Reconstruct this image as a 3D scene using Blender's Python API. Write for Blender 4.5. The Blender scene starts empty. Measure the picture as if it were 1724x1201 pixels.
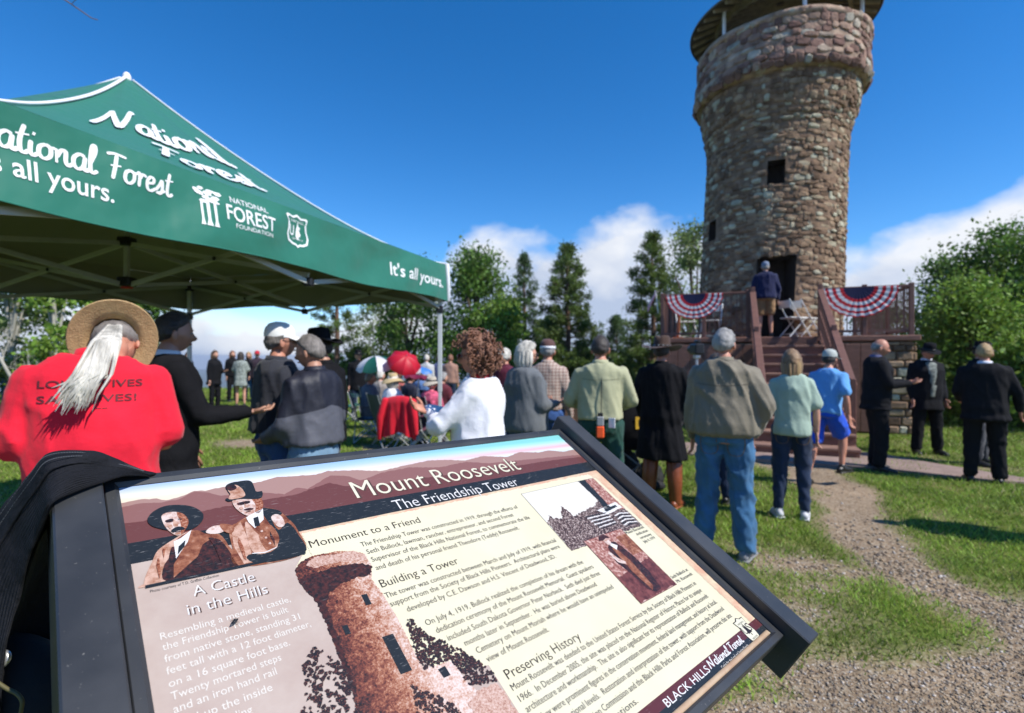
import bpy, bmesh, math, random
import numpy as np
from mathutils import Vector, Matrix, noise as mn
from math import sin, cos, pi, radians as R

random.seed(7); rng = np.random.default_rng(11)
S = bpy.context.scene
COL = S.collection
# ------------------------------------------------------------------ camera, sky, sun, exposure
CAMZ = 1.57
cd = bpy.data.cameras.new('camera'); cam = bpy.data.objects.new('camera', cd); COL.objects.link(cam)
S.camera = cam
cam.location = (0, 0, CAMZ); cam.rotation_euler = (R(90), 0, 0)
cd.sensor_width = 36; cd.lens = 873.0 / 1724 * 36; cd.clip_start = .02; cd.clip_end = 20000
cd.dof.use_dof = True; cd.dof.focus_distance = .83; cd.dof.aperture_fstop = 4.4; cd.dof.aperture_blades = 9
SUN_AZ, SUN_EL = 120, 47          # clockwise from the view direction (+Y)
w = bpy.data.worlds.new('World'); S.world = w; w.use_nodes = True
nt = w.node_tree; N = nt.nodes; Lk = nt.links; N.clear()
def nd(t, **k):
    n = N.new(t)
    for a, b in k.items(): setattr(n, a, b)
    return n
def wmath(op, a, b=None, c=None, clamp=False):
    n = nd('ShaderNodeMath', operation=op, use_clamp=clamp)
    for i, v in enumerate((a, b, c)):
        if v is None: continue
        if isinstance(v, (int, float)): n.inputs[i].default_value = v
        else: Lk.new(v, n.inputs[i])
    return n.outputs[0]
out = nd('ShaderNodeOutputWorld'); bg = nd('ShaderNodeBackground'); bg.inputs[1].default_value = .12
sky = nd('ShaderNodeTexSky', sky_type='NISHITA', sun_disc=False)
sky.sun_elevation = R(SUN_EL); sky.sun_rotation = R(SUN_AZ); sky.altitude = 1700; sky.air_density = 1.0
sky.dust_density = .1; sky.ozone_density = 3.2
tc = nd('ShaderNodeTexCoord'); sp = nd('ShaderNodeSeparateXYZ'); Lk.new(tc.outputs['Generated'], sp.inputs[0])
az = wmath('ARCTAN2', sp.outputs[0], sp.outputs[1])           # 0 ahead, + right
el = wmath('ARCSINE', sp.outputs[2])
azn = wmath('MULTIPLY_ADD', az, 1 / (2 * pi), .5)
fc = nd('ShaderNodeFloatCurve'); Lk.new(azn, fc.inputs[1])
top = [(-180, 9), (-120, 12), (-75, 7), (-46, 6), (-34, 6.5), (-26, 4.0), (-20, 5), (-12, 6.5), (-8, 10), (-4.5, 14.2), (-1, 14.0), (2.5, 13.4), (6, 14.0), (10, 14.9), (13, 15.4), (18, 15.2), (24, 12),
       (29, 8.5), (33, 10.5), (38, 12.0), (42, 12.8), (46, 14.2), (60, 13), (80, 8), (120, 11), (180, 9)]
cv = fc.mapping.curves[0]; pts = cv.points
for i, (a, e) in enumerate(top):
    x, y = (a + 180) / 360, e / 30
    if i == 0: pts[0].location = (x, y)
    elif i == len(top) - 1: pts[-1].location = (x, y)
    else: pts.new(x, y)
fc.mapping.update()
hgt = wmath('MULTIPLY', fc.outputs[0], R(30))
mp = nd('ShaderNodeMapping'); mp.inputs['Scale'].default_value = (1, 1, 1.7); Lk.new(tc.outputs['Generated'], mp.inputs[0])
n1 = nd('ShaderNodeTexNoise'); n1.inputs['Scale'].default_value = 7; n1.inputs['Detail'].default_value = 8; n1.inputs['Roughness'].default_value = .52
Lk.new(mp.outputs[0], n1.inputs[0])
n2 = nd('ShaderNodeTexNoise'); n2.inputs['Scale'].default_value = 3.2; n2.inputs['Detail'].default_value = 4; n2.inputs['Roughness'].default_value = .5
Lk.new(mp.outputs[0], n2.inputs[0])
d0 = wmath('SUBTRACT', hgt, el)
d1_ = wmath('MULTIPLY_ADD', wmath('SUBTRACT', n1.outputs[0], .5), R(10), d0)
den = wmath('MULTIPLY', d1_, 1 / R(3.0), clamp=True)
thin = wmath('MULTIPLY_ADD', n2.outputs[0], 4.0, -.75, clamp=True)
azl = wmath('MULTIPLY_ADD', az, 1 / R(12), .35, clamp=True)      # wispier towards the left
thn = wmath('MAXIMUM', thin, wmath('MULTIPLY', azl, .95))
den = wmath('MULTIPLY', wmath('SMOOTH_MIN', den, 1.0, .1), thn, clamp=True)
shade = wmath('MULTIPLY_ADD', wmath('SUBTRACT', n1.outputs[0], .5), -2.2, wmath('MULTIPLY', d0, 1 / R(9)), clamp=True)
cr = nd('ShaderNodeValToRGB'); cr.color_ramp.elements[0].color = (6.4, 6.6, 7.0, 1); cr.color_ramp.elements[1].color = (3.5, 4.15, 5.5, 1)
cr.color_ramp.elements[0].position = .1; cr.color_ramp.elements[1].position = .85
Lk.new(shade, cr.inputs[0])
hs = nd('ShaderNodeHueSaturation'); hs.inputs['Hue'].default_value = .503; hs.inputs['Saturation'].default_value = 1.34; hs.inputs['Value'].default_value = 1.36; Lk.new(sky.outputs[0], hs.inputs['Color'])
mx = nd('ShaderNodeMix', data_type='RGBA'); Lk.new(den, mx.inputs[0]); Lk.new(hs.outputs[0], mx.inputs[6]); Lk.new(cr.outputs[0], mx.inputs[7])
Lk.new(mx.outputs[2], bg.inputs[0]); Lk.new(bg.outputs[0], out.inputs[0])
w.cycles.sampling_method = 'AUTOMATIC'
sl = bpy.data.lights.new('sun', 'SUN'); so = bpy.data.objects.new('sun', sl); COL.objects.link(so)
sl.energy = 4.8; sl.angle = R(.53); sl.color = (1, .955, .88)
sdir = Vector((sin(R(SUN_AZ)) * cos(R(SUN_EL)), cos(R(SUN_AZ)) * cos(R(SUN_EL)), sin(R(SUN_EL))))
so.rotation_euler = sdir.to_track_quat('Z', 'Y').to_euler(); so.location = sdir * 50
vs = S.view_settings; vs.view_transform = 'Standard'; vs.look = 'None'; vs.gamma = 1; vs.use_curve_mapping = False
vs.exposure = .25
S.cycles.max_bounces = 6; S.cycles.transparent_max_bounces = 8; S.cycles.use_denoising = True

# ------------------------------------------------------------------ object helpers
def tag(o, label=None, cat=None, group=None, kind=None):
    if label: o['label'] = label
    if cat: o['category'] = cat
    if group: o['group'] = group
    if kind: o['kind'] = kind
    return o
def empty(name, loc=(0, 0, 0), rz=0):
    o = bpy.data.objects.new(name, None); COL.objects.link(o); o.location = loc; o.rotation_euler = (0, 0, rz); o.empty_display_size = .1
    return o
def mesh(name, verts, faces, mats, parent=None, smooth=False, mi=None):
    me = bpy.data.meshes.new(name); me.from_pydata([tuple(v) for v in verts], [], [tuple(f) for f in faces])
    o = bpy.data.objects.new(name, me); COL.objects.link(o)
    if not isinstance(mats, (list, tuple)): mats = [mats]
    for m in mats: me.materials.append(m)
    if mi is not None: me.polygons.foreach_set('material_index', list(mi))
    if smooth: me.polygons.foreach_set('use_smooth', [True] * len(me.polygons))
    if parent: o.parent = parent
    me.update()
    return o
def npmesh(name, V, F4, mats, parent=None, smooth=False, tri=False):
    k = 3 if tri else 4
    me = bpy.data.meshes.new(name); nf = len(F4)
    me.vertices.add(len(V)); me.vertices.foreach_set('co', np.asarray(V, np.float32).ravel())
    me.loops.add(nf * k); me.loops.foreach_set('vertex_index', np.asarray(F4, np.int32).ravel())
    me.polygons.add(nf); me.polygons.foreach_set('loop_start', np.arange(0, nf * k, k, dtype=np.int32))
    me.polygons.foreach_set('loop_total', np.full(nf, k, np.int32))
    if smooth: me.polygons.foreach_set('use_smooth', np.ones(nf, bool))
    me.update(calc_edges=True); me.validate()
    o = bpy.data.objects.new(name, me); COL.objects.link(o)
    for m in (mats if isinstance(mats, (list, tuple)) else [mats]): me.materials.append(m)
    if parent: o.parent = parent
    return o
class MB:
    """collects shapes into one mesh"""
    def __init__(s): s.v = []; s.f = []; s.m = []; s.cm = 0
    def add(s, v, f):
        b = len(s.v); s.v += [tuple(p) for p in v]; s.f += [tuple(i + b for i in q) for q in f]; s.m += [s.cm] * len(f); return s
    def box(s, c, d, rot=None, bev=0):
        x, y, z = (k / 2 for k in d)
        M = rot or Matrix.Identity(3)
        if bev:
            vv = []
            for sx in (-1, 1):
                for sy in (-1, 1):
                    for sz in (-1, 1):
                        vv += [(sx * (x - bev), sy * (y - bev), sz * z), (sx * (x - bev), sy * y, sz * (z - bev)), (sx * x, sy * (y - bev), sz * (z - bev))]
            bm = bmesh.new()
            for p in vv: bm.verts.new(p)
            bmesh.ops.convex_hull(bm, input=bm.verts)
            bm.verts.index_update()
            v = [M @ p.co + Vector(c) for p in bm.verts]; f = [[q.index for q in fc.verts] for fc in bm.faces]; bm.free()
            return s.add(v, f)
        v = [M @ Vector((a * x, b * y, e * z)) + Vector(c) for a in (-1, 1) for b in (-1, 1) for e in (-1, 1)]
        return s.add(v, [(0, 1, 3, 2), (4, 6, 7, 5), (0, 4, 5, 1), (2, 3, 7, 6), (0, 2, 6, 4), (1, 5, 7, 3)])
    def bar(s, a, b, wx, wy=None, up=(0, 0, 1), bev=0):
        a, b = Vector(a), Vector(b); z = (b - a); L = z.length; z.normalize(); wy = wy or wx
        u = Vector(up)
        if abs(u.dot(z)) > .98: u = Vector((0, 1, 0))
        x = u.cross(z).normalized(); y = z.cross(x)
        M = Matrix((x, y, z)).transposed()
        return s.box((a + b) / 2, (wx, wy, L), M, bev)
    def tube(s, pts, rad, seg=10, cap=True, ref=(0, 1, 0), flat=1.0):
        pts = [Vector(p) for p in pts]; n = len(pts)
        if isinstance(rad, (int, float)): rad = [rad] * n
        elif isinstance(rad, tuple): rad = [rad] * n
        rad = [r if isinstance(r, (tuple, list)) else (r, r * flat) for r in rad]
        rings = []
        for i in range(n):
            t = (pts[min(i + 1, n - 1)] - pts[max(i - 1, 0)]).normalized()
            u = Vector(ref)
            if abs(u.dot(t)) > .97: u = Vector((1, 0, 0))
            x = u.cross(t).normalized(); y = t.cross(x)
            rings.append((pts[i], x, y, rad[i], t))
        if cap:
            p, x, y, r, t = rings[0]; q = min(r)
            rings.insert(0, (p - t * q * .45, x, y, (r[0] * .8, r[1] * .8), t)); rings.insert(0, (p - t * q * .72, x, y, (r[0] * .4, r[1] * .4), t))
            p, x, y, r, t = rings[-1]; q = min(r)
            rings.append((p + t * q * .45, x, y, (r[0] * .8, r[1] * .8), t)); rings.append((p + t * q * .72, x, y, (r[0] * .4, r[1] * .4), t))
        v = []
        for p, x, y, r, t in rings:
            for k in range(seg):
                a = 2 * pi * k / seg; v.append(p + x * cos(a) * r[0] + y * sin(a) * r[1])
        f = []
        for i in range(len(rings) - 1):
            for k in range(seg):
                k2 = (k + 1) % seg; f.append((i * seg + k, i * seg + k2, (i + 1) * seg + k2, (i + 1) * seg + k))
        f.append(tuple(range(seg))[::-1]); f.append(tuple((len(rings) - 1) * seg + k for k in range(seg)))
        return s.add(v, f)
    def lathe(s, prof, c=(0, 0, 0), seg=24, ex=1, ey=1, rot=None, fn=None):
        v = []; M = rot or Matrix.Identity(3)
        for r, z in prof:
            for k in range(seg):
                a = 2 * pi * k / seg; p = Vector((r * cos(a) * ex, r * sin(a) * ey, z))
                if fn: p = fn(p)
                v.append(M @ p + Vector(c))
        f = []
        for i in range(len(prof) - 1):
            for k in range(seg):
                k2 = (k + 1) % seg; f.append((i * seg + k, i * seg + k2, (i + 1) * seg + k2, (i + 1) * seg + k))
        return s.add(v, f)
    def ell(s, c, r, seg=12, rings=8, rot=None):
        M = rot or Matrix.Identity(3); prof = [(max(sin(pi * i / rings), .001), -cos(pi * i / rings)) for i in range(rings + 1)]
        v = []
        for q, z in prof:
            for k in range(seg):
                a = 2 * pi * k / seg; v.append(M @ Vector((q * cos(a) * r[0], q * sin(a) * r[1], z * r[2])) + Vector(c))
        f = [(i * seg + k, i * seg + (k + 1) % seg, (i + 1) * seg + (k + 1) % seg, (i + 1) * seg + k) for i in range(rings) for k in range(seg)]
        return s.add(v, f)
    def build(s, name, m, parent=None, smooth=False, group=None):
        return mesh(name, s.v, s.f, m, parent, smooth, s.m if isinstance(m, (list, tuple)) and len(m) > 1 else None)
def at(px, h_or_none, z):          # a point of the place: X from its bearing, at distance z ahead
    return (px - 862) / 873 * z
def ground_z(x, y):
    d = math.hypot(x, y)
    return 0.0 if d < 30 else -(d - 30) * .30 if d < 700 else -201

# ------------------------------------------------------------------ materials
MATS = {}
def mat(name, col, rough=.75, var=0, vs_=8, bump=0, bs=60, metal=0, spec=.5, island=0, stretch=None, sheen=0, dist=.01, trans=0):
    if name in MATS: return MATS[name]
    m = bpy.data.materials.new(name); m.use_nodes = True; t = m.node_tree; n = t.nodes; l = t.links
    b = n['Principled BSDF']; b.inputs['Roughness'].default_value = rough; b.inputs['Metallic'].default_value = metal
    b.inputs['Specular IOR Level'].default_value = spec; b.inputs['Base Color'].default_value = (*col, 1)
    if sheen: b.inputs['Sheen Weight'].default_value = sheen
    c = n.new('ShaderNodeTexCoord')
    src = c.outputs['Object']
    if stretch:
        mp = n.new('ShaderNodeMapping'); mp.inputs['Scale'].default_value = stretch; l.new(src, mp.inputs[0]); src = mp.outputs[0]
    if var or island:
        fac = None
        h = n.new('ShaderNodeHueSaturation'); h.inputs['Color'].default_value = (*col, 1)
        x = n.new('ShaderNodeTexNoise'); x.inputs['Scale'].default_value = vs_; x.inputs['Detail'].default_value = 5; l.new(src, x.inputs[0])
        r = n.new('ShaderNodeMapRange'); r.inputs[1].default_value = .3; r.inputs[2].default_value = .7; r.inputs[3].default_value = 1 - var; r.inputs[4].default_value = 1 + var
        l.new(x.outputs[0], r.inputs[0]); val = r.outputs[0]
        if island:
            g = n.new('ShaderNodeNewGeometry'); r2 = n.new('ShaderNodeMapRange'); r2.inputs[3].default_value = 1 - island; r2.inputs[4].default_value = 1 + island
            l.new(g.outputs['Random Per Island'], r2.inputs[0]); mm = n.new('ShaderNodeMath'); mm.operation = 'MULTIPLY'
            l.new(val, mm.inputs[0]); l.new(r2.outputs[0], mm.inputs[1]); val = mm.outputs[0]
            r3 = n.new('ShaderNodeMapRange'); r3.inputs[3].default_value = .485; r3.inputs[4].default_value = .515; l.new(g.outputs['Random Per Island'], r3.inputs[0]); l.new(r3.outputs[0], h.inputs['Hue'])
        l.new(val, h.inputs['Value']); l.new(h.outputs[0], b.inputs['Base Color'])
    if bump:
        x = n.new('ShaderNodeTexNoise'); x.inputs['Scale'].default_value = bs; x.inputs['Detail'].default_value = 6; l.new(src, x.inputs[0])
        u = n.new('ShaderNodeBump'); u.inputs['Strength'].default_value = bump; u.inputs['Distance'].default_value = dist; l.new(x.outputs[0], u.inputs['Height']); l.new(u.outputs[0], b.inputs['Normal'])
    if trans:
        tr = n.new('ShaderNodeBsdfTranslucent'); ms = n.new('ShaderNodeMixShader'); ms.inputs[0].default_value = trans
        o = n['Material Output']; l.new(b.outputs[0], ms.inputs[1]); l.new(tr.outputs[0], ms.inputs[2]); l.new(ms.outputs[0], o.inputs[0])
        if b.inputs['Base Color'].is_linked: l.new(b.inputs['Base Color'].links[0].from_socket, tr.inputs[0])
        else: tr.inputs[0].default_value = (*col, 1)
    MATS[name] = m
    return m
def cloth(name, col, **k):
    k.setdefault('rough', .85); k.setdefault('var', .10); k.setdefault('vs_', 9); k.setdefault('bump', .55); k.setdefault('bs', 18); k.setdefault('dist', .010); k.setdefault('sheen', .15); k.setdefault('spec', .25)
    return mat(name, col, **k)
skin_m = mat('skin', (.56, .29, .20), rough=.5, var=.12, vs_=14, bump=.15, bs=120)
skin2_m = mat('skin_red', (.52, .23, .15), rough=.5, var=.15, vs_=14, bump=.15, bs=120)
skin3_m = mat('skin_tan', (.40, .20, .13), rough=.5, var=.12, vs_=14, bump=.15, bs=120)
black_m = mat('black_plastic', (.012, .012, .013), rough=.35)
steel_m = mat('steel', (.55, .56, .57), rough=.35, metal=.8)
white_paint = mat('white_paint', (.75, .75, .74), rough=.4, var=.04)
# ------------------------------------------------------------------ the ground
PATH = [(4.35, 8.0, .75), (4.0, 7.0, .55), (3.9, 6.0, .50), (3.55, 5.3, .42), (3.2, 4.8, .42), (3.0, 4.28, .45), (2.95, 3.8, .40), (3.0, 3.43, .40), (3.08, 3.1, .45), (3.1, 2.75, .55), (2.6, 2.2, .78), (1.9, 1.85, .80), (.9, 1.7, .8)]
PATCH = [(2.25, 3.95, .38), (2.15, 3.55, .22), (2.55, 3.75, .3), (1.85, 3.15, .3), (1.55, 2.55, .4), (2.0, 4.3, .15), (5.9, 6.9, .3), (6.6, 7.2, .25), (-2.6, 10.4, .5), (-1.6, 12, .6), (1.6, 7.9, .4), (5.0, 9.4, .5), (.9, 6.3, .3), (-4.6, 9.5, .7), (0.5, 9.6, .6), (-2.2, 8.9, .5)]
def fbm2(x, y, sc, seed=0, oc=4):
    """cheap value noise, vectorised"""
    tot = np.zeros_like(x, float); amp = .5; f = sc
    for o in range(oc):
        X = x * f + seed * 17.3 + o * 5.1; Y = y * f - seed * 9.7 + o * 3.3
        xi = np.floor(X).astype(np.int64); yi = np.floor(Y).astype(np.int64); fx = X - xi; fy = Y - yi
        fx = fx * fx * (3 - 2 * fx); fy = fy * fy * (3 - 2 * fy)
        def hsh(a, b):
            n = (a * 374761393 + b * 668265263 + seed * 982451653) & 0xffffffff
            n = ((n ^ (n >> 13)) * 1274126177) & 0xffffffff
            return ((n ^ (n >> 16)) & 0xffff) / 65535.
        v = (hsh(xi, yi) * (1 - fx) + hsh(xi + 1, yi) * fx) * (1 - fy) + (hsh(xi, yi + 1) * (1 - fx) + hsh(xi + 1, yi + 1) * fx) * fy
        tot += amp * (v - .5) * 2; amp *= .5; f *= 2.03
    return tot
def dirt_mask(x, y):
    x = np.asarray(x, float); y = np.asarray(y, float)
    wx = x + .16 * fbm2(x, y, 1.8, 1); wy = y + .2 * fbm2(x, y, 1.8, 2)
    best = np.full_like(x, -9.)
    for (ax, ay, ar), (bx, by, br) in zip(PATH[:-1], PATH[1:]):
        dx, dy = bx - ax, by - ay; t = np.clip(((wx - ax) * dx + (wy - ay) * dy) / (dx * dx + dy * dy), 0, 1)
        d = np.hypot(wx - ax - t * dx, wy - ay - t * dy); best = np.maximum(best, (ar + (br - ar) * t) - d)
    for ax, ay, ar in PATCH:
        best = np.maximum(best, (ar - np.hypot((wx - ax) * .7, wy - ay)) * .7)
    n = fbm2(x, y, 3.5, 3) * .35 + fbm2(x, y, .7, 5, 3) * .25
    m = best / .25 + n + .1
    m = np.maximum(m, (fbm2(x, y, 1.1, 8) * 1.6 - .55))
    return np.clip(m, 0, 1)
def gheight(x, y):
    d = np.hypot(x, y)
    far = np.where(d < 30, 0, np.where(d < 700, -(d - 30) * .30, -201))
    hills = np.where(d > 1500, np.clip((d - 1500) / 4000, 0, 1) * (20 + 90 * fbm2(x, y, .0004, 4, 4)), 0)
    return fbm2(x, y, .35, 6, 3) * .03 + fbm2(x, y, 4, 7, 3) * .010 + far + hills
def build_ground():
    # near sheet
    xs = np.concatenate([np.linspace(-40, -12, 29)[:-1], np.arange(-12, 0, .25), np.arange(0, 7, .06), np.arange(7, 14, .25), np.linspace(14, 40, 27)])
    ys = np.concatenate([np.arange(-6, 1, .5), np.arange(1, 8, .06), np.arange(8, 14, .2), np.linspace(14, 40, 40)])
    X, Y = np.meshgrid(xs, ys); Z = gheight(X, Y); D = dirt_mask(X, Y)
    Z = Z - .012 * D
    nx, ny = len(xs), len(ys); idx = np.arange(nx * ny).reshape(ny, nx)
    F4 = np.stack([idx[:-1, :-1], idx[:-1, 1:], idx[1:, 1:], idx[1:, :-1]], -1).reshape(-1, 4)
    V = np.stack([X, Y, Z], -1).reshape(-1, 3)
    # outer radial sheet to the horizon
    g = bpy.data.materials.new('ground'); g.use_nodes = True; t = g.node_tree; n = t.nodes; l = t.links; b = n['Principled BSDF']; b.inputs['Roughness'].default_value = .95; b.inputs['Specular IOR Level'].default_value = .15
    at_ = n.new('ShaderNodeAttribute'); at_.attribute_name = 'dirt'; c = n.new('ShaderNodeTexCoord')
    def noise(sc, det=6, ro=.6):
        x = n.new('ShaderNodeTexNoise'); x.inputs['Scale'].default_value = sc; x.inputs['Detail'].default_value = det; x.inputs['Roughness'].default_value = ro; l.new(c.outputs['Object'], x.inputs[0]); return x
    def ramp(fac, els):
        r = n.new('ShaderNodeValToRGB'); e = r.color_ramp.elements
        while len(e) < len(els): e.new(.5)
        for q, (p, col) in zip(e, els): q.position = p; q.color = (*col, 1)
        l.new(fac, r.inputs[0]); return r.outputs[0]
    gr = ramp(noise(2.2).outputs[0], [(.3, (.075, .12, .018)), (.5, (.13, .175, .03)), (.68, (.22, .21, .065))])
    gr2 = ramp(noise(40, 4).outputs[0], [(.3, (.4, .4, .4)), (.7, (1.2, 1.2, 1.2))])
    mg = n.new('ShaderNodeMix'); mg.data_type = 'RGBA'; mg.blend_type = 'MULTIPLY'; mg.inputs[0].default_value = 1; l.new(gr, mg.inputs[6]); l.new(gr2, mg.inputs[7])
    vo = n.new('ShaderNodeTexVoronoi'); vo.inputs['Scale'].default_value = 75; l.new(c.outputs['Object'], vo.inputs[0])
    sx = n.new('ShaderNodeSeparateColor'); l.new(vo.outputs['Color'], sx.inputs[0])
    dr = ramp(sx.outputs[0], [(0, (.19, .135, .090)), (.4, (.30, .225, .150)), (.75, (.38, .30, .21)), (1, (.44, .385, .31))])
    dn = ramp(noise(1.6, 5).outputs[0], [(.3, (.70, .68, .66)), (.7, (1.1, 1.05, 1.0))])
    md = n.new('ShaderNodeMix'); md.data_type = 'RGBA'; md.blend_type = 'MULTIPLY'; md.inputs[0].default_value = 1; l.new(dr, md.inputs[6]); l.new(dn, md.inputs[7])
    mx = n.new('ShaderNodeMix'); mx.data_type = 'RGBA'; l.new(at_.outputs['Fac'], mx.inputs[0]); l.new(mg.outputs[2], mx.inputs[6]); l.new(md.outputs[2], mx.inputs[7]); l.new(mx.outputs[2], b.inputs['Base Color'])
    bu = n.new('ShaderNodeBump'); bu.inputs['Strength'].default_value = .8; bu.inputs['Distance'].default_value = .012; l.new(noise(55, 5).outputs[0], bu.inputs['Height']); l.new(bu.outputs[0], b.inputs['Normal'])
    o = npmesh('ground', V, F4, g, smooth=True); tag(o, 'grassy hilltop ground with bare trampled patches', kind='structure')
    a = o.data.attributes.new('dirt', 'FLOAT', 'POINT'); a.data.foreach_set('value', D.ravel().astype(np.float32))
    rs = np.concatenate([np.linspace(38, 200, 30), np.geomspace(210, 9000, 60)]); th = np.linspace(0, 2 * pi, 181)
    Rr, T = np.meshgrid(rs, th); X = Rr * np.sin(T); Y = Rr * np.cos(T); Z = gheight(X, Y) - .25
    idx = np.arange(Rr.size).reshape(Rr.shape); F4 = np.stack([idx[:-1, :-1], idx[:-1, 1:], idx[1:, 1:], idx[1:, :-1]], -1).reshape(-1, 4)
    far = mat('far_forest', (.045, .075, .035), rough=.95, var=.5, vs_=.004, spec=.1)
    o = npmesh('terrain', np.stack([X, Y, Z], -1).reshape(-1, 3), F4, far, smooth=True); tag(o, 'wooded hills falling away beyond the hilltop', kind='structure')
build_ground()
grass_m = mat('grass_blade', (.225, .325, .045), rough=.6, var=.35, vs_=1.3, island=.45, trans=.35, spec=.3)
straw_m = mat('straw', (.38, .33, .14), rough=.7, island=.3, trans=.2)
def blades():
    N_ = 330000
    # density falls with distance, kept inside the view wedge
    d = 1.6 * np.exp(rng.random(N_) * math.log(26 / 1.6)); a = (rng.random(N_) * 2 - 1) * .85
    x = d * np.tan(a * .95); y = d
    # the tall lit field seen left of the sign needs less at the very front
    keep = ~((x < .9) & (d < 3.0))
    D = dirt_mask(x, y); keep &= rng.random(N_) > D * 1.02
    tower = np.hypot(x - 5.9, y - 12.5) > 2.6; keep &= tower
    x, y, d, D = x[keep], y[keep], d[keep], D[keep]; n = len(x)
    hh = (.028 + .035 * rng.random(n)) * (1 + .5 * fbm2(x, y, 1.5, 12, 3)) * (1 - .5 * D) * np.clip(.75 + d * .06, .8, 1.6); ww = (.0022 + .0009 * d) * (.7 + .6 * rng.random(n))
    z = gheight(x, y) - .01
    an = rng.random(n) * 2 * pi; bx, by = np.cos(an), np.sin(an); le = rng.normal(0, .6, n); lf = rng.normal(0, .6, n)
    V = np.empty((n, 3, 3), np.float32)
    V[:, 0] = np.stack([x - bx * ww, y - by * ww, z], -1); V[:, 1] = np.stack([x + bx * ww, y + by * ww, z], -1)
    V[:, 2] = np.stack([x + le * hh, y + lf * hh, z + hh], -1)
    sel = rng.random(n) < .09
    for k, m, nm, lb in ((~sel, grass_m, 'grass', 'short green grass growing over the hilltop'), (sel, straw_m, 'dry_grass', 'dry straw blades among the green grass')):
        v = V[k].reshape(-1, 3); o = npmesh(nm, v, np.arange(len(v)).reshape(-1, 3), m, tri=True); tag(o, lb, 'grass', kind='stuff')
blades()
def gravel():
    N_ = 60000
    d = 1.7 * np.exp(rng.random(N_) * math.log(8.0 / 1.7)); x = d * (.25 + rng.random(N_) * .95); y = d
    D = dirt_mask(x, y); k = (rng.random(N_) < (D * 1.0 - .2) * np.clip((5.2 - d) / 1.8, .08, 1)); x, y, d = x[k], y[k], d[k]; n = len(x)
    r = (.0035 + .0075 * rng.random(n) ** 2.2) * np.clip(d / 2.6, .9, 1.6); z = gheight(x, y) - .012 + r * .25
    base = np.array([(1, 0, 0), (-1, 0, 0), (0, 1, 0), (0, -1, 0), (0, 0, 1), (0, 0, -1)], float)
    F8 = np.array([(0, 2, 4), (2, 1, 4), (1, 3, 4), (3, 0, 4), (2, 0, 5), (1, 2, 5), (3, 1, 5), (0, 3, 5)])
    P = base[None] * (1 + .45 * (rng.random((n, 6, 1)) - .5)) * np.array([1, 1, .6]); an = rng.random(n) * 6.28; c, s_ = np.cos(an), np.sin(an)
    tx = rng.normal(0, .35, n)
    PX = P[..., 0] * (1 + .5 * rng.random(n))[:, None]
    X = PX * c[:, None] - P[..., 1] * s_[:, None]; Y = PX * s_[:, None] + P[..., 1] * c[:, None]; Z = P[..., 2] + X * tx[:, None]
    V = np.stack([X, Y, Z], -1) * r[:, None, None] + np.stack([x, y, z], -1)[:, None]
    F = (F8[None] + 6 * np.arange(n)[:, None, None]).reshape(-1, 3)
    m = bpy.data.materials.new('pebble'); m.use_nodes = True; t = m.node_tree; b = t.nodes['Principled BSDF']; b.inputs['Roughness'].default_value = .85
    g = t.nodes.new('ShaderNodeNewGeometry'); rp = t.nodes.new('ShaderNodeValToRGB'); e = rp.color_ramp.elements
    for p, cc in ((.25, (.22, .16, .105)), (.45, (.36, .255, .15)), (.62, (.29, .25, .20)), (.85, (.44, .355, .25))): q = e.new(p); q.color = (*cc, 1)
    e[0].color = (.10, .085, .08, 1); e[-1].color = (.52, .48, .44, 1)
    t.links.new(g.outputs['Random Per Island'], rp.inputs[0]); t.links.new(rp.outputs[0], b.inputs['Base Color'])
    o = npmesh('gravel', V.reshape(-1, 3), F, m, tri=True); tag(o, 'tan and grey gravel scattered on the trodden path', 'gravel', kind='stuff')
gravel()

# thin blue air over the plains far below
b = MB(); b.box((0, 0, -193), (17000, 17000, 414)); hz = b.build('haze', None) if False else mesh('haze', b.v, b.f, [])
hm = bpy.data.materials.new('haze_air'); hm.use_nodes = True; hn = hm.node_tree; hn.nodes.clear(); pv = hn.nodes.new('ShaderNodeVolumePrincipled'); pv.inputs['Density'].default_value = .00022; pv.inputs['Color'].default_value = (.80, .88, 1, 1); pv.inputs['Anisotropy'].default_value = .2
ho = hn.nodes.new('ShaderNodeOutputMaterial'); hn.links.new(pv.outputs[0], ho.inputs['Volume']); hz.data.materials.append(hm); tag(hz, kind='stuff')
# ------------------------------------------------------------------ the stone tower
TX, TY = 6.71, 13.6; TROT = R(22)              # front turned towards the visitors
def axis_x(h): return TX + .045 * (h - 3.0)
PROF = [(-.1, 1.74), (2.0, 1.70), (4.0, 1.685), (6.2, 1.66), (6.85, 1.655), (7.2, 1.70), (7.55, 1.80), (7.85, 1.86), (8.22, 1.88)]
PAR = [(8.20, 2.01), (8.28, 2.07), (8.7, 2.035), (9.1, 2.0), (9.3, 2.02), (9.42, 2.04)]
def prof_r(h, P):
    return float(np.interp(h, [p[0] for p in P], [p[1] for p in P]))
def cyl(h, al, r):            # al = 0 faces the stairs; grows to the right seen from the front
    a = al + pi + TROT
    return Vector((axis_x(h) + r * sin(a), TY + r * cos(a), h))
def tower_al(px, h):
    k = (px - 862) / 873; best = None
    for i in range(-900, 901):
        al = i / 900 * 1.5; p = cyl(h, al, prof_r(h, PROF)); e = abs(p.x / p.y - k)
        if p.y < TY and (best is None or e < best[0]): best = (e, al)
    return best[1]
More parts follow.
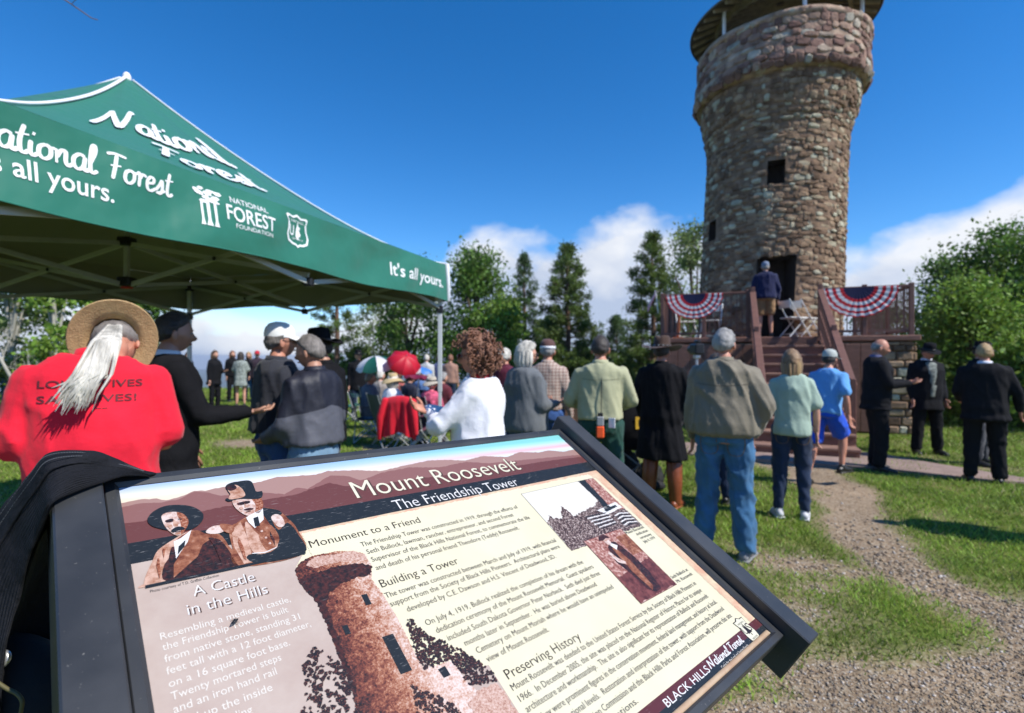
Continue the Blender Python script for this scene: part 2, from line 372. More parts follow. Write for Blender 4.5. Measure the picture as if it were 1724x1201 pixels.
def stone_mat(name, els, bumpy=.6):
    m = bpy.data.materials.new(name); m.use_nodes = True; t = m.node_tree; n = t.nodes; l = t.links; b = n['Principled BSDF']; b.inputs['Roughness'].default_value = .92; b.inputs['Specular IOR Level'].default_value = .2
    g = n.new('ShaderNodeNewGeometry'); oi = n.new('ShaderNodeObjectInfo'); ad = n.new('ShaderNodeMath'); ad.operation = 'ADD'; fr = n.new('ShaderNodeMath'); fr.operation = 'FRACT'
    l.new(g.outputs['Random Per Island'], ad.inputs[0]); l.new(oi.outputs['Random'], ad.inputs[1]); l.new(ad.outputs[0], fr.inputs[0])
    r = n.new('ShaderNodeValToRGB'); e = r.color_ramp.elements
    while len(e) < len(els): e.new(.5)
    for q, (p, c) in zip(e, els): q.position = p; q.color = (*c, 1)
    r.color_ramp.interpolation = 'LINEAR'; l.new(fr.outputs[0], r.inputs[0])
    x = n.new('ShaderNodeTexNoise'); x.inputs['Scale'].default_value = 5; x.inputs['Detail'].default_value = 6
    l.new(g.outputs['Position'], x.inputs[0])
    mr = n.new('ShaderNodeMapRange'); mr.inputs[1].default_value = .3; mr.inputs[2].default_value = .7; mr.inputs[3].default_value = .6; mr.inputs[4].default_value = 1.35; l.new(x.outputs[0], mr.inputs[0])
    mm = n.new('ShaderNodeMix'); mm.data_type = 'RGBA'; mm.blend_type = 'MULTIPLY'; mm.inputs[0].default_value = 1; l.new(r.outputs[0], mm.inputs[6]); l.new(mr.outputs[0], mm.inputs[7])
    # pale lichen blots
    y = n.new('ShaderNodeTexNoise'); y.inputs['Scale'].default_value = 3.1; y.inputs['Detail'].default_value = 7; y.inputs['Roughness'].default_value = .65; l.new(g.outputs['Position'], y.inputs[0])
    lr = n.new('ShaderNodeMapRange'); lr.inputs[1].default_value = .60; lr.inputs[2].default_value = .66; lr.inputs[4].default_value = .65; l.new(y.outputs[0], lr.inputs[0])
    m2 = n.new('ShaderNodeMix'); m2.data_type = 'RGBA'; l.new(lr.outputs[0], m2.inputs[0]); l.new(mm.outputs[2], m2.inputs[6]); m2.inputs[7].default_value = (.36, .36, .29, 1); l.new(m2.outputs[2], b.inputs['Base Color'])
    u = n.new('ShaderNodeBump'); u.inputs['Strength'].default_value = bumpy; u.inputs['Distance'].default_value = .03; z = n.new('ShaderNodeTexNoise'); z.inputs['Scale'].default_value = 22; z.inputs['Detail'].default_value = 5; l.new(g.outputs['Position'], z.inputs[0]); l.new(z.outputs[0], u.inputs['Height']); l.new(u.outputs[0], b.inputs['Normal'])
    return m
stone_m = stone_mat('field_stone', [(0, (.14, .086, .056)), (.25, (.225, .143, .090)), (.5, (.285, .187, .117)), (.72, (.335, .232, .148)), (.86, (.37, .295, .195)), (.93, (.48, .45, .33)), (1, (.45, .42, .31))])
parapet_m = stone_mat('parapet_stone', [(0, (.17, .095, .075)), (.35, (.26, .155, .12)), (.6, (.33, .21, .155)), (.8, (.39, .275, .20)), (.93, (.46, .40, .32)), (1, (.35, .34, .28))])
mortar_m = stone_mat('mortar', [(0, (.225, .15, .10)), (1, (.235, .155, .105))])
shade_m = mat('recess_shade', (.035, .025, .02), rough=.95, var=.2)  # near-black colour stands for the shade inside the tower openings
OPEN = []
def opening(px, h0, h1, wd):
    al = tower_al(px, (h0 + h1) / 2); r = prof_r((h0 + h1) / 2, PROF); OPEN.append((al, h0, h1, wd / 2 / r, wd)); return al
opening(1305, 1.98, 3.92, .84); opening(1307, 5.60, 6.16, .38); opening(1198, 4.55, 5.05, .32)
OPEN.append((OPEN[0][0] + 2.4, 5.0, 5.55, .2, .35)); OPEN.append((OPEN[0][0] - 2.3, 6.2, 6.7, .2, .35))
tower = empty('stone_tower', (TX, TY, 0)); tag(tower, 'tall round fieldstone lookout tower with flared parapet and roofed top', 'tower')
def T(p): return Vector(p) - Vector((TX, TY, 0))
def build_tower():
    # mortar shell with real openings
    hs = sorted(set([round(h, 3) for h in np.arange(-.1, 8.23, .2)] + [o[1] for o in OPEN] + [o[2] for o in OPEN] + [8.22]))
    als = set(round(a, 4) for a in np.linspace(-pi, pi, 97)[:-1])
    for al, h0, h1, da, wd in OPEN: als |= {round((al - da + pi) % (2 * pi) - pi, 4), round((al + da + pi) % (2 * pi) - pi, 4)}
    als = sorted(als); n = len(als); b = MB(); V = []; F = []
    for h in hs:
        r = prof_r(h, PROF) - .018
        for a in als: V.append(T(cyl(h, a, r + .02 * mn.noise(Vector((a * 4, h * 2.5, 0))))))
    def inside(a, h, pad=0):
        for al, h0, h1, da, wd in OPEN:
            q = (a - al + pi) % (2 * pi) - pi
            if abs(q) < da + pad and h0 - pad < h < h1 + pad: return True
        return False
    for i in range(len(hs) - 1):
        for j in range(n):
            j2 = (j + 1) % n; am = als[j] + ((als[j2] - als[j]) % (2 * pi)) / 2
            if not inside(am, (hs[i] + hs[i + 1]) / 2): F.append((i * n + j, i * n + j2, (i + 1) * n + j2, (i + 1) * n + j))
    mesh('wall', V, F, mortar_m, tower, True)
    # reveals and a closed box behind each opening, coloured dark for the unlit inside
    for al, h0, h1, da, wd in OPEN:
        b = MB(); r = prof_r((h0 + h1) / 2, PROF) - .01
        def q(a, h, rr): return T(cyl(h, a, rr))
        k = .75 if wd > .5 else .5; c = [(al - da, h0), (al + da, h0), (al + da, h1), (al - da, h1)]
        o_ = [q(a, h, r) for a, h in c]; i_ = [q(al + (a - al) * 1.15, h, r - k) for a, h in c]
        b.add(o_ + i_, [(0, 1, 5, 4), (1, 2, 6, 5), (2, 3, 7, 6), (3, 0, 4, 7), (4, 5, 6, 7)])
        b.build('doorway' if wd > .5 else 'window', shade_m if wd < .5 else shade_m, tower)
    # stones, one variant mesh each
    def stone_mesh(i):
        rr = random.Random(100 + i); v = []; j = lambda s: rr.uniform(-s, s)
        for z, sc in ((-.5, 1), (.30, 1), (.60, .78)):
            ring = [(-.5, -.5), (0, -.53), (.5, -.5), (.53, 0), (.5, .5), (0, .53), (-.5, .5), (-.53, 0)]
            for x, y in ring:
                k = .84 if abs(x) == .5 and abs(y) == .5 else 1.0
                v.append((x * sc * k * (1 + j(.13)), y * sc * k * (1 + j(.13)), z + j(.10)))
        v.append((j(.1), j(.1), .72 + j(.08))); f = []
        for q in range(2):
            for k in range(8): f.append((q * 8 + k, q * 8 + (k + 1) % 8, q * 8 + 8 + (k + 1) % 8, q * 8 + 8 + k))
        f += [(16 + k, 16 + (k + 1) % 8, 24) for k in range(8)]
        return v, f
    var = [stone_mesh(i) for i in range(12)]
    def course(h0, h1, P, wmin, wmax, hmin, hmax, skip, pr=.042):
        res = []; h = h0; rr = random.Random(int(h0 * 100) + 5)
        while h < h1:
            dh = min(rr.uniform(hmin, hmax), h1 - h + .03); a = rr.uniform(0, .3) - pi; end = a + 2 * pi
            while a < end - .03:
                r = prof_r(h + dh / 2, P); wd = rr.uniform(wmin, wmax); da = min(wd / r, end - a); am = a + da / 2
                ok = True
                if skip:
                    for al, a0, a1, dda, ww in OPEN:
                        q = (am - al + pi) % (2 * pi) - pi
                        if abs(q) < dda + da * .42 and a0 - dh * .35 < h + dh / 2 < a1 + dh * .4: ok = False
                if ok and rr.random() > .02:
                    res.append((am, h + dh / 2 + rr.uniform(-.05, .05), r, da * r * rr.uniform(.8, 1.08), dh * rr.uniform(.82, 1.2), pr * rr.uniform(.6, 1.8), rr.uniform(-.3, .3), rr.randrange(12), P))
                a += da
            h += dh
        return res
    st = course(0, 8.2, PROF, .08, .29, .065, .145, True)
    pa = course(8.17, 9.38, PAR, .13, .38, .09, .19, False, .045)
    def place(s):
        am, h, r, w_, dh, pr, ro, vi, P = s
        if abs(am + 99) < 0: return None
        c = cyl(h, am, r - .03); up = (cyl(h + .05, am, prof_r(h + .05, P)) - cyl(h - .05, am, prof_r(h - .05, P))).normalized()
        nrm = (cyl(h, am, r) - cyl(h, am, r - 1)).normalized(); x = up.cross(nrm).normalized(); nrm = x.cross(up)
        M = Matrix((x * w_, up * dh, nrm * pr)).transposed() @ Matrix.Rotation(ro * min(1, dh / w_), 3, 'Z')
        return c, M
    def facing(s):
        c, M = place(s); v = Vector((0, 0, CAMZ)) - c; return v.normalized().dot(M.col[2].normalized()) / v.length * (s[3] * s[4])
    allst = [(facing(s), s, 0) for s in st] + [(facing(s), s, 1) for s in pa]
    allst.sort(key=lambda t: -t[0]); ms = {}
    for fx, s, kind in allst[:300]:
        c, M = place(s); key = (s[7], kind)
        if key not in ms:
            v, f = var[s[7]]; me = bpy.data.meshes.new('stone'); me.from_pydata(v, [], f); me.materials.append(parapet_m if kind else stone_m); ms[key] = me
        o = bpy.data.objects.new('stone', ms[key]); COL.objects.link(o); o.parent = tower
        m4 = M.to_4x4(); m4.translation = T(c); o.matrix_local = m4
    for kd, mm in ((0, stone_m), (1, parapet_m)):
        V = []; F = []
        for fx, s, kind in allst[300:]:
            if kind != kd: continue
            c, M = place(s); v, f = var[s[7]]; b0 = len(V); V += [T(c) + M @ Vector(p) for p in v]; F += [tuple(q + b0 for q in ff) for ff in f]
        tag(mesh('small_stones' if not kd else 'parapet_stones', V, F, mm, tower), kind='stuff')
    # parapet ring
    seg = 72; V = []; F = []
    P2 = [(8.16, 1.80), (8.18, 1.98), (8.28, 2.03), (8.7, 2.005), (9.1, 1.97), (9.28, 1.98), (9.30, 2.03), (9.42, 2.04), (9.44, 2.0), (9.43, 1.72), (8.6, 1.70), (8.55, .05)]
    for h, r in P2:
        for k in range(seg):
            a = 2 * pi * k / seg; d = mn.noise(Vector((cos(a) * 2.2, sin(a) * 2.2, h * 1.5)))
            V.append(T(cyl(h + .035 * d, a, r + (.035 * d if r > 1 else 0))))
    for i in range(len(P2) - 1):
        for k in range(seg): F.append((i * seg + k, i * seg + (k + 1) % seg, (i + 1) * seg + (k + 1) % seg, (i + 1) * seg + k))
    mesh('parapet', V, F, parapet_m, tower, True)
    # roof with radial ribs on white posts
    rb = mat('roof_boards', (.30, .23, .13), rough=.8, var=.3, vs_=6); rm = mat('roof_edge', (.13, .10, .065), rough=.7)
    b = MB(); Hc = 10.15; ax = Vector((axis_x(10.1) - TX, 0, 0)); RR = 2.22
    b.lathe([(RR, 0), (RR + .02, .03), (RR, .07), (.05, .82), (.05, .76), (RR - .04, .015), (RR - .04, -.0)], ax + Vector((0, 0, Hc)), 72)
    b.build('roof', rm, tower)
    for k in range(36):
        a = 2 * pi * k / 36; b = MB(); d = Vector((cos(a), sin(a), 0)); b.bar(ax + d * (RR - .06) + Vector((0, 0, Hc - .02)), ax + d * .12 + Vector((0, 0, Hc + .70)), .05, .09)
        b.build('rafter', rb, tower)
    b = MB(); b.lathe([(1.52, .02), (1.60, .02), (1.60, .20), (1.52, .20), (1.52, .02)], ax + Vector((0, 0, Hc)), 48); b.build('ring_beam', rb, tower)
    for k in range(6):
        a = 2 * pi * k / 6 + .33; p = ax + Vector((cos(a) * 1.8, sin(a) * 1.8, 0)); b = MB(); b.tube([p + Vector((0, 0, 9.40)), p + Vector((0, 0, Hc + .15))], .045, 8, cap=False); b.build('post', white_paint, tower)
build_tower()

# deck frame of reference: origin under the tower, x along the front to the right, -y towards the visitors
def DK(x, y, z):
    c, s_ = cos(TROT), sin(TROT)
    return Vector((TX + x * c + y * s_, TY - x * s_ + y * c, z))
DM = Matrix((Vector((cos(TROT), -sin(TROT), 0)), Vector((sin(TROT), cos(TROT), 0)), Vector((0, 0, 1)))).transposed()
brown_m = mat('brown_painted_timber', (.19, .088, .062), rough=.7, var=.22, vs_=5, bump=.3, bs=25, stretch=(1, 1, 3))
rust_m = mat('brown_rail_paint', (.155, .070, .052), rough=.6, var=.15)
tread_m = mat('worn_tread', (.24, .135, .10), rough=.85, var=.22, vs_=6, bump=.3, bs=30)
slab_m = mat('red_concrete', (.27, .19, .16), rough=.9, var=.18, vs_=4, bump=.3, bs=50)
base = empty('stone_platform', DK(0, 0, 0), -TROT); tag(base, 'square stone platform under the tower with a brown ledge', 'platform')
HB = 2.44; DZ = 2.0
mb = MB(); mb.box((0, 0, DZ / 2 - .06), (HB * 2, HB * 2, DZ - .12)); mb.build('core', mortar_m, base)
mb = MB(); mb.box((0, 0, DZ - .055), (HB * 2 + .22, HB * 2 + .22, .11), bev=.015); mb.build('ledge', brown_m, base)
def pstones():
    rr = random.Random(5); h = 0; items = []
    while h < DZ - .16:
        dh = min(rr.uniform(.11, .2), DZ - .14 - h)
        for side in range(4):
            x = -HB
            while x < HB - .05:
                w_ = min(rr.uniform(.14, .42), HB - x); items.append((side, x + w_ / 2, h + dh / 2, w_ * .94, dh * .9, rr)); x += w_
        h += dh
    V = []; F = []; cnt = 0; vm = {}
    for side, x, z, w_, dh, _ in items:
        bm = MB(); bm.box((0, 0, 0), (w_, .10, dh), bev=min(.025, dh * .2)); a = side * pi / 2
        # bricks on the front corners that show are parts of their own
        pos = Matrix.Rotation(a, 3, 'Z') @ Vector((x + rr.uniform(-.005, .005), -HB - .015 + rr.uniform(-.02, .02), z))
        if side in (0, 1) and cnt < 290 and ((side == 0 and (x > 1.0 or x < -1.2)) or (side == 1 and x < -1.0)):
            o = bm.build('stone', stone_m, base); o.location = pos; o.rotation_euler = (0, rr.uniform(-.04, .04), a); cnt += 1
        else:
            M = Matrix.Rotation(a, 3, 'Z'); b0 = len(V); V += [M @ Vector(p) + pos for p in bm.v]; F += [tuple(q + b0 for q in f) for f in bm.f]
    tag(mesh('small_stones', V, F, stone_m, base), kind='stuff')
pstones()
# brown board facing behind the stairs, plank by plank
for i in range(15):
    mb = MB(); mb.box((-2.20 + i * .275, -HB - .135, .93), (.265, .04, 1.80), bev=.006); mb.build('plank', brown_m, base)
# stairs
SC = .16; SW = .60; NST = 11; RUN = .30
st = empty('staircase', DK(SC, -HB - .16, 0), -TROT); tag(st, 'brown painted steps climbing to the tower deck', 'stairs')
for i in range(NST):
    zt = DZ * (i + 1) / NST - .02; y1 = -(NST - 1 - i) * RUN
    wd = SW * 2 + (.62 if i < 3 else 0); xo = -.24 if i < 3 else 0
    if i < NST - 1:
        b = MB(); b.box((xo, y1 - RUN / 2, zt - .022), (wd, RUN + .03, .045), bev=.008); b.build('step', tread_m, st)
    b = MB(); b.box((xo, y1 - (RUN if i < NST - 1 else 0) + .025, zt - .045 - (DZ / NST - .045) / 2), (wd - .03, .03, DZ / NST - .046)); b.build('riser', brown_m, st)
for sx in (-1, 1):
    b = MB(); L_ = (NST - 1) * RUN
    b.bar((sx * (SW + .035), .0, DZ - .22), (sx * (SW + .035), -L_ - .02, -.02), .06, .30); b.build('stringer', brown_m, st)
def railing(name, label, A, B, za, zb, posts, group=None, htop=1.0, mid=False, par=None, wtop=(.085, .05), off=(0, 0)):
    """A, B in deck frame"""
    r = empty(name, DK(A[0], A[1], 0), -TROT); tag(r, label, 'railing', group)
    a = Vector((0, 0, 0)); d = Vector((B[0] - A[0], B[1] - A[1], 0)); L_ = d.length; n = d.normalized()
    def P(t, dz): return n * (t * L_) + Vector((0, 0, za + (zb - za) * t + dz))
    b = MB(); b.bar(P(0, htop), P(1, htop), *wtop, bev=.008); b.build('top_rail', rust_m, r)
    b = MB(); b.bar(P(0, .10), P(1, .10), .04, .05); b.build('bottom_rail', rust_m, r)
    if mid: b = MB(); b.bar(P(0, htop * .55), P(1, htop * .55), .05, .05); b.build('middle_rail', rust_m, r)
    for t in posts:
        p = P(t, 0); b = MB(); b.box(p + Vector((0, 0, htop / 2 + .01)), (.085, .085, htop + .10 + (.12 if mid else 0)), bev=.008); b.build('post', rust_m, r)
    nb = int(L_ / .115); bm_ = None
    for i in range(1, nb):
        t = i / nb; p = P(t, .10)
        if min(abs(t - q) * L_ for q in posts) < .06: continue
        if bm_ is None:
            b = MB(); b.box((0, 0, (htop - .12) / 2), (.017, .017, htop - .14)); o = b.build('baluster', rust_m, r); bm_ = o.data
        else: o = bpy.data.objects.new('baluster', bm_); COL.objects.link(o); o.parent = r
        o.location = p
    return r
railing('deck_railing', 'brown deck railing left of the stairs behind the left bunting', (-2.42, -2.42), (-.58, -2.42), DZ, DZ, (0, .5, 1), 'railings round the deck')
railing('deck_railing', 'brown deck railing right of the stairs behind the right bunting', (.82, -2.42), (2.42, -2.42), DZ, DZ, (0, .5, 1), 'railings round the deck')
railing('deck_railing', 'brown railing running back along the right side of the deck', (2.42, -2.37), (2.42, 2.42), DZ, DZ, (.33, .66, 1), 'railings round the deck')
railing('deck_railing', 'brown railing running back along the left side of the deck', (-2.42, -2.37), (-2.42, 2.42), DZ, DZ, (.33, .66, 1), 'railings round the deck')
Y0 = -HB - .16; Y1 = Y0 - (NST - 1) * RUN
railing('stair_railing', 'brown sloping handrail up the left side of the steps', (SC - SW - .05, Y0 + .1), (SC - SW - .05, Y1 + .15), DZ, .12, (0, .5, 1), 'stair railings', .98, True, wtop=(.12, .06))
railing('stair_railing', 'brown sloping handrail up the right side of the steps', (SC + SW + .05, Y0 + .1), (SC + SW + .05, Y1 + .15), DZ, .12, (0, .5, 1), 'stair railings', .98, True, wtop=(.12, .06))
# concrete walk in front of the steps
b = MB(); V = []
for x, y in ((-2.4, .5), (-1.2, .62), (1.0, .62), (1.45, .1), (2.5, -.9), (1.9, -1.05), (.9, -.72), (-.6, -.62), (-2.4, -.55)): V.append((x, y))
slab_c = DK(SC, Y1 - .30, 0)
vv = [(x, y, .035) for x, y in V] + [(x, y, -.1) for x, y in V]; n_ = len(V)
o = mesh('walkway', vv, [tuple(range(n_))[::-1]] + [(i, (i + 1) % n_, n_ + (i + 1) % n_, n_ + i) for i in range(n_)], slab_m); o.location = slab_c; o.rotation_euler = (0, 0, -TROT); tag(o, 'reddish concrete walk at the foot of the steps', kind='structure')

# bunting fans
red_m = mat('bunting_red', (.60, .015, .03), rough=.8, trans=.12); wht_m = mat('bunting_white', (.80, .77, .78), rough=.8, trans=.12); nav_m = mat('bunting_navy', (.012, .015, .07), rough=.8, trans=.2)
def bunting(label, xc, y, ztop, rad, ptag=None):
    r = empty('bunting_fan', DK(xc, y, ztop), -TROT); tag(r, label, 'bunting', 'patriotic bunting fans on the deck railing')
    bands = [(0, .40, 'blue_center', nav_m), (.40, .50, 'red_stripe', red_m), (.50, .60, 'white_stripe', wht_m), (.60, .70, 'red_stripe', red_m), (.70, .80, 'white_stripe', wht_m), (.80, .88, 'red_stripe', red_m), (.88, .955, 'white_stripe', wht_m), (.955, 1.0, 'red_stripe', red_m)]
    n = 96
    for r0, r1, nm, m in bands:
        V = []; F = []
        for j in range(3):
            q = r0 + (r1 - r0) * j / 2
            for k in range(n + 1):
                a = pi * k / n; pl = .022 * q * sin(k / n * pi * 26) * (.6 + .4 * sin(k * .7)); rr = rad * q * (1 + .012 * sin(k / n * pi * 26))
                sag = .02 * sin(a) * q
                V.append((-cos(a) * rr * 1.0, -.02 - .02 * q + pl * .5, -sin(a) * rr * .88 - sag))
        for j in range(2):
            for k in range(n): F.append((j * (n + 1) + k, j * (n + 1) + k + 1, (j + 1) * (n + 1) + k + 1, (j + 1) * (n + 1) + k))
        V2 = [(x, y_ + .004, z) for x, y_, z in V]; F2 = [tuple(i + len(V) for i in f)[::-1] for f in F]
        mesh(nm, V + V2, F + F2, m, r, True)
    return r
bunting('red white and blue half-round bunting on the railing left of the steps', -1.71, -2.50, DZ + 1.0, .62)
bunting('red white and blue half-round bunting on the railing right of the steps', 1.50, -2.50, DZ + 1.0, .68)
# small flag hanging at the left corner of the deck
fl = empty('flag', DK(-2.52, -2.40, DZ + .95), -TROT); tag(fl, 'striped flag drooping from a pole at the left corner of the deck', 'flag')
b = MB(); b.tube([(0, 0, -.35), (-.05, -.05, .12)], .012, 8); b.build('pole', white_paint, fl)
for k in range(6):
    V = []; F = []
    for i in range(8):
        t = i / 7
        for w_ in (k / 6, (k + 1) / 6): V.append((-.04 - .20 * t - .03 * w_, -.03 * sin(t * 5 + w_ * 4) + .10 * w_, .10 - .42 * t + .12 * w_))
    for i in range(7): F.append((2 * i, 2 * i + 1, 2 * i + 3, 2 * i + 2))
    mesh('stripe', V, F, [red_m, wht_m][k % 2], fl, True)

# white folding chairs
chair_m = mat('chair_enamel', (.72, .72, .70), rough=.35, var=.03)
def folding_chair(label, loc, rz, fold=0, group=None, name='folding_chair'):
    r = empty(name, loc, rz); tag(r, label, 'chair', group)
    b = MB(); b.box((0, .0, .43), (.40, .40, .03), Matrix.Rotation(R(-3), 3, 'X'), bev=.008); b.build('seat', chair_m, r)
    b = MB(); b.box((0, -.22, .74), (.40, .025, .17), Matrix.Rotation(R(8), 3, 'X'), bev=.008); b.build('backrest', chair_m, r)
    for sx in (-1, 1):
        b = MB(); b.tube([(sx * .21, .26, .01), (sx * .21, .0, .42), (sx * .21, -.24, .84)], .013, 8); b.build('front_leg', chair_m, r)
        b = MB(); b.tube([(sx * .185, -.22, .01), (sx * .185, .15, .42)], .013, 8); b.build('rear_leg', chair_m, r)
    b = MB(); b.tube([(-.21, .20, .11), (.21, .20, .11)], .009, 6); b.build('stretcher', chair_m, r)
    b = MB(); b.tube([(-.185, -.17, .07), (.185, -.17, .07)], .009, 6); b.build('stretcher', chair_m, r)
    return r
CG = 'white folding chairs on the deck'
folding_chair('white folding chair right of the man at the tower door', DK(.38, -1.92, DZ), -TROT + R(-62), group=CG)
folding_chair('white folding chair close behind the one by the tower door', DK(.62, -1.75, DZ), -TROT + R(-62), group=CG)
folding_chair('white folding chair behind the left bunting, seen below its red edge', DK(-1.35, -1.85, DZ), -TROT + R(170), group=CG)
folding_chair('white folding chair at the left end of the deck beside the orange post', DK(-1.95, -1.6, DZ), -TROT + R(200), group=CG)
b = MB(); b.box((0, 0, .33), (.07, .05, .66), bev=.008); b.box((0, 0, .02), (.22, .22, .04))
o = b.build('easel_post', mat('orange_wood', (.38, .10, .03), rough=.5)); o.location = DK(-2.1, -2.1, DZ); o.rotation_euler = (0, R(3), -TROT); tag(o, 'orange wooden post standing on the left of the deck', 'post')
# yellow marker at the foot of the steps
b = MB(); b.box((0, 0, .22), (.045, .03, .44), bev=.004); b.box((0, 0, .02), (.14, .10, .03))
o = b.build('marker_post', mat('yellow_paint', (.75, .42, .02), rough=.5)); o.location = DK(-1.22, Y1 + .1, .03); o.rotation_euler = (0, R(8), 0); tag(o, 'short yellow marker leaning at the left foot of the steps', 'post')

# ------------------------------------------------------------------ trees
bark_m = mat('bark', (.10, .07, .05), rough=.95, var=.35, vs_=9, bump=.6, bs=25, stretch=(1, 1, .3))
pine_bark = mat('pine_bark', (.17, .10, .07), rough=.95, var=.35, vs_=9, bump=.6, bs=20, stretch=(1, 1, .4))
pale_bark = mat('aspen_bark', (.36, .34, .29), rough=.85, var=.25, vs_=7)
LEAF = {k: mat('leaf_' + k, c, rough=.55, var=.30, vs_=1.1, island=.4, trans=.35, spec=.35) for k, c in
        dict(mid=(.105, .19, .032), bright=(.19, .30, .045), pale=(.19, .25, .08), dark=(.065, .13, .032), pine=(.12, .175, .038), bluepine=(.09, .15, .052)).items()}
def leaf_cloud(name, centers, rad, per, size, m, parent, seed=0):
    g = np.random.default_rng(seed); n = len(centers) * per
    C = np.repeat(centers, per, 0); rr = np.repeat(np.asarray(rad).reshape(-1, 1) if np.ndim(rad) else np.full((len(centers), 1), rad), per, 0)
    P = C + g.normal(0, 1, (n, 3)) * rr * np.array([.5, .5, .38])
    u = g.normal(0, 1, (n, 3)); u /= np.linalg.norm(u, axis=1, keepdims=True); v = np.cross(u, g.normal(0, 1, (n, 3)) + np.array([0, 0, .6])); v /= np.linalg.norm(v, axis=1, keepdims=True) + 1e-9
    s_ = (size * (.6 + .8 * g.random(n)))[:, None]
    Q = np.stack([P - u * s_, P + v * s_ * .55, P + u * s_, P - v * s_ * .55], 1).reshape(-1, 3)
    return npmesh(name, Q, np.arange(n * 4).reshape(-1, 4), m, parent)
def broadleaf(label, px, z, H, W, kind='mid', n=55, per=150, seed=1, low=.18, group='broadleaf trees around the hilltop', bark=None, name='broadleaf_tree', size=.075, cat='tree'):
    g = np.random.default_rng(seed); x = at(px, 0, z); gz = ground_z(x, z)
    r = empty(name, (x, z, gz - .05)); tag(r, label, cat, group)
    bark = bark or bark_m
    b = MB(); top = Vector((g.normal(0, .15), g.normal(0, .15), H * .8))
    tp = [Vector((0, 0, 0)), Vector((.05 * H * g.normal() * .3, .02, H * .25)), top * .65, top]
    b.tube(tp, [.035 * H * .5 + .03, .028 * H * .5 + .02, .02 * H * .4 + .01, .012], 8); b.build('trunk', bark, r, True)
    # crown lobes
    C = []; Rr = []
    for i in range(n):
        t = g.random() ** .8; zz = H * (low + (1 - low) * t); env = W * .5 * (math.sin(pi * min(1, (t * .86 + .14))) ** .6)
        a = g.random() * 2 * pi; q = env * math.sqrt(g.random()) * (.75 + .5 * mn.noise(Vector((cos(a) * 1.5, sin(a) * 1.5, zz + seed))))
        C.append((q * cos(a), q * sin(a), zz)); Rr.append(W * (.10 + .10 * g.random()))
    C = np.array(C)
    for i in g.choice(n, min(7, n), replace=False):
        b = MB(); e = Vector(C[i]); s0 = Vector((0, 0, max(H * .15, e.z * .55))); b.tube([s0, (s0 + e) / 2 + Vector((0, 0, .1)), e], [.012 * H, .008 * H, .006], 6); b.build('limb', bark, r, True)
    leaf_cloud('crown', C, Rr, per, size, LEAF[kind], r, seed)
    return r
def pine(label, px, z, H, W, kind='pine', seed=1, dens=1.0, bare=.05, group='pines behind the crowd', irregular=.35, name='pine_tree'):
    g = np.random.default_rng(seed); x = at(px, 0, z); gz = ground_z(x, z)
    r = empty(name, (x, z, gz - .05)); tag(r, label, 'tree', group)
    b = MB(); b.tube([(0, 0, 0), (.05, 0, H * .4), (0, .04, H * .8), (0, 0, H * .99)], [.022 * H, .016 * H, .008 * H, .01], 8); b.build('trunk', pine_bark, r, True)
    nb = int(80 * dens); C = []; bb = MB()
    for i in range(nb):
        t = (i + g.random()) / nb; t = bare + (1 - bare) * t; zz = H * t; L_ = W * .5 * (1 - t) ** .75 * (1 - irregular * g.random()) + .10
        a = i * 2.4 + g.normal(0, .3); rise = (.30 if t > .6 else .08) + g.normal(0, .08)
        d = Vector((cos(a), sin(a), rise)); e = Vector((0, 0, zz)) + d * L_
        bb.tube([Vector((0, 0, zz)), Vector((0, 0, zz)) + d * L_ * .5 + Vector((0, 0, -.03)), e], [.012 + .004 * H * (1 - t), .012, .006], 5, cap=False)
        k = max(2, int(L_ / .16))
        for j in range(k):
            u = .35 + .65 * (j + 1) / k; p = Vector((0, 0, zz)) + d * L_ * u; s_ = L_ * .22 * u
            C.append((p.x + g.normal(0, s_ * .5), p.y + g.normal(0, s_ * .5), p.z + g.normal(.04, .05)))
    C.append((0, 0, H)); C.append((0, 0, H * .985)); C.append((0.02, 0, H * .96))
    bb.build('branch', pine_bark, r)
    C = np.array(C); n = len(C); per = 52
    # needle tufts: thin radiating slivers, upturned
    CC = np.repeat(C, per, 0); m_ = len(CC); u = g.normal(0, 1, (m_, 3)) + np.array([0, 0, .55]); u /= np.linalg.norm(u, axis=1, keepdims=True)
    L_ = (.11 + .11 * g.random(m_))[:, None] * (H / 6) ** .3; v = np.cross(u, g.normal(0, 1, (m_, 3))); v /= np.linalg.norm(v, axis=1, keepdims=True) + 1e-9
    P0 = CC + g.normal(0, .06, (m_, 3))
    Q = np.stack([P0, P0 + u * L_ * .6 + v * .017, P0 + u * L_, P0 + u * L_ * .6 - v * .017], 1).reshape(-1, 3)
    npmesh('crown', Q, np.arange(m_ * 4).reshape(-1, 4), LEAF[kind], r)
    return r
PG = 'pines behind the crowd'
pine('thin pine with a bare reddish trunk seen under the tent edge', 566, 24, 6.6, 3.4, seed=3, dens=.55, bare=.28, irregular=.6)
pine('slim pine left of the tallest middle pine', 882, 23, 6.0, 2.6, 'bluepine', seed=5, dens=.9)
pine('tallest full pine in the middle gap of the skyline', 955, 21, 6.05, 4.0, 'pine', seed=8, dens=1.35)
pine('tall open pine just left of the deck', 1098, 19, 6.0, 3.6, 'pine', seed=12, dens=1.25, irregular=.5)
pine('small young pine between the middle pine and the deck pine', 1038, 22, 3.2, 1.7, 'bluepine', seed=15, dens=.8)
pine('low pine beneath the middle pine', 925, 24, 3.4, 2.6, 'bluepine', seed=17, dens=.9)
broadleaf('leafy tree right behind the white tent pole', 800, 20, 5.6, 4.4, 'mid', 60, 190, 21)
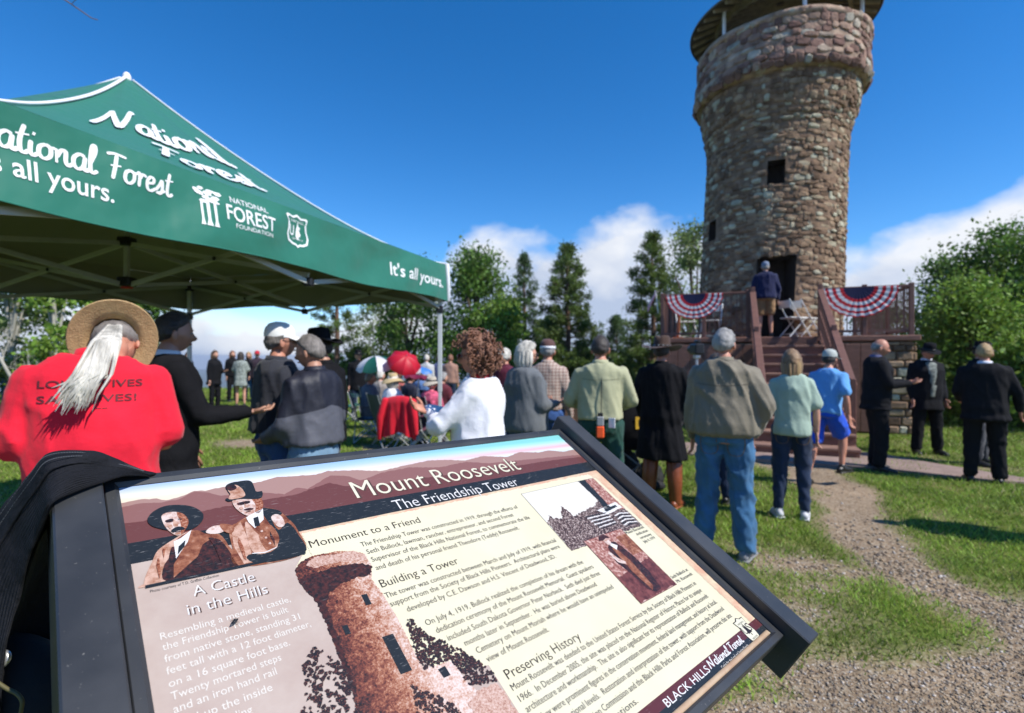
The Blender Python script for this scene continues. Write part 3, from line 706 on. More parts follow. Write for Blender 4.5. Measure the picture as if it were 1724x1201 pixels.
broadleaf('leafy tree behind the umbrellas under the tent edge', 690, 22, 5.6, 4.0, 'mid', 55, 150, 22, low=.1)
broadleaf('loose leafy tree left of the umbrellas', 640, 26, 4.6, 3.6, 'pale', 34, 110, 23, low=.2)
broadleaf('pale airy tree behind the left side of the tower', 1168, 23, 7.6, 3.6, 'pale', 44, 120, 24, low=.3)
broadleaf('low bushy tree between tent pole and slim pine', 850, 19, 3.6, 3.0, 'bright', 40, 150, 25, low=.02)
broadleaf('big leafy tree filling the right edge', 1680, 14.2, 4.9, 4.4, 'mid', 62, 210, 31, low=.12, size=.06)
broadleaf('leafy tree right of the deck railing', 1590, 16.5, 4.5, 3.6, 'mid', 46, 150, 32, low=.05, size=.065)
broadleaf('bright bushy tree low behind the men in black', 1630, 12.6, 3.3, 3.4, 'bright', 60, 240, 33, low=.0, size=.05)
broadleaf('leafy tree at the far right, cut by the frame', 1790, 12.8, 4.6, 4.0, 'bright', 60, 220, 34, low=.0, size=.055)
broadleaf('distant low trees seen through the right deck railing', 1480, 22, 3.6, 4.0, 'dark', 50, 120, 35, low=.0)
broadleaf('pale aspen at the left edge of the photo', 20, 14.5, 4.6, 3.0, 'pale', 30, 130, 41, low=.1, bark=pale_bark)
broadleaf('half-bare aspen behind the straw hat', 95, 13.5, 4.2, 2.2, 'bright', 26, 110, 42, low=.1, bark=pale_bark)
broadleaf('green aspen between straw hat and far left aspen', 150, 16, 4.8, 3.4, 'bright', 46, 150, 43, low=.0, bark=pale_bark)
broadleaf('dark leafy tree behind the man with the straw hat', 225, 17, 4.4, 3.0, 'mid', 44, 150, 44, low=.0)
broadleaf('leafy tree beyond the left edge', -70, 15, 4.6, 3.4, 'mid', 44, 130, 45, low=.0, bark=pale_bark)
# bare pale twigs of the dead aspen
da = empty('dead_aspen', (at(62, 0, 12.5), 12.5, 0)); tag(da, 'dead pale aspen with bare twigs at the far left', 'tree')
def twigs(parent, base, L_, r_, rr, depth, up):
    e = base + Vector((rr.uniform(-.5, .5) * L_, rr.uniform(-.4, .4) * L_, up * L_)); b = MB(); b.tube([base, (base + e) / 2 + Vector((rr.uniform(-.05, .05), 0, 0)), e], [r_, r_ * .8, r_ * .5], 6); b.build('branch' if depth < 4 else 'trunk', pale_bark, parent, True)
    if depth > 0:
        for k in range(3): twigs(parent, base + (e - base) * rr.uniform(.45, 1), L_ * rr.uniform(.5, .7), r_ * .55, rr, depth - 1, rr.uniform(.1, .9))
twigs(da, Vector((0, 0, 0)), 1.7, .055, random.Random(4), 4, 1.0)
rb_ = random.Random(9)
for i, (px, z, kd, H) in enumerate([(560, 27, 'mid', 1.6), (600, 25, 'mid', 1.9), (640, 24, 'bright', 1.5), (700, 25, 'mid', 2.2), (755, 24, 'mid', 2.4), (905, 24, 'mid', 1.7), (975, 23, 'bright', 1.8), (1010, 22, 'bright', 1.5), (1050, 21, 'bright', 1.4), (1085, 22, 'mid', 1.6), (1125, 20, 'mid', 1.9),
        (1540, 14, 'mid', 1.6), (1600, 12.5, 'bright', 1.5), (1660, 11.8, 'bright', 1.3), (1710, 11.5, 'mid', 1.6), (1760, 11, 'bright', 1.8), (40, 19, 'mid', 1.5), (190, 19, 'bright', 1.6)]):
    where = ['under the far tent edge', 'behind the black-hatted man by the umbrellas', 'behind the striped umbrella', 'behind the red umbrella', 'behind the tent pole', 'left of the middle pine', 'right of the middle pine', 'beyond the ranger', 'between ranger and brown hat', 'beyond the brown hat', 'at the left foot of the deck',
             'at the right corner of the stone platform', 'behind the man in black hat and vest', 'between the two men in black at right', 'at the right beyond the man in black suit', 'past the right edge', 'behind the far left bystander', 'behind the red-shirted man'][i]
    broadleaf(['low dark', 'low green', 'low bright'][['dark', 'mid', 'bright'].index(kd)] + ' shrub ' + where, px, z, H, H * 1.55, kd, 20, 130, 60 + i, low=0, group='shrubs along the clearing', name='shrub', cat='shrub')
# twig reaching in at the top left corner
tw = empty('twig', (at(60, 0, 3.0), 3.0, CAMZ + 600 / 873 * 3.0 + .14)); tag(tw, 'thin bare twig dipping into the sky at the top left corner', 'twig')
tm = mat('twig_bark', (.16, .10, .08), rough=.8)
for P_, r_ in (([(-.05, 0, .12), (.01, 0, .0), (.09, .02, -.085), (.19, .02, -.15), (.30, .03, -.225), (.335, .03, -.235)], .0045), ([(.10, .05, .10), (.26, .06, -.0), (.36, .06, -.075)], .0035), ([(.0, 0, .05), (-.01, 0, .0), (.03, .01, -.07)], .003), ([(.19, .02, -.15), (.25, .0, -.12), (.28, 0, -.08)], .0018)):
    b = MB(); b.tube([Vector(p) for p in P_], [r_ * (1 - .5 * i / len(P_)) for i in range(len(P_))], 8); b.build('stem', tm, tw, True)
# ------------------------------------------------------------------ the canopy tent
TA = Vector((-.70, 5.44, 0)); TD1 = Vector((-.33, -.944, 0)); TD2 = Vector((-.96, .28, 0)); TL1, TL2 = 4.0, 3.4
HV, HP, HBOT = 2.53, 3.74, 2.15
TB = TA + TD2 * TL2; TDD = TA + TD1 * TL1; TC = TDD + TD2 * TL2; TP = (TA + TC) / 2
tent = empty('canopy_tent', (TP.x, TP.y, 0)); tag(tent, 'green pop-up canopy tent with white lettering and white piping', 'tent')
TO = Vector((TP.x, TP.y, 0))
gm = bpy.data.materials.new('tent_fabric'); gm.use_nodes = True
def fill_tent(m):
    t = m.node_tree; n = t.nodes; l = t.links; b = n['Principled BSDF']; b.inputs['Roughness'].default_value = .55; b.inputs['Sheen Weight'].default_value = .2
    g = n.new('ShaderNodeNewGeometry'); mx = n.new('ShaderNodeMix'); mx.data_type = 'RGBA'; mx.inputs[6].default_value = (.010, .150, .098, 1); mx.inputs[7].default_value = (.24, .235, .165, 1)
    l.new(g.outputs['Backfacing'], mx.inputs[0]); l.new(mx.outputs[2], b.inputs['Base Color'])
    c = n.new('ShaderNodeTexCoord'); x = n.new('ShaderNodeTexNoise'); x.inputs['Scale'].default_value = 2.2; x.inputs['Detail'].default_value = 3; l.new(c.outputs['Object'], x.inputs[0])
    u = n.new('ShaderNodeBump'); u.inputs['Strength'].default_value = .5; u.inputs['Distance'].default_value = .08; l.new(x.outputs[0], u.inputs['Height']); l.new(u.outputs[0], b.inputs['Normal'])
fill_tent(gm)
tw_m = mat('tent_white', (.78, .78, .80), rough=.55, bump=.2, bs=30)
print_m = mat('white_print', (.80, .82, .82), rough=.5)
def roofp(Pi, Pj, L_, s, r, off=0):
    b = Pi + (Pj - Pi) * (s / L_); p = b * (1 - r) + TP * r; q = s / L_
    h = HV + (HP - HV) * r ** (1.55 - .42 * 4 * q * (1 - q)) - .035 * 4 * q * (1 - q) * (1 - r) * r * 4
    # creases that fan out from the peak and hang from the ridges
    h += .016 * sin(q * 31 + 3 * r) * (r * (1 - r)) * 3 * (.5 + abs(q - .5))
    n_ = mn.noise(Vector((s * 1.1, r * 3.0, Pi.x))) * .02 * min(1, r * 6) * (1 - r); return Vector((p.x, p.y, h + n_ + off))
def valp(Pi, Pj, nrm, s, z, off=0):
    b = Pi + (Pj - Pi).normalized() * s; L_ = (Pj - Pi).length; e = min(1, min(s, L_ - s) * 3); k = (HV - z) / (HV - HBOT)
    wv = (.022 * sin(s * 2.6 + 1.0) + .012 * sin(s * 7.1 + z * 9) + .006 * sin(s * 15 + 4 * z)) * e * (1 - abs(2 * k - 1) ** 3 * .5) * min(1, k * 3 + .05)
    z2 = z + (.012 * sin(s * 3.3) * e) * k
    return Vector((b.x, b.y, z2)) + nrm * (wv + off + .03 * k)
corners = [(TA, TB, TL2), (TB, TC, TL1), (TC, TDD, TL2), (TDD, TA, TL1)]
for Pi, Pj, L_ in corners:
    V = []; F = []; ns, nr = 90, 30
    for j in range(nr + 1):
        for i in range(ns + 1): V.append(roofp(Pi, Pj, L_, L_ * i / ns, j / nr * .985) - TO)
    for j in range(nr):
        for i in range(ns): a = j * (ns + 1) + i; F.append((a, a + 1, a + ns + 2, a + ns + 1))
    o = mesh('roof_panel', V, F, gm, tent, True)
    nrm = Vector(((Pj - Pi).y, -(Pj - Pi).x, 0)).normalized()
    if nrm.dot(Pi - TP) < 0: nrm = -nrm
    Pi0, Pj0 = Pi, Pj
    if Pi is TDD: Pi, Pj = Pj, Pi
    V = []; F = []; nz = 10; ns = 140
    for j in range(nz + 1):
        for i in range(ns + 1): V.append(valp(Pi, Pj, nrm, L_ * i / ns, HBOT + (HV - HBOT) * j / nz) - TO)
    for j in range(nz):
        for i in range(ns): a = j * (ns + 1) + i; F.append((a, a + 1, a + ns + 2, a + ns + 1))
    o = mesh('valance', V, F, gm, tent, True)
    me = o.data; fn = me.polygons[len(me.polygons) // 2].normal
    if fn.dot(nrm) < 0: me.flip_normals()
    b = MB(); b.tube([valp(Pi, Pj, nrm, L_ * i / 60, HBOT + .003) - TO for i in range(61)], .004, 6); b.build('hem', gm, tent)
for Pi, Pj, L_ in corners:
    b = MB(); pts_ = [roofp(Pi, Pj, L_, 0, j / 24 * .985, .012) - TO for j in range(25)]; b.tube(pts_, (.015, .008), 8, ref=(0, 0, 1)); b.build('ridge_piping', tw_m, tent, True)
    b = MB(); dn = (Pi - TP).normalized() * .02; b.tube([Pi - TO + Vector((dn.x, dn.y, HV + .01)), Pi - TO + Vector((dn.x * 1.6, dn.y * 1.6, (HV + HBOT) / 2)), Pi - TO + Vector((dn.x * 1.6, dn.y * 1.6, HBOT + .005))], (.022, .012), 8); b.build('corner_piping', tw_m, tent, True)
b = MB(); b.ell(Vector((0, 0, HP - .01)), (.03, .03, .05)); b.build('peak_cap', tw_m, tent, True)
al_m = mat('tent_aluminium', (.42, .44, .40), rough=.5, metal=.15, var=.08); leg_m = mat('tent_leg_white', (.62, .64, .64), rough=.35, metal=.2)
inn = .06
def pin(P): d = (TP - P).normalized() * inn; return Vector((P.x + d.x, P.y + d.y, 0)) - TO
bag_m = mat('weight_bag', (.008, .008, .009), rough=.8, bump=.4, bs=20)
for P in (TA, TB, TC, TDD):
    p = pin(P); b = MB(); b.bar(p + Vector((0, 0, 1.2)), p + Vector((0, 0, 2.46)), .042, bev=.004); b.build('upper_leg', leg_m, tent)
    b = MB(); b.bar(p + Vector((0, 0, .02)), p + Vector((0, 0, 1.25)), .034, bev=.004); b.build('lower_leg', leg_m, tent)
    b = MB(); b.box(p + Vector((0, 0, .01)), (.13, .13, .02)); b.build('foot_plate', leg_m, tent)
    b = MB(); b.box(p + Vector((0, 0, 2.42)), (.07, .07, .10), bev=.01); b.box(p + Vector((0, 0, 2.06)), (.065, .065, .08), bev=.01); b.build('corner_bracket', black_m, tent)
def truss(p, q, zt, zb, name='truss_bar'):
    for a, c in ((zt, zb), (zb, zt)):
        b = MB(); b.bar(p + Vector((0, 0, a)), q + Vector((0, 0, c)), .016, .032); b.build(name, al_m, tent)
    b = MB(); m_ = (p + q) / 2 + Vector((0, 0, (zt + zb) / 2)); b.box(m_, (.03, .03, .03), bev=.006); b.build('pivot', black_m, tent)
for Pi, Pj, L_ in corners:
    a, c = pin(Pi), pin(Pj); m_ = (a + c) / 2
    truss(a, m_, 2.42, 2.08); truss(m_, c, 2.42, 2.08)
    b = MB(); b.box(m_ + Vector((0, 0, 2.42)), (.06, .06, .06), bev=.01); b.box(m_ + Vector((0, 0, 2.08)), (.06, .06, .06), bev=.01); b.build('mid_bracket', black_m, tent)
    truss(m_, m_ * .03, 2.44, 2.13)
b = MB(); b.bar((0, 0, 2.14), (0, 0, 3.68), .03); b.build('centre_pole', al_m, tent)
b = MB(); b.box((0, 0, 2.46), (.10, .10, .07), bev=.01); b.build('hub', black_m, tent); b = MB(); b.box((0, 0, 2.15), (.10, .10, .07), bev=.01); b.build('hub', black_m, tent)
b = MB(); b.box((0, 0, 2.105), (.06, .06, .015), bev=.004); b.build('hub_knob', mat('red_knob', (.5, .03, .02)), tent)
# weight bag strapped at the far leg
wb = pin(TB) + TO; o = None
b = MB(); b.tube([wb + Vector((.10, -.06, .03)), wb + Vector((.10, -.06, .30))], [(.09, .06), (.075, .05)], 10); b.tube([wb + Vector((-.05, -.10, .03)), wb + Vector((-.05, -.10, .28))], [(.08, .06), (.07, .05)], 10)
b.tube([wb + Vector((-.06, -.09, .30)), wb + Vector((.10, -.07, .33))], .03, 8)
o = b.build('weight_bag', bag_m, None, True); tag(o, 'black sandbag strapped round the foot of the tent back leg', 'bag')

# ------------------------------------------------------------------ flat lettering helper
def text_geo(s, size=1, width=None, bold=0, shear=0, space=1, res=3):
    cu = bpy.data.curves.new('t', 'FONT'); cu.body = s; cu.size = 1; cu.offset = bold; cu.shear = shear; cu.space_character = space; cu.resolution_u = res; cu.fill_mode = 'FRONT'
    o = bpy.data.objects.new('t', cu); me = o.to_mesh(); n = len(me.vertices)
    co = np.empty(n * 3); me.vertices.foreach_get('co', co); co = co.reshape(-1, 3)[:, :2].copy(); F = [tuple(p.vertices) for p in me.polygons]
    o.to_mesh_clear(); bpy.data.objects.remove(o); bpy.data.curves.remove(cu)
    if not n: return co, F
    CAP = .729; co[:, 0] -= co[:, 0].min(); k = size / CAP
    co[:, 1] *= k; co[:, 0] *= (width / co[:, 0].max()) if width else k
    return co, F
def ribbon(strokes, wdt):
    """hand-drawn stroke letters: list of polylines -> flat ribbon quads"""
    V = []; F = []
    for st_ in strokes:
        # smooth the polyline
        P = [np.array(p, float) for p in st_]
        if len(P) > 2:
            Q = []
            for i in range(len(P) - 1):
                p0, p1, p2, p3 = P[max(i - 1, 0)], P[i], P[i + 1], P[min(i + 2, len(P) - 1)]
                for k in range(5):
                    t = k / 5; Q.append(.5 * ((2 * p1) + (-p0 + p2) * t + (2 * p0 - 5 * p1 + 4 * p2 - p3) * t * t + (-p0 + 3 * p1 - 3 * p2 + p3) * t ** 3))
            P = Q + [P[-1]]
        b0 = len(V); n = len(P)
        for i, p in enumerate(P):
            d = P[min(i + 1, n - 1)] - P[max(i - 1, 0)]; d = d / (np.linalg.norm(d) + 1e-9); nn = np.array([-d[1], d[0]]); w_ = wdt * (.62 + .38 * abs(d[1]) ** .7)
            if i in (0, n - 1): w_ *= .6
            V += [p + nn * w_, p - nn * w_]
        for i in range(n - 1): F.append((b0 + 2 * i, b0 + 2 * i + 1, b0 + 2 * i + 3, b0 + 2 * i + 2))
    return np.array(V), F
# brush-script letters on a 1-unit cap height, advancing width
SCR = {'N': (1.05, [[(.0, .02), (.12, .5), (.2, .98)], [(.2, .98), (.42, .5), (.62, .02)], [(.62, .02), (.74, .55), (.86, 1.05), (.98, 1.0)]]),
 'a': (.50, [[(.40, .50), (.24, .56), (.06, .38), (.06, .12), (.2, .0), (.36, .14), (.42, .50)], [(.42, .50), (.38, .1), (.46, .0), (.56, .12)]]),
 't': (.34, [[(.2, .95), (.12, .5), (.12, .1), (.22, .0), (.36, .12)], [(-.02, .6), (.36, .66)]]),
 'i': (.26, [[(.08, .5), (.06, .12), (.14, .0), (.28, .12)], [(.13, .70), (.16, .80)]]),
 'o': (.50, [[(.26, .52), (.08, .4), (.05, .14), (.2, .0), (.38, .14), (.4, .4), (.26, .52), (.4, .46), (.54, .48)]]),
 'n': (.56, [[(.06, .5), (.08, .0)], [(.08, .2), (.22, .48), (.36, .48), (.36, .14), (.44, .0), (.58, .12)]]),
 'l': (.30, [[(.06, .3), (.24, .8), (.22, 1.05), (.12, .9), (.08, .2), (.16, .0), (.32, .12)]]),
 'F': (.60, [[(.0, .92), (.3, 1.0), (.72, .96)], [(.36, .96), (.28, .5), (.2, .0)], [(.12, .50), (.5, .56)]]),
 'r': (.42, [[(.04, .48), (.12, .52), (.12, .0)], [(.12, .3), (.26, .52), (.42, .46)]]),
 'e': (.46, [[(.06, .26), (.3, .32), (.34, .48), (.2, .54), (.05, .34), (.08, .06), (.24, -.01), (.46, .14)]]),
 's': (.42, [[(.0, .1), (.16, .34), (.26, .54), (.3, .2), (.22, .0), (.06, .02), (.2, .04), (.44, .16)]]), ' ': (.34, [])}
def script_geo(s, size, width, wdt=.055):
    x = 0; st_ = []
    for ch in s:
        adv, L_ = SCR[ch]
        for q in L_: st_.append([(x + a * .92 + b * .06, b) for a, b in q])
        x += adv * .92
    V, F = ribbon(st_, wdt); V[:, 1] *= size; V[:, 0] *= width / x
    return V, F
def subdiv(co, F, maxlen):
    bm = bmesh.new(); vs2 = [bm.verts.new((c[0], c[1], 0)) for c in co]
    for f in F:
        try: bm.faces.new([vs2[i] for i in f])
        except ValueError: pass
    bmesh.ops.triangulate(bm, faces=bm.faces)
    for _ in range(4):
        es = [e for e in bm.edges if e.calc_length() > maxlen]
        if not es: break
        bmesh.ops.subdivide_edges(bm, edges=es, cuts=1); bmesh.ops.triangulate(bm, faces=[f for f in bm.faces if len(f.verts) > 3])
    bm.verts.index_update(); c2 = np.array([v.co[:2] for v in bm.verts]); F2 = [tuple(v.index for v in f.verts) for f in bm.faces]; bm.free(); return c2, F2
nA = Vector(((TDD - TA).y, -(TDD - TA).x, 0)).normalized()
if nA.dot(TA - TP) < 0: nA = -nA
def on_valance(name, co, F, s0, z0):
    co, F = subdiv(co, F, .06); V = [valp(TA, TDD, nA, s0 - x, z0 + y, .0035) - TO for x, y in co]
    o = mesh(name, V, F, print_m, tent)
def on_roof(name, co, F, s0, r0, sx=1):
    co, F = subdiv(co, F, .05); V = [roofp(TDD, TA, TL1, TL1 - (s0 - x), r0 + y, .016) - TO for x, y in co]; mesh(name, V, F, print_m, tent)
on_valance('forest_lettering', *script_geo('National Forest', .115, .80, .066), 3.83, 2.365)
on_valance('slogan_lettering', *text_geo("It's all yours.", .082, .50, bold=.012), 3.81, 2.262)
on_valance('slogan_lettering', *text_geo("It's all yours.", .115, .95, bold=.012, shear=.1), 1.06, 2.275)
on_valance('foundation_lettering', *text_geo('NATIONAL', .035, .26, bold=.0), 2.70, 2.428)
on_valance('foundation_lettering', *text_geo('FOREST', .088, .345, bold=.012), 2.735, 2.325)
on_valance('foundation_lettering', *text_geo('FOUNDATION', .026, .27, bold=.0), 2.68, 2.285)
def tree_icon():
    V = []; F = []
    for x, w_, h in ((.02, .008, .12), (.055, .012, .17), (.095, .010, .14)):
        b0 = len(V); V += [(x - w_ * 1.5, -.0), (x + w_ * 1.5, 0), (x + w_ * .7, .03), (x + w_ * .8, h), (x - w_ * .8, h), (x - w_ * .7, .03)]; F.append(tuple(b0 + i for i in range(6)))
    rr = random.Random(3)
    for k in range(22):
        x = rr.uniform(-.01, .13); y = rr.uniform(.125, .195); s_ = rr.uniform(.008, .02); b0 = len(V); V += [(x + s_ * 1.3 * cos(a * pi / 3), y + s_ * .6 * sin(a * pi / 3)) for a in range(6)]; F.append(tuple(b0 + i for i in range(6)))
    return np.array(V), F
on_valance('tree_emblem', *tree_icon(), 2.90, 2.262)
def shield_geo(w_, h, t):
    out_ = [(-.5, .42), (-.42, .46), (-.2, .42), (0, .5), (.2, .42), (.42, .46), (.5, .42), (.42, .25), (.44, .05), (.5, -.15), (.44, -.34), (.25, -.42), (.08, -.44), (0, -.5), (-.08, -.44), (-.25, -.42), (-.44, -.34), (-.5, -.15), (-.44, .05), (-.42, .25)]
    V = [(x * w_, y * h) for x, y in out_] + [(x * w_ * (1 - t * 2), y * h * (1 - t * 2)) for x, y in out_]; n = len(out_)
    return np.array(V), [(i, (i + 1) % n, n + (i + 1) % n, n + i) for i in range(n)]
on_valance('shield_emblem', *shield_geo(.205, .225, .07), 2.165, 2.385)
for ch, xx, ww in (('U', .052, .042), ('S', -.012, .042)): on_valance('shield_letter', *text_geo(ch, .07, ww, bold=.015), 2.165 + xx + .022, 2.35)
on_valance('shield_tree', np.array([(-.022, -.035), (-.006, -.03), (-.008, -.055), (.008, -.055), (.006, -.03), (.022, -.035), (.012, 0), (.017, 0), (.0, .062), (-.017, 0), (-.012, 0)]), [tuple(range(11))], 2.160, 2.385)
on_valance('shield_lettering', *text_geo('FOREST SERVICE', .016, .12), 2.225, 2.44)
on_valance('shield_lettering', *text_geo('DEPARTMENT OF', .012, .10), 2.215, 2.325)
on_roof('roof_lettering', *script_geo('National', .19, 1.62, .08), 3.56, .40)
on_roof('roof_lettering', *script_geo('Forest', .14, .98, .08), 3.05, .195)

# ------------------------------------------------------------------ the sign
a_ = Vector((.72415593, .68920055, -.02451094)); b_ = Vector((.58662954, -.6342903, -.50352915)); n__ = a_.cross(-b_).normalized()
sign = empty('interpretive_sign'); tag(sign, 'slanted information panel about the tower in a dark grey metal frame', 'sign')
sign.matrix_world = Matrix(((a_.x, -b_.x, n__.x, -.54177824), (a_.y, -b_.y, n__.y, .71402839), (a_.z, -b_.z, n__.z, CAMZ - .18157423), (0, 0, 0, 1)))
frame_m = bpy.data.materials.new('powder_coat'); frame_m.use_nodes = True
def fill_frame(m):
    t = m.node_tree; n = t.nodes; l = t.links; b = n['Principled BSDF']; b.inputs['Roughness'].default_value = .42; b.inputs['Specular IOR Level'].default_value = .55
    c = n.new('ShaderNodeTexCoord')
    x = n.new('ShaderNodeTexNoise'); x.inputs['Scale'].default_value = 9; x.inputs['Detail'].default_value = 7; l.new(c.outputs['Object'], x.inputs[0])
    r = n.new('ShaderNodeValToRGB'); r.color_ramp.elements[0].position = .35; r.color_ramp.elements[1].position = .7; r.color_ramp.elements[0].color = (.022, .024, .027, 1); r.color_ramp.elements[1].color = (.042, .044, .048, 1); l.new(x.outputs[0], r.inputs[0])
    y = n.new('ShaderNodeTexNoise'); y.inputs['Scale'].default_value = 260; y.inputs['Detail'].default_value = 3; l.new(c.outputs['Object'], y.inputs[0])
    q = n.new('ShaderNodeMapRange'); q.inputs[1].default_value = .70; q.inputs[2].default_value = .74; q.inputs[4].default_value = .5; l.new(y.outputs[0], q.inputs[0])
    mx = n.new('ShaderNodeMix'); mx.data_type = 'RGBA'; l.new(q.outputs[0], mx.inputs[0]); l.new(r.outputs[0], mx.inputs[6]); mx.inputs[7].default_value = (.22, .21, .19, 1); l.new(mx.outputs[2], b.inputs['Base Color'])
    q2 = n.new('ShaderNodeMapRange'); q2.inputs[3].default_value = .34; q2.inputs[4].default_value = .55; l.new(x.outputs[0], q2.inputs[0]); l.new(q2.outputs[0], b.inputs['Roughness'])
    u = n.new('ShaderNodeBump'); u.inputs['Strength'].default_value = .12; u.inputs['Distance'].default_value = .0006; z = n.new('ShaderNodeTexNoise'); z.inputs['Scale'].default_value = 900; l.new(c.outputs['Object'], z.inputs[0]); l.new(z.outputs[0], u.inputs['Height']); l.new(u.outputs[0], b.inputs['Normal'])
fill_frame(frame_m)
PW, PH = .914, .6096
def frame_strip(p, q, inward, name):
    """raised lip: from outer edge down to the printed panel, bevelled inside; p, q outer corners, inward unit vector"""
    d = (Vector(q) - Vector(p)).normalized(); i = Vector(inward)
    prof = [(.0, -.030), (0, .0055), (.0012, .007), (.0115, .007), (.0165, .0022), (.0165, -.030)]
    V = []
    for E_, sg in ((Vector(p), 1), (Vector(q), -1)):
        for o_, h in prof: V.append(E_ + i * o_ + d * (o_ * sg) + Vector((0, 0, h)))
    n = len(prof); F = [(k, (k + 1) % n, n + (k + 1) % n, n + k) for k in range(n)]
    mesh(name, V, F, frame_m, sign)
g_ = .0165
frame_strip((-g_, g_, 0), (PW + g_, g_, 0), (0, -1, 0), 'top_frame'); frame_strip((PW + g_, g_, 0), (PW + g_, -PH - g_, 0), (-1, 0, 0), 'side_frame')
frame_strip((PW + g_, -PH - g_, 0), (-g_, -PH - g_, 0), (0, 1, 0), 'bottom_frame'); frame_strip((-g_, -PH - g_, 0), (-g_, g_, 0), (1, 0, 0), 'side_frame')
b = MB(); b.box((PW / 2, -PH / 2, -.033), (PW + .03, PH + .03, .008)); b.build('back_plate', frame_m, sign)
for x0 in (.932, -.0705):
    b = MB(); b.box((x0 + .025, (.042 - .663) / 2, -.020), (.050, .705, .100), bev=.0022); o = b.build('side_bar', frame_m, sign)
# two posts down to the ground under the side bars
inv = sign.matrix_world.inverted()
for x0 in (.957, -.0455):
    wp = sign.matrix_world @ Vector((x0, -.30, -.07)); b = MB(); b.bar(inv @ Vector((wp.x, wp.y, -.1)), inv @ (wp + Vector((0, 0, .02))), .075, bev=.004); b.build('post', frame_m, sign)
def pcol(name, col, rough=.33, scr=0, noise=None):
    PK = .76; col = tuple(k * PK for k in col); noise = (noise[0], [(p, tuple(k * PK for k in cc)) for p, cc in noise[1]], noise[2]) if noise else None
    """printed colour under a scratched clear film"""
    if name in MATS: return MATS[name]
    m = bpy.data.materials.new(name); m.use_nodes = True; t = m.node_tree; n = t.nodes; l = t.links; b = n['Principled BSDF']; b.inputs['Roughness'].default_value = rough; b.inputs['Specular IOR Level'].default_value = .35
    c = n.new('ShaderNodeTexCoord'); base = None
    if noise:
        sc, els, det = noise; x = n.new('ShaderNodeTexNoise'); x.inputs['Scale'].default_value = sc; x.inputs['Detail'].default_value = det; x.inputs['Roughness'].default_value = .7; l.new(c.outputs['Object'], x.inputs[0])
        r = n.new('ShaderNodeValToRGB'); e = r.color_ramp.elements
        while len(e) < len(els): e.new(.5)
        for q, (p, cc) in zip(e, els): q.position = p; q.color = (*cc, 1)
        l.new(x.outputs[0], r.inputs[0]); base = r.outputs[0]
    mx = n.new('ShaderNodeMix'); mx.data_type = 'RGBA'; mx.inputs[6].default_value = (*col, 1); mx.inputs[7].default_value = (.62, .60, .58, 1)
    if base: l.new(base, mx.inputs[6])
    if scr:
        tot = None
        for rz, sc in ((.6, 1), (-.9, 1.3), (1.9, .8)):
            mp = n.new('ShaderNodeMapping'); mp.inputs['Rotation'].default_value = (0, 0, rz); mp.inputs['Scale'].default_value = (60 * sc, 900 * sc, 1); l.new(c.outputs['Object'], mp.inputs[0])
            x = n.new('ShaderNodeTexNoise'); x.inputs['Scale'].default_value = 1; x.inputs['Detail'].default_value = 2; l.new(mp.outputs[0], x.inputs[0])
            q = n.new('ShaderNodeMapRange'); q.inputs[1].default_value = .68; q.inputs[2].default_value = .80; q.inputs[4].default_value = scr; l.new(x.outputs[0], q.inputs[0])
            if tot is None: tot = q.outputs[0]
            else: mm = n.new('ShaderNodeMath'); mm.operation = 'MAXIMUM'; l.new(tot, mm.inputs[0]); l.new(q.outputs[0], mm.inputs[1]); tot = mm.outputs[0]
        l.new(tot, mx.inputs[0])
    else: mx.inputs[0].default_value = 0
    l.new(mx.outputs[2], b.inputs['Base Color'])
    MATS[name] = m; return m
CREAM = pcol('print_cream', (.80, .74, .52), noise=(5, [(.3, (.80, .73, .50)), (.7, (.82, .77, .57))], 3))
DARK = pcol('print_dark', (.022, .027, .032), scr=.55); MAROON = pcol('print_maroon', (.115, .030, .035), scr=.45)
M1 = pcol('print_ridge_pale', (.40, .24, .21)); M2 = pcol('print_ridge_mid', (.27, .125, .115), scr=.15); M3 = pcol('print_ridge_dark', (.155, .055, .052), scr=.35)
PINK = pcol('print_pink', (.54, .43, .37), noise=(14, [(.3, (.50, .385, .33)), (.7, (.58, .475, .41))], 4)); INK = pcol('print_ink', (.028, .018, .018)); INK2 = pcol('print_ink_grey', (.075, .07, .068))
IVORY = pcol('print_ivory', (.80, .76, .58)); WHITE = pcol('print_white', (.82, .80, .78)); PALE = pcol('print_pale_text', (.80, .75, .68)); SHAD = pcol('print_shadow', (.10, .06, .05))
ORANGE = pcol('print_orange', (.76, .50, .34), noise=(30, [(.35, (.78, .66, .46)), (.6, (.72, .42, .29))], 5)); WOOD = pcol('print_wood', (.60, .42, .27), noise=(18, [(.3, (.66, .50, .33)), (.7, (.50, .30, .18))], 5))
PHOTO1 = pcol('print_crowd', (.2, .1, .1), noise=(330, [(.40, (.02, .02, .022)), (.50, (.10, .045, .04)), (.60, (.60, .50, .45))], 8), scr=.2)
PHOTO2 = pcol('print_rock', (.2, .1, .1), noise=(170, [(.34, (.14, .035, .03)), (.5, (.42, .18, .14)), (.64, (.74, .55, .48))], 9), scr=.15)
SEPIA = pcol('print_sepia_stone', (.3, .1, .05), noise=(330, [(.30, (.07, .018, .012)), (.45, (.27, .075, .035)), (.58, (.46, .20, .12)), (.72, (.74, .52, .44))], 7), scr=.12)
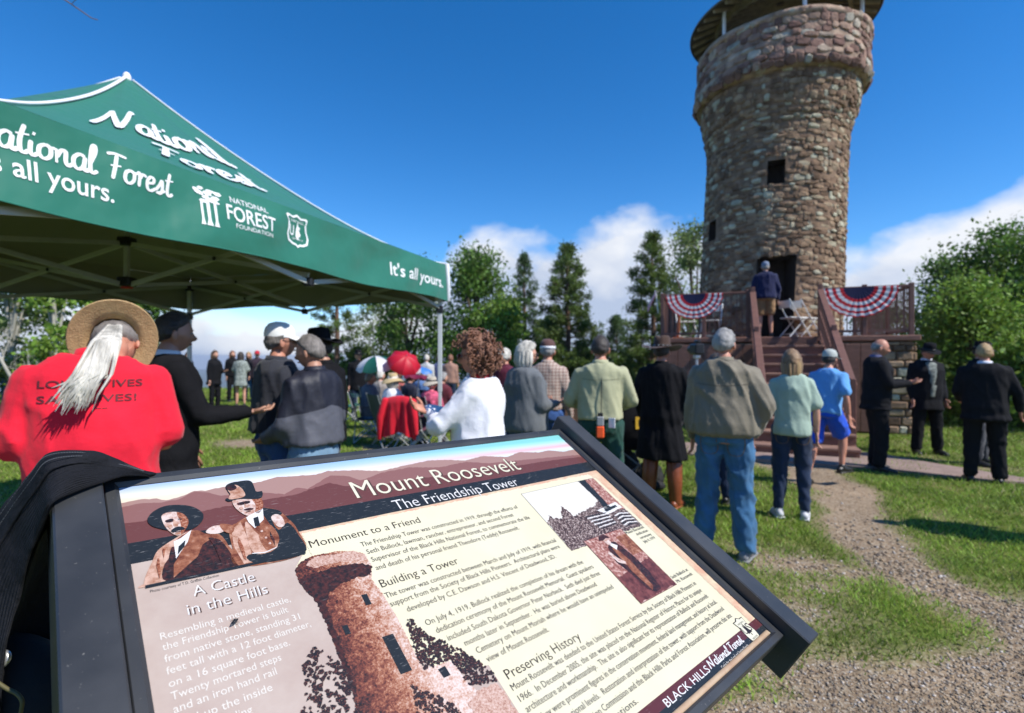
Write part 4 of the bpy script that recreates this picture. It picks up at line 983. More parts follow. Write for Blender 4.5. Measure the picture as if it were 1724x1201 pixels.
def graded(name, x0, x1, els, sc1, sc2, k=1.0):
    m = bpy.data.materials.new(name); m.use_nodes = True; t = m.node_tree; n = t.nodes; l = t.links; b = n['Principled BSDF']; b.inputs['Roughness'].default_value = .33; c = n.new('ShaderNodeTexCoord'); s_ = n.new('ShaderNodeSeparateXYZ'); l.new(c.outputs['Object'], s_.inputs[0])
    mr = n.new('ShaderNodeMapRange'); mr.inputs[1].default_value = x0; mr.inputs[2].default_value = x1; mr.inputs[3].default_value = -.25; mr.inputs[4].default_value = .30; l.new(s_.outputs[0], mr.inputs[0]); tot = mr.outputs[0]
    for sc, w_ in ((sc1, 1.1 * k), (sc2, .8 * k)):
        x = n.new('ShaderNodeTexNoise'); x.inputs['Scale'].default_value = sc; x.inputs['Detail'].default_value = 6; x.inputs['Roughness'].default_value = .7; l.new(c.outputs['Object'], x.inputs[0]); a = n.new('ShaderNodeMath'); a.operation = 'MULTIPLY_ADD'; a.inputs[1].default_value = w_; l.new(x.outputs[0], a.inputs[0]); l.new(tot, a.inputs[2]); tot = a.outputs[0]
    a = n.new('ShaderNodeMath'); a.operation = 'SUBTRACT'; a.inputs[1].default_value = .95 * k - .45; l.new(tot, a.inputs[0]); r = n.new('ShaderNodeValToRGB'); e = r.color_ramp.elements
    while len(e) < len(els): e.new(.5)
    for q, (p, cc) in zip(e, els): q.position = p; q.color = (*[v * .78 for v in cc], 1)
    l.new(a.outputs[0], r.inputs[0]); l.new(r.outputs[0], b.inputs['Base Color']); return m
TOWERP = graded('print_tower', .178, .285, [(.15, (.03, .018, .018)), (.35, (.20, .055, .035)), (.5, (.42, .17, .09)), (.65, (.62, .40, .31)), (.85, (.80, .66, .60))], 420, 90)
SEPIAL = pcol('print_sepia_lit', (.6, .4, .3), noise=(380, [(.32, (.28, .10, .06)), (.5, (.60, .38, .30)), (.7, (.78, .62, .55))], 7))
SEPIAD = pcol('print_sepia_dark', (.04, .015, .014), noise=(200, [(.4, (.020, .018, .02)), (.7, (.12, .035, .03))], 5), scr=.3)
FOLI = pcol('print_foliage', (.02, .02, .02), noise=(500, [(.5, (.02, .02, .024)), (.62, (.16, .05, .04)), (.72, (.5, .3, .24))], 4), scr=.2)
SKIN = pcol('print_face', (.72, .58, .52), noise=(110, [(.35, (.50, .27, .20)), (.55, (.76, .62, .56))], 4)); COATB = pcol('print_coat', (.30, .10, .05), noise=(85, [(.35, (.16, .045, .025)), (.55, (.34, .13, .07)), (.75, (.58, .34, .24))], 4), scr=.1)
COATL = pcol('print_coat_lit', (.55, .30, .2), noise=(75, [(.35, (.36, .15, .08)), (.6, (.68, .44, .34))], 4))
SKYP = bpy.data.materials.new('print_sky'); SKYP.use_nodes = True
def fill_sky(m):
    t = m.node_tree; n = t.nodes; l = t.links; b = n['Principled BSDF']; b.inputs['Roughness'].default_value = .33
    c = n.new('ShaderNodeTexCoord'); s_ = n.new('ShaderNodeSeparateXYZ'); l.new(c.outputs['Object'], s_.inputs[0])
    ma = n.new('ShaderNodeMath'); ma.operation = 'MULTIPLY_ADD'; ma.inputs[1].default_value = .028; l.new(s_.outputs[0], ma.inputs[0]); l.new(s_.outputs[1], ma.inputs[2])
    mr = n.new('ShaderNodeMapRange'); mr.inputs[1].default_value = -.055; mr.inputs[2].default_value = .010; l.new(ma.outputs[0], mr.inputs[0])
    r1 = n.new('ShaderNodeValToRGB'); e = r1.color_ramp.elements
    for p, cc in ((.45, (0.624, 0.560, 0.448)), (.62, (0.592, 0.592, 0.592)), (.80, (0.336, 0.448, 0.640))): q = e.new(p); q.color = (*cc, 1)
    e[0].color = (0.640, 0.528, 0.352, 1); e[-1].color = (0.240, 0.368, 0.608, 1)
    l.new(mr.outputs[0], r1.inputs[0])
    r2 = n.new('ShaderNodeValToRGB'); e = r2.color_ramp.elements
    for p, cc in ((.42, (0.576, 0.624, 0.608)), (.58, (0.608, 0.368, 0.400)), (.72, (0.528, 0.528, 0.560)), (.86, (0.320, 0.592, 0.592))): q = e.new(p); q.color = (*cc, 1)
    e[0].color = (0.440, 0.592, 0.560, 1); e[-1].color = (0.192, 0.496, 0.480, 1); l.new(mr.outputs[0], r2.inputs[0])
    fx = n.new('ShaderNodeMapRange'); fx.inputs[1].default_value = .25; fx.inputs[2].default_value = .75; l.new(s_.outputs[0], fx.inputs[0])
    mx = n.new('ShaderNodeMix'); mx.data_type = 'RGBA'; l.new(fx.outputs[0], mx.inputs[0]); l.new(r1.outputs[0], mx.inputs[6]); l.new(r2.outputs[0], mx.inputs[7]); l.new(mx.outputs[2], b.inputs['Base Color'])
fill_sky(SKYP)
LAY = [0]
def poly(name, pts, m, lay, jag=0, seed=0, parent=None):
    """flat print: polygon in millimetres, x right, y down from the top left of the panel"""
    P = [Vector((x, -y)) for x, y in pts]
    if jag:
        rr = random.Random(seed); Q = []
        for i in range(len(P)):
            a, b = P[i], P[(i + 1) % len(P)]; L_ = (b - a).length; k = max(1, int(L_ / (jag * 1.6))); nn = Vector((-(b - a).y, (b - a).x)).normalized() if L_ else Vector((0, 0))
            for j in range(k): Q.append(a + (b - a) * (j / k) + nn * rr.uniform(-jag, jag))
        P = Q
    bm = bmesh.new(); vs2 = [bm.verts.new((p.x / 1000, p.y / 1000, 0)) for p in P]; es = [bm.edges.new((vs2[i], vs2[(i + 1) % len(vs2)])) for i in range(len(vs2))]
    bmesh.ops.triangle_fill(bm, use_beauty=True, use_dissolve=False, edges=es, normal=(0, 0, 1))
    z = .0004 + lay * .00012
    V = [(v.co.x, v.co.y, z) for v in bm.verts]; bm.verts.index_update(); F = [tuple(v.index for v in f.verts) for f in bm.faces]
    F = [f if (Vector(V[f[1]]) - Vector(V[f[0]])).cross(Vector(V[f[2]]) - Vector(V[f[0]])).z > 0 else f[::-1] for f in F]; bm.free()
    return mesh(name, V, F, m, parent or sign)
def lines(name, L_, m, lay, cap, bold=0, off=(0, 0), shear=0, parent=None, res=2):
    V = []; F = []
    for (s, x, y, w_) in L_:
        co, f = text_geo(s, cap, w_, bold=bold, shear=shear, res=res); b0 = len(V)
        V += [((x + off[0] + c[0]) / 1000, (-(y + off[1]) + c[1]) / 1000, .0004 + lay * .00012) for c in co]; F += [tuple(i + b0 for i in q) for q in f]
    return mesh(name, V, F, m, parent or sign)
b = MB(); b.box((PW / 2, -PH / 2, -.012), (PW + .008, PH + .008, .0242)); pn = b.build('panel', CREAM, sign)
W_ = 914.; H_ = 609.6
poly('printed_sky', [(0, 0), (W_, 0), (W_, 95), (0, 75)], SKYP, 0)
def ridge(pts, amp, seed, step=4):
    rr = random.Random(seed); Q = []
    for (x0, y0), (x1, y1) in zip(pts[:-1], pts[1:]):
        k = max(1, int((x1 - x0) / step))
        for j in range(k): t = j / k; Q.append((x0 + (x1 - x0) * t, y0 + (y1 - y0) * t + rr.uniform(-amp, amp)))
    return Q + [pts[-1]]
poly('printed_ridge', ridge([(0, 30.8), (18, 28.2), (40, 31), (50, 36.8), (68, 34), (86, 25.4), (100, 28.5), (123, 25.7), (170, 26.4), (205, 19.2), (236, 22.5), (267, 25.6), (290, 21), (345, 29.5), (384, 40), (430, 34), (495, 29), (535, 34), (577, 44), (628, 38), (693, 52), (735, 42), (793, 52), (827, 50), (870, 62), (914, 61)], .8, 3) + [(914, 140), (0, 120)], M1, 1)
poly('printed_ridge', ridge([(0, 39), (24, 35.7), (44, 40.7), (65, 38.3), (87, 27), (99, 31), (118, 44), (172, 49), (204, 61), (226, 50), (242, 57), (289, 33), (320, 41), (336, 56), (384, 44), (443, 41), (508, 53), (577, 48), (626, 62), (699, 67), (775, 72), (914, 82)], .8, 4) + [(914, 140), (0, 120)], M2, 2)
poly('printed_ridge', ridge([(0, 68.5), (20, 70), (83, 70), (119, 67), (170, 66.8), (222, 65.5), (247, 58), (282, 51), (301, 62), (339, 76), (418, 73), (485, 76), (613, 80), (722, 84), (780, 84), (914, 90)], .8, 5) + [(914, 140), (0, 120)], M3, 3)
poly('printed_band', [(0, 104.7), (111, 106), (208, 107), (893, 110.5), (914, 110.5), (914, 142), (194, 142), (0, 139)], DARK, 4)
poly('printed_border', [(194, 142), (914, 142), (914, 576), (893, 577), (888, 163), (640, 152), (196, 152)], ORANGE, 1, jag=1.2, seed=4)
poly('printed_cream', [(203, 147)] + ridge([(203, 146), (874, 149)], 1.2, 8, 6) + ridge([(149, 880), (577, 884)], 1.4, 9, 6) [:0] + [(880, 160), (884, 300), (879, 430), (886, 560), (884, 577), (203, 577)], CREAM, 2, jag=1.0, seed=7)
poly('printed_column', [(0, 139), (194, 142), (200, 160), (194, 182), (176, 204), (200, 300), (300, 420), (355, 432), (355, 609.6), (0, 609.6)], PINK, 5)
# logo bands at the foot
poly('printed_footband', [(355, 576), (914, 577), (914, 592), (355, 592)], MAROON, 6); poly('printed_footband', [(355, 592), (914, 592), (914, 606), (355, 606)], DARK, 6)
# the round wooden slat along the bottom edge
b = MB(); b.tube([(.36, -.6065, .0022), (.905, -.6055, .0022)], (.0045, .0030), 12, ref=(0, 0, 1)); b.build('bottom_slat', WOOD, sign, True)
# headline and texts
lines('title_shadow', [('Mount Roosevelt', 313.5, 97.0, 387)], SHAD, 7, 42.5, bold=-.004, off=(1.8, 1.8)); lines('title', [('Mount Roosevelt', 312, 97.0, 387)], IVORY, 8, 42.5, bold=-.004, res=4)
lines('subtitle', [('The Friendship Tower', 365, 139.5, 292)], WHITE, 8, 24.5, bold=-.008, res=4)
lines('heading', [('Monument to a Friend', 206.5, 176.4, 187)], INK, 6, 14.3, res=3, bold=-.006); lines('heading', [('Building a Tower', 274, 273.4, 137)], INK, 6, 14.3, res=3, bold=-.006); lines('heading', [('Preserving History', 369, 460, 151)], INK, 6, 14.3, res=3, bold=-.006)
BC = 9.3
lines('paragraph', [('The Friendship Tower was constructed in 1919, through the efforts of', 277, 196.2, 329), ('Seth Bullock, lawman, rancher, entrepreneur, and second Forest', 279.8, 211.9, 302), ('Supervisor of the Black Hills National Forest, to commemorate the life', 280.5, 227.3, 332), ('and death of his personal friend Theodore (Teddy) Roosevelt.', 279.8, 243.1, 291)], INK2, 6, BC, bold=-.002)
lines('paragraph', [('The tower was constructed between March and July of 1919, with financial', 272, 291.3, 354), ('support from the Society of Black Hills Pioneers.  Architectural plans were', 272.6, 305.8, 350), ('developed by C.E. Dawson and H.S. Vincent of Deadwood, SD.', 290.7, 321.6, 306)], INK2, 6, BC, bold=-.002)
lines('paragraph', [('On July 4, 1919, Bullock realized the completion of his dream with the', 305, 350, 338), ('dedication ceremony of the Mount Roosevelt Memorial.  Guest speakers', 313, 365.4, 343), ('included South Dakota Governor Peter Norbeck.  Seth died just three', 322.4, 381.3, 335), ('months later in September.  He was buried above Deadwood', 340.7, 397, 289), ('Cemetery on Mount Moriah where he would have an unimpeded', 350.4, 413, 309), ('view of Mount Roosevelt.', 356.7, 428.8, 121)], INK2, 6, BC, bold=-.002)
lines('paragraph', [('Mount Roosevelt was deeded to the United States Forest Service by the Society of Black Hills Pioneers in', 365.5, 474.6, 491), ('1966.  In December 2005, the site was placed on the National Register of Historic Places for its unique', 366, 490.2, 487), ('architecture and workmanship.  The site is also significant for its representation of Bullock and Roosevelt', 366, 504.6, 488), ('as they were prominent figures in the conservation movement, federal land management, and history at local,', 366, 520.5, 494), ('state and national levels.  Restoration and interpretation of the tower, with support from the Deadwood', 366, 536.5, 494), ('Historic Preservation Commission and the Black Hills Parks and Forest Association, will preserve this site', 366, 552.5, 496), ('for future generations.', 366, 568, 164)], INK2, 6, BC, bold=-.002)
lines('footer_name', [('BLACK HILLS', 569, 594.3, 131)], WHITE, 8, 11.8, bold=.004, res=3)
co, F = script_geo('National Forest', 13.5, 124, .075); mesh('footer_script', [((705 + c[0]) / 1000, (-593 + c[1]) / 1000, .0004 + 9 * .00012) for c in co], F, WHITE, sign)
lines('footer_motto', [('Caring for the Land and Serving People', 727, 602.5, 103)], PALE, 8, 5)
lines('side_heading_shadow', [('A Castle', 55.2, 208.6, 69), ('in the Hills', 45.5, 232.1, 88)], SHAD, 7, 16, off=(.9, .9), bold=-.008); lines('side_heading', [('A Castle', 54.5, 208, 69), ('in the Hills', 44.8, 231.5, 88)], WHITE, 8, 16, bold=-.008, res=3)
lines('side_paragraph', [('Resembling a medieval castle,', 15.3, 253, 139), ('the Friendship Tower is built', 15.3, 266.6, 132), ('from native stone, standing 31', 15.3, 281, 142), ('feet tall with a 12 foot diameter,', 15, 295.4, 151), ('on a 16 square foot base.', 15, 309.9, 121), ('Twenty mortared steps', 15, 324, 107), ('and an iron hand rail', 15, 338, 98), ('lead up the inside', 15, 353.5, 89), ('of the building', 15, 368, 65)], PALE, 8, 9.2, res=3, bold=.002)
lines('photo_credit', [('Photo courtesy of T.D. Griffith Collection', 13.7, 187.6, 72)], INK2, 8, 4.2)
lines('photo_caption', [('Mount Roosevelt', 809, 326.5, 66), ('dedication', 833, 337, 43), ('ceremony', 833, 347.5, 42), ('July 4, 1919', 832, 358, 43)], INK2, 6, 7.2); lines('photo_caption', [('Seth Bullock at', 811, 445, 62), ('Mt. Roosevelt', 814, 456, 59)], INK2, 6, 7.2)
# shield by the footer
sx_, sy_ = 864, 583
poly('printed_shield', [(sx_ + x * 36, sy_ - y * 52) for x, y in [(-.5, .42), (-.2, .42), (0, .5), (.2, .42), (.5, .42), (.42, .2), (.5, -.15), (.44, -.34), (0, -.5), (-.44, -.34), (-.5, -.15), (-.42, .2)]], INK, 9)
poly('printed_shield', [(sx_ + x * 33, sy_ - y * 48.5) for x, y in [(-.5, .42), (-.2, .42), (0, .5), (.2, .42), (.5, .42), (.42, .2), (.5, -.15), (.44, -.34), (0, -.5), (-.44, -.34), (-.5, -.15), (-.42, .2)]], IVORY, 10)
lines('shield_letter', [('U', sx_ - 14, sy_ + 5, 11), ('S', sx_ + 4, sy_ + 5, 10)], INK, 11, 16); poly('printed_pine', [(sx_ + x, sy_ + y) for x, y in [(-7, 7), (-1, 6), (-1, 11), (1, 11), (1, 6), (7, 7), (0, -14)]], INK, 11)
lines('shield_lettering', [('FOREST SERVICE', sx_ - 11, sy_ - 13, 22), ('AGRICULTURE', sx_ - 10, sy_ + 17, 20)], INK2, 11, 3)
# crowd photograph
poly('crowd_photo', [(640.5, 163), (877, 163), (877, 319), (640.5, 319)], INK, 5); poly('crowd_photo', [(641.2, 163.7), (876.3, 163.7), (876.3, 318.3), (641.2, 318.3)], pcol('print_photo_sky', (.80, .76, .68)), 6)
poly('photo_ridge', [(641.3, 318.3), (641.3, 246), (655, 238), (661, 230), (664, 240), (685, 248), (706, 222), (711, 215), (717, 232), (718, 250), (758, 243), (800, 239), (821, 228), (876.2, 236), (876.2, 318.3)], PHOTO1, 7, jag=2.2, seed=5)
poly('photo_tower', [(822, 163.8), (876.2, 163.8), (876.2, 268), (815, 258), (824, 230)], PHOTO2, 8, jag=1, seed=2); poly('photo_tower', [(822, 163.8), (846, 163.8), (838, 258), (815, 258), (824, 230)], DARK, 9, jag=1, seed=2)
for k in range(9):
    xx = 744 + k * 1.5; poly('photo_flag', [(xx + 10 * math.sin(k * .9) * .3, 258 + k * 4.6), (812, 262 + k * 4.0), (812, 264 + k * 4.0), (xx, 260.4 + k * 4.6)], WHITE if k % 2 else DARK, 9, jag=.8, seed=k)
for k in range(8): poly('photo_flag', [(826 + 2 * math.sin(k), 276 + k * 4.6), (846, 273 + k * 4.6), (872, 279 + k * 4.4), (872, 281.5 + k * 4.4), (846, 275.6 + k * 4.6), (826, 278.6 + k * 4.6)], WHITE if k % 2 == 0 else DARK, 10, jag=.8, seed=k)
poly('photo_flag', [(792, 252), (868, 244), (872, 262), (812, 268)], WHITE, 9, jag=1); poly('photo_flag', [(812, 256), (858, 251), (860, 257), (816, 262)], DARK, 10, jag=1)
# standing figure photograph
poly('figure_photo', [(685, 309), (807.5, 309), (807.5, 457.5), (685, 457.5)], MAROON, 8); poly('figure_photo', [(686, 310), (806.5, 310), (806.5, 456.5), (686, 456.5)], PHOTO2, 9)
poly('photo_plaque', [(772, 324), (806, 324), (806, 372), (772, 372)], COATB, 10); [lines('photo_plaque_lines', [('~~~~~~~', 775, 332 + k * 6, 28)], COATL, 11, 2) for k in range(6)]
poly('photo_ledge', [(686, 400), (806, 388), (806, 456), (686, 456)], pcol('print_dark_rock', (.15, .04, .035), noise=(60, [(.35, (.07, .02, .02)), (.65, (.25, .08, .07))], 8), scr=.25), 10, jag=2, seed=8)
poly('photo_figure', [(738, 334), (748, 330), (758, 332), (764, 345), (770, 372), (772, 410), (762, 450), (742, 452), (728, 440), (724, 400), (716, 372), (722, 350), (730, 338)], SEPIAD, 11, jag=.8, seed=3)
poly('photo_figure', [(736, 345), (744, 340), (752, 380), (748, 440), (738, 446), (732, 400)], COATB, 12, jag=.6); poly('photo_arm', [(716, 350), (722, 346), (728, 366), (738, 378), (734, 384), (720, 374)], SKIN, 13, jag=.5)
poly('photo_face', [(733, 320), (741, 317), (748, 321), (748, 331), (741, 337), (734, 332)], SKIN, 13, jag=.4); poly('photo_hat', [(722, 319), (730, 311), (741, 309), (751, 313), (755, 321), (744, 319), (732, 322)], SEPIAD, 14); poly('photo_shirt', [(738, 335), (746, 333), (756, 342), (750, 346), (744, 350)], WHITE, 13)
# tower picture
poly('printed_tower', [(173.3, 208.3), (185, 196), (201.6, 191), (238.9, 193), (262, 200), (275.3, 209.6), (276.4, 231.9), (266, 256), (270, 280), (272.3, 319), (272, 360), (270, 402), (309.6, 405.8), (312.6, 418), (314, 441), (330, 470), (352, 498), (354, 609), (168, 609), (172, 500), (176, 410), (180, 393), (182, 340), (184.4, 298), (183.6, 263), (173, 230.5)], TOWERP, 6, jag=.8, seed=5)
poly('printed_tower_light', [(205, 193), (262, 201), (274, 210), (274, 222), (235, 212), (200, 212), (190, 204)], SEPIAL, 7, jag=1.6, seed=7)
poly('printed_tower_shade', [(173, 230.5), (184, 221), (228, 218), (262, 224), (276, 234), (268, 248), (250, 246), (225, 249), (205, 256), (194, 272), (190, 330), (186, 390), (180, 393), (184, 298), (183, 263)], SEPIAD, 8, jag=1.6, seed=8)
for q in ([(241.5, 274.5), (249.5, 275.5), (249, 293), (241, 292)], [(200, 308.5), (207.3, 309.5), (206.8, 323), (199.8, 322.2)], [(241, 342), (256.3, 343), (256.5, 396.5), (241, 395.5)], [(287.5, 409.3), (298.3, 409), (298.9, 422.2), (288.8, 421.8)]): poly('printed_window', q, DARK, 9)
def scatter_tree(region, n, smin, smax, m, lay, seed, tip=None):
    rr = random.Random(seed); x0 = min(p[0] for p in region); x1 = max(p[0] for p in region); y0 = min(p[1] for p in region); y1 = max(p[1] for p in region)
    def ins(x, y):
        c = False
        for i in range(len(region)):
            (ax, ay), (bx, by) = region[i], region[i - 1]
            if (ay > y) != (by > y) and x < (bx - ax) * (y - ay) / (by - ay) + ax: c = not c
        return c
    V = []; F = []; k = 0
    while k < n:
        x, y = rr.uniform(x0, x1), rr.uniform(y0, y1)
        if not ins(x, y): continue
        k += 1; s_ = rr.uniform(smin, smax); b0 = len(V); m_ = 6; a0 = rr.random() * 6
        for j in range(m_): q = s_ * rr.uniform(.4, 1.3); V.append(((x + q * cos(a0 + j * 6.28 / m_)) / 1000, -(y + q * sin(a0 + j * 6.28 / m_)) / 1000, .0004 + lay * .00012 + k * 1e-7))
        F.append(tuple(b0 + j for j in range(m_)))
    return mesh('printed_tree', V, F, m, sign)
scatter_tree([(146, 333), (157, 320.8), (165, 327.7), (170, 337), (179.5, 345.8), (182, 383), (188, 430), (190, 609), (90, 609), (104, 470), (112, 420), (124.3, 389), (133.6, 377.7), (135, 350)], 900, 1.6, 4.2, FOLI, 10, 1)
scatter_tree([(285.7, 324.5), (291.6, 343.7), (299.5, 363.5), (322, 386.3), (339.5, 412.2), (354, 440), (353, 454), (314.6, 445), (312, 418.4), (309.6, 405.8), (271, 401.9), (271.4, 380.4), (276.5, 356.7)], 520, 1.2, 3.4, FOLI, 10, 2)
scatter_tree([(245.4, 412.1), (258, 422.4), (272.3, 440.3), (284.7, 457.3), (290, 500), (240, 500), (238, 440)], 300, 1.4, 3.6, FOLI, 10, 3)
poly('printed_rocks', [(301, 460.5), (324, 453), (352, 457), (354, 520), (318, 520), (300.2, 480)], SEPIAL, 9, jag=2, seed=9)
# the two gentlemen, cut out over the hills
fig = [('coat', 'm1', [(9.3, 173.4), (13, 160), (20.6, 143.4), (29.1, 126), (47.8, 112.9), (59.8, 105.6), (72.7, 103.7), (83.6, 112.8), (99.8, 118.7), (106, 141), (112, 178), (12.9, 178.3)], COATL, 6),
 ('coat', 'm1', [(50, 116), (72.7, 103.7), (83.6, 112.8), (99.8, 118.7), (106, 141), (112, 176), (40, 177), (43, 150)], COATB, 7), ('coat_shade', 'm1', [(32, 177.8), (38, 143), (45, 125), (50, 140), (42, 155), (66, 152), (77.8, 131), (98, 128), (108, 172), (104, 178)], SEPIAD, 8),
 ('lapel', 'm1', [(41.8, 154.3), (77.6, 131.7), (68, 150), (38.8, 174.5)], COATB, 9), ('shirt', 'm1', [(47.2, 117), (55.6, 113.3), (69.8, 102), (62, 122), (45.6, 145.6)], WHITE, 9), ('tie', 'm1', [(51.1, 126.7), (60.3, 117.9), (57.5, 128.7), (48, 140.2)], DARK, 10),
 ('hat', 'm1', [(24.5, 73.1), (27, 64), (34, 56), (44, 50.5), (56, 50), (70.7, 54.3), (81, 62), (87, 72), (88, 80), (84.5, 89.8), (75, 98.7), (66, 101), (50, 98), (37.5, 91.3), (28, 83)], DARK, 10), ('face', 'm1', [(40.7, 67.2), (49.5, 63.2), (60.3, 66.2), (64, 76.8), (64.6, 90.9), (60.2, 101.9), (54.3, 108.1), (48.1, 103.1), (42.8, 91.7), (40.4, 79.8)], SKIN, 11),
 ('face_shade', 'm1', [(58, 66), (66, 72), (69, 86), (63.5, 99), (57, 107), (58.6, 95), (59.5, 84)], SEPIA, 12), ('brow', 'm1', [(43.4, 77.5), (51.5, 76), (52.2, 81.5), (45, 82)], SEPIAD, 12), ('moustache', 'm1', [(46.9, 97.8), (53.9, 92.4), (61.2, 95), (62, 99.6), (55, 99.8), (49, 102)], DARK, 13),
 ('nose', 'm1', [(53, 78), (56.5, 90), (51, 90.5)], COATL, 12),
 ('coat', 'm2', [(113.2, 114.3), (124, 105), (137.5, 97.1), (165.6, 84.2), (183.6, 94.1), (192.4, 112), (198.8, 136.6), (194, 184), (112, 180), (110, 150)], COATB, 8), ('coat_shade', 'm2', [(161, 90), (166.9, 84.5), (185.2, 94.5), (186, 104), (172, 105), (174, 132), (189.5, 121.4), (197, 148), (195, 184), (133.5, 181.8), (125.5, 165), (152.8, 169), (166, 150), (166, 120)], DARK, 10),
 ('lapel', 'm2', [(116, 116), (130, 103), (132, 140), (128, 178), (117, 178), (112, 145)], COATL, 9), ('vest', 'm2', [(136.8, 104.7), (146.1, 133.3), (165.4, 131.2), (163.4, 162.7), (134.9, 166.2), (131.3, 137.5)], COATL, 11), ('vest', 'm2', [(147, 130), (165, 118), (170, 150), (150, 166)], COATB, 12),
 ('shirt', 'm2', [(139, 97.5), (146, 93.6), (165, 85.6), (160.3, 107.3), (145, 120.7), (139.8, 107.5)], WHITE, 12), ('tie', 'm2', [(147.6, 101.3), (154.6, 99.5), (152.7, 117.5), (145.6, 118.4)], DARK, 13), ('face', 'm2', [(130.3, 58.3), (146.8, 56.4), (164.4, 60.7), (166.7, 75), (163.7, 85.3), (156.8, 93.2), (146, 96.6), (136.7, 88.9), (129.8, 74.1)], SKIN, 11),
 ('face_shade', 'm2', [(155, 58), (167.7, 61.5), (166.8, 80), (158.2, 92.8), (153.2, 90.4), (157.4, 76.1)], SEPIA, 12), ('hat', 'm2', [(127.4, 26.7), (145.6, 20.2), (163.8, 23.1), (164.8, 46.6), (173.4, 48.3), (170.3, 60.9), (161.2, 63.9), (140.5, 58.8), (124.9, 60), (121.9, 53.3), (130.1, 51.7)], DARK, 13),
 ('hat_light', 'm2', [(128.4, 31.7), (141.3, 27.1), (148.7, 42.8), (146, 55.2), (126, 55.9), (129.7, 46.2)], COATL, 14), ('hat_band', 'm2', [(127.4, 28.7), (138.1, 25.6), (140.5, 35.2), (130.6, 38.4)], SEPIAD, 15), ('glasses', 'm2', [(135, 66), (150, 65), (150, 70), (136, 71)], SEPIAD, 13), ('moustache', 'm2', [(139, 82), (147, 79.5), (153, 83), (146, 85)], SEPIAD, 13),
 ('hand', 'm2', [(85.5, 110.1), (92, 104), (99.8, 102.7), (107.2, 104.4), (110.1, 112.2), (99.7, 117.7), (88.3, 114.8)], SKIN, 12), ('arm', 'm2', [(104.7, 101.2), (119.9, 109.5), (114.6, 121.7), (105.6, 114.4)], COATB, 13), ('fist', 'm2', [(171, 106), (181, 102), (186, 112), (184, 126), (175, 126)], SKIN, 12), ('button', 'm2', [(150.5, 128), (153, 127), (153.4, 130), (151, 130.6)], SKIN, 14), ('button', 'm2', [(152.5, 141), (155, 140), (155.4, 143), (153, 143.6)], SKIN, 14), ('button', 'm2', [(154.5, 153), (157, 152), (157.4, 155), (155, 155.6)], SKIN, 14)]
def rounded(pts, n=5):
    P = [np.array(p, float) for p in pts]; k = len(P); o = []
    for i in range(k):
        p0, p1, p2, p3 = P[i - 1], P[i], P[(i + 1) % k], P[(i + 2) % k]
        for j in range(n): t = j / n; o.append(tuple(.5 * ((2 * p1) + (-p0 + p2) * t + (2 * p0 - 5 * p1 + 4 * p2 - p3) * t * t * .9 + (-p0 + 3 * p1 - 3 * p2 + p3) * t ** 3 * .9)))
    return o
for nm, who, pts_, m, lay in fig:
    try: poly('printed_' + nm, rounded(pts_) if nm not in ('lapel', 'shirt', 'tie') else pts_, m, lay + 6)
    except Exception: poly('printed_' + nm, pts_, m, lay + 6)
# small tonal touches on the portraits: eyes, cheek and coat folds
for nm, q, m in (('eye_line', [(44, 79.5), (50.5, 78), (51, 79.8), (44.6, 81)], DARK), ('eye_line', [(57.5, 78.5), (62, 79.2), (62, 80.8), (57.6, 80)], DARK), ('cheek', [(44, 88), (49, 87), (50, 92), (46, 94)], COATL), ('mouth_line', [(51, 101.5), (58, 100.8), (57, 102.4), (52, 102.6)], SEPIAD), ('chin_shade', [(50, 104), (57, 102.8), (56, 107), (53.5, 107)], COATL),
      ('eye_line', [(137, 67), (142, 66.5), (142, 68.4), (137.4, 69)], DARK), ('eye_line', [(146.5, 66.6), (150.5, 66.8), (150.5, 68.6), (146.5, 68.4)], DARK), ('nose_shade', [(143.5, 69), (145.8, 78), (141.6, 78)], COATL), ('cheek', [(134, 76), (139, 75), (139.5, 80), (136, 81)], COATL), ('mouth_line', [(141, 86.5), (148, 86), (147.5, 87.4), (141.6, 88)], SEPIAD),
      ('coat_fold', [(24, 150), (27, 140), (28.5, 141), (27, 165), (24.5, 172)], SEPIA), ('coat_fold', [(33, 128), (36, 124), (37, 127), (33, 142)], SEPIA), ('coat_fold', [(86, 122), (92, 124), (96, 150), (92, 168), (90, 140)], SEPIAD), ('coat_fold', [(118, 140), (121, 132), (123, 150), (121, 174), (118.5, 170)], SEPIA), ('coat_fold', [(160, 140), (162, 132), (163.5, 150), (161, 160)], SEPIAD), ('watch_chain', [(130, 164), (146, 167), (162, 163), (162, 164.2), (146, 168.6), (130, 165.4)], WHITE)):
    poly('printed_' + nm, q, m, 22)
poly('printed_photo_foot', [(10, 176.5), (196, 181.5), (196, 185.5), (10, 180.5)], DARK, 20)
# a fly on the panel
fly = MB(); fly.ell((.088, -.259, .0042), (.0042, .0016, .0016), 8, 6, Matrix.Rotation(R(35), 3, 'Z'))
for s_ in (-1, 1):
    fly.ell((.0855, -.2605 + s_ * .0012, .0052), (.0045, .0012, .0003), 8, 4, Matrix.Rotation(R(35 + s_ * 14), 3, 'Z'))
    for k in (-1, 0, 1): fly.tube([(.088 + k * .0015, -.259, .004), (.088 + k * .0018 - s_ * .0015, -.259 + s_ * .003, .0034), (.088 + k * .0022 - s_ * .002, -.259 + s_ * .004, .003)], .00022, 4)
fo = fly.build('fly', black_m); fo.matrix_world = sign.matrix_world; tag(fo, 'small black fly sitting on the panel text', 'fly')
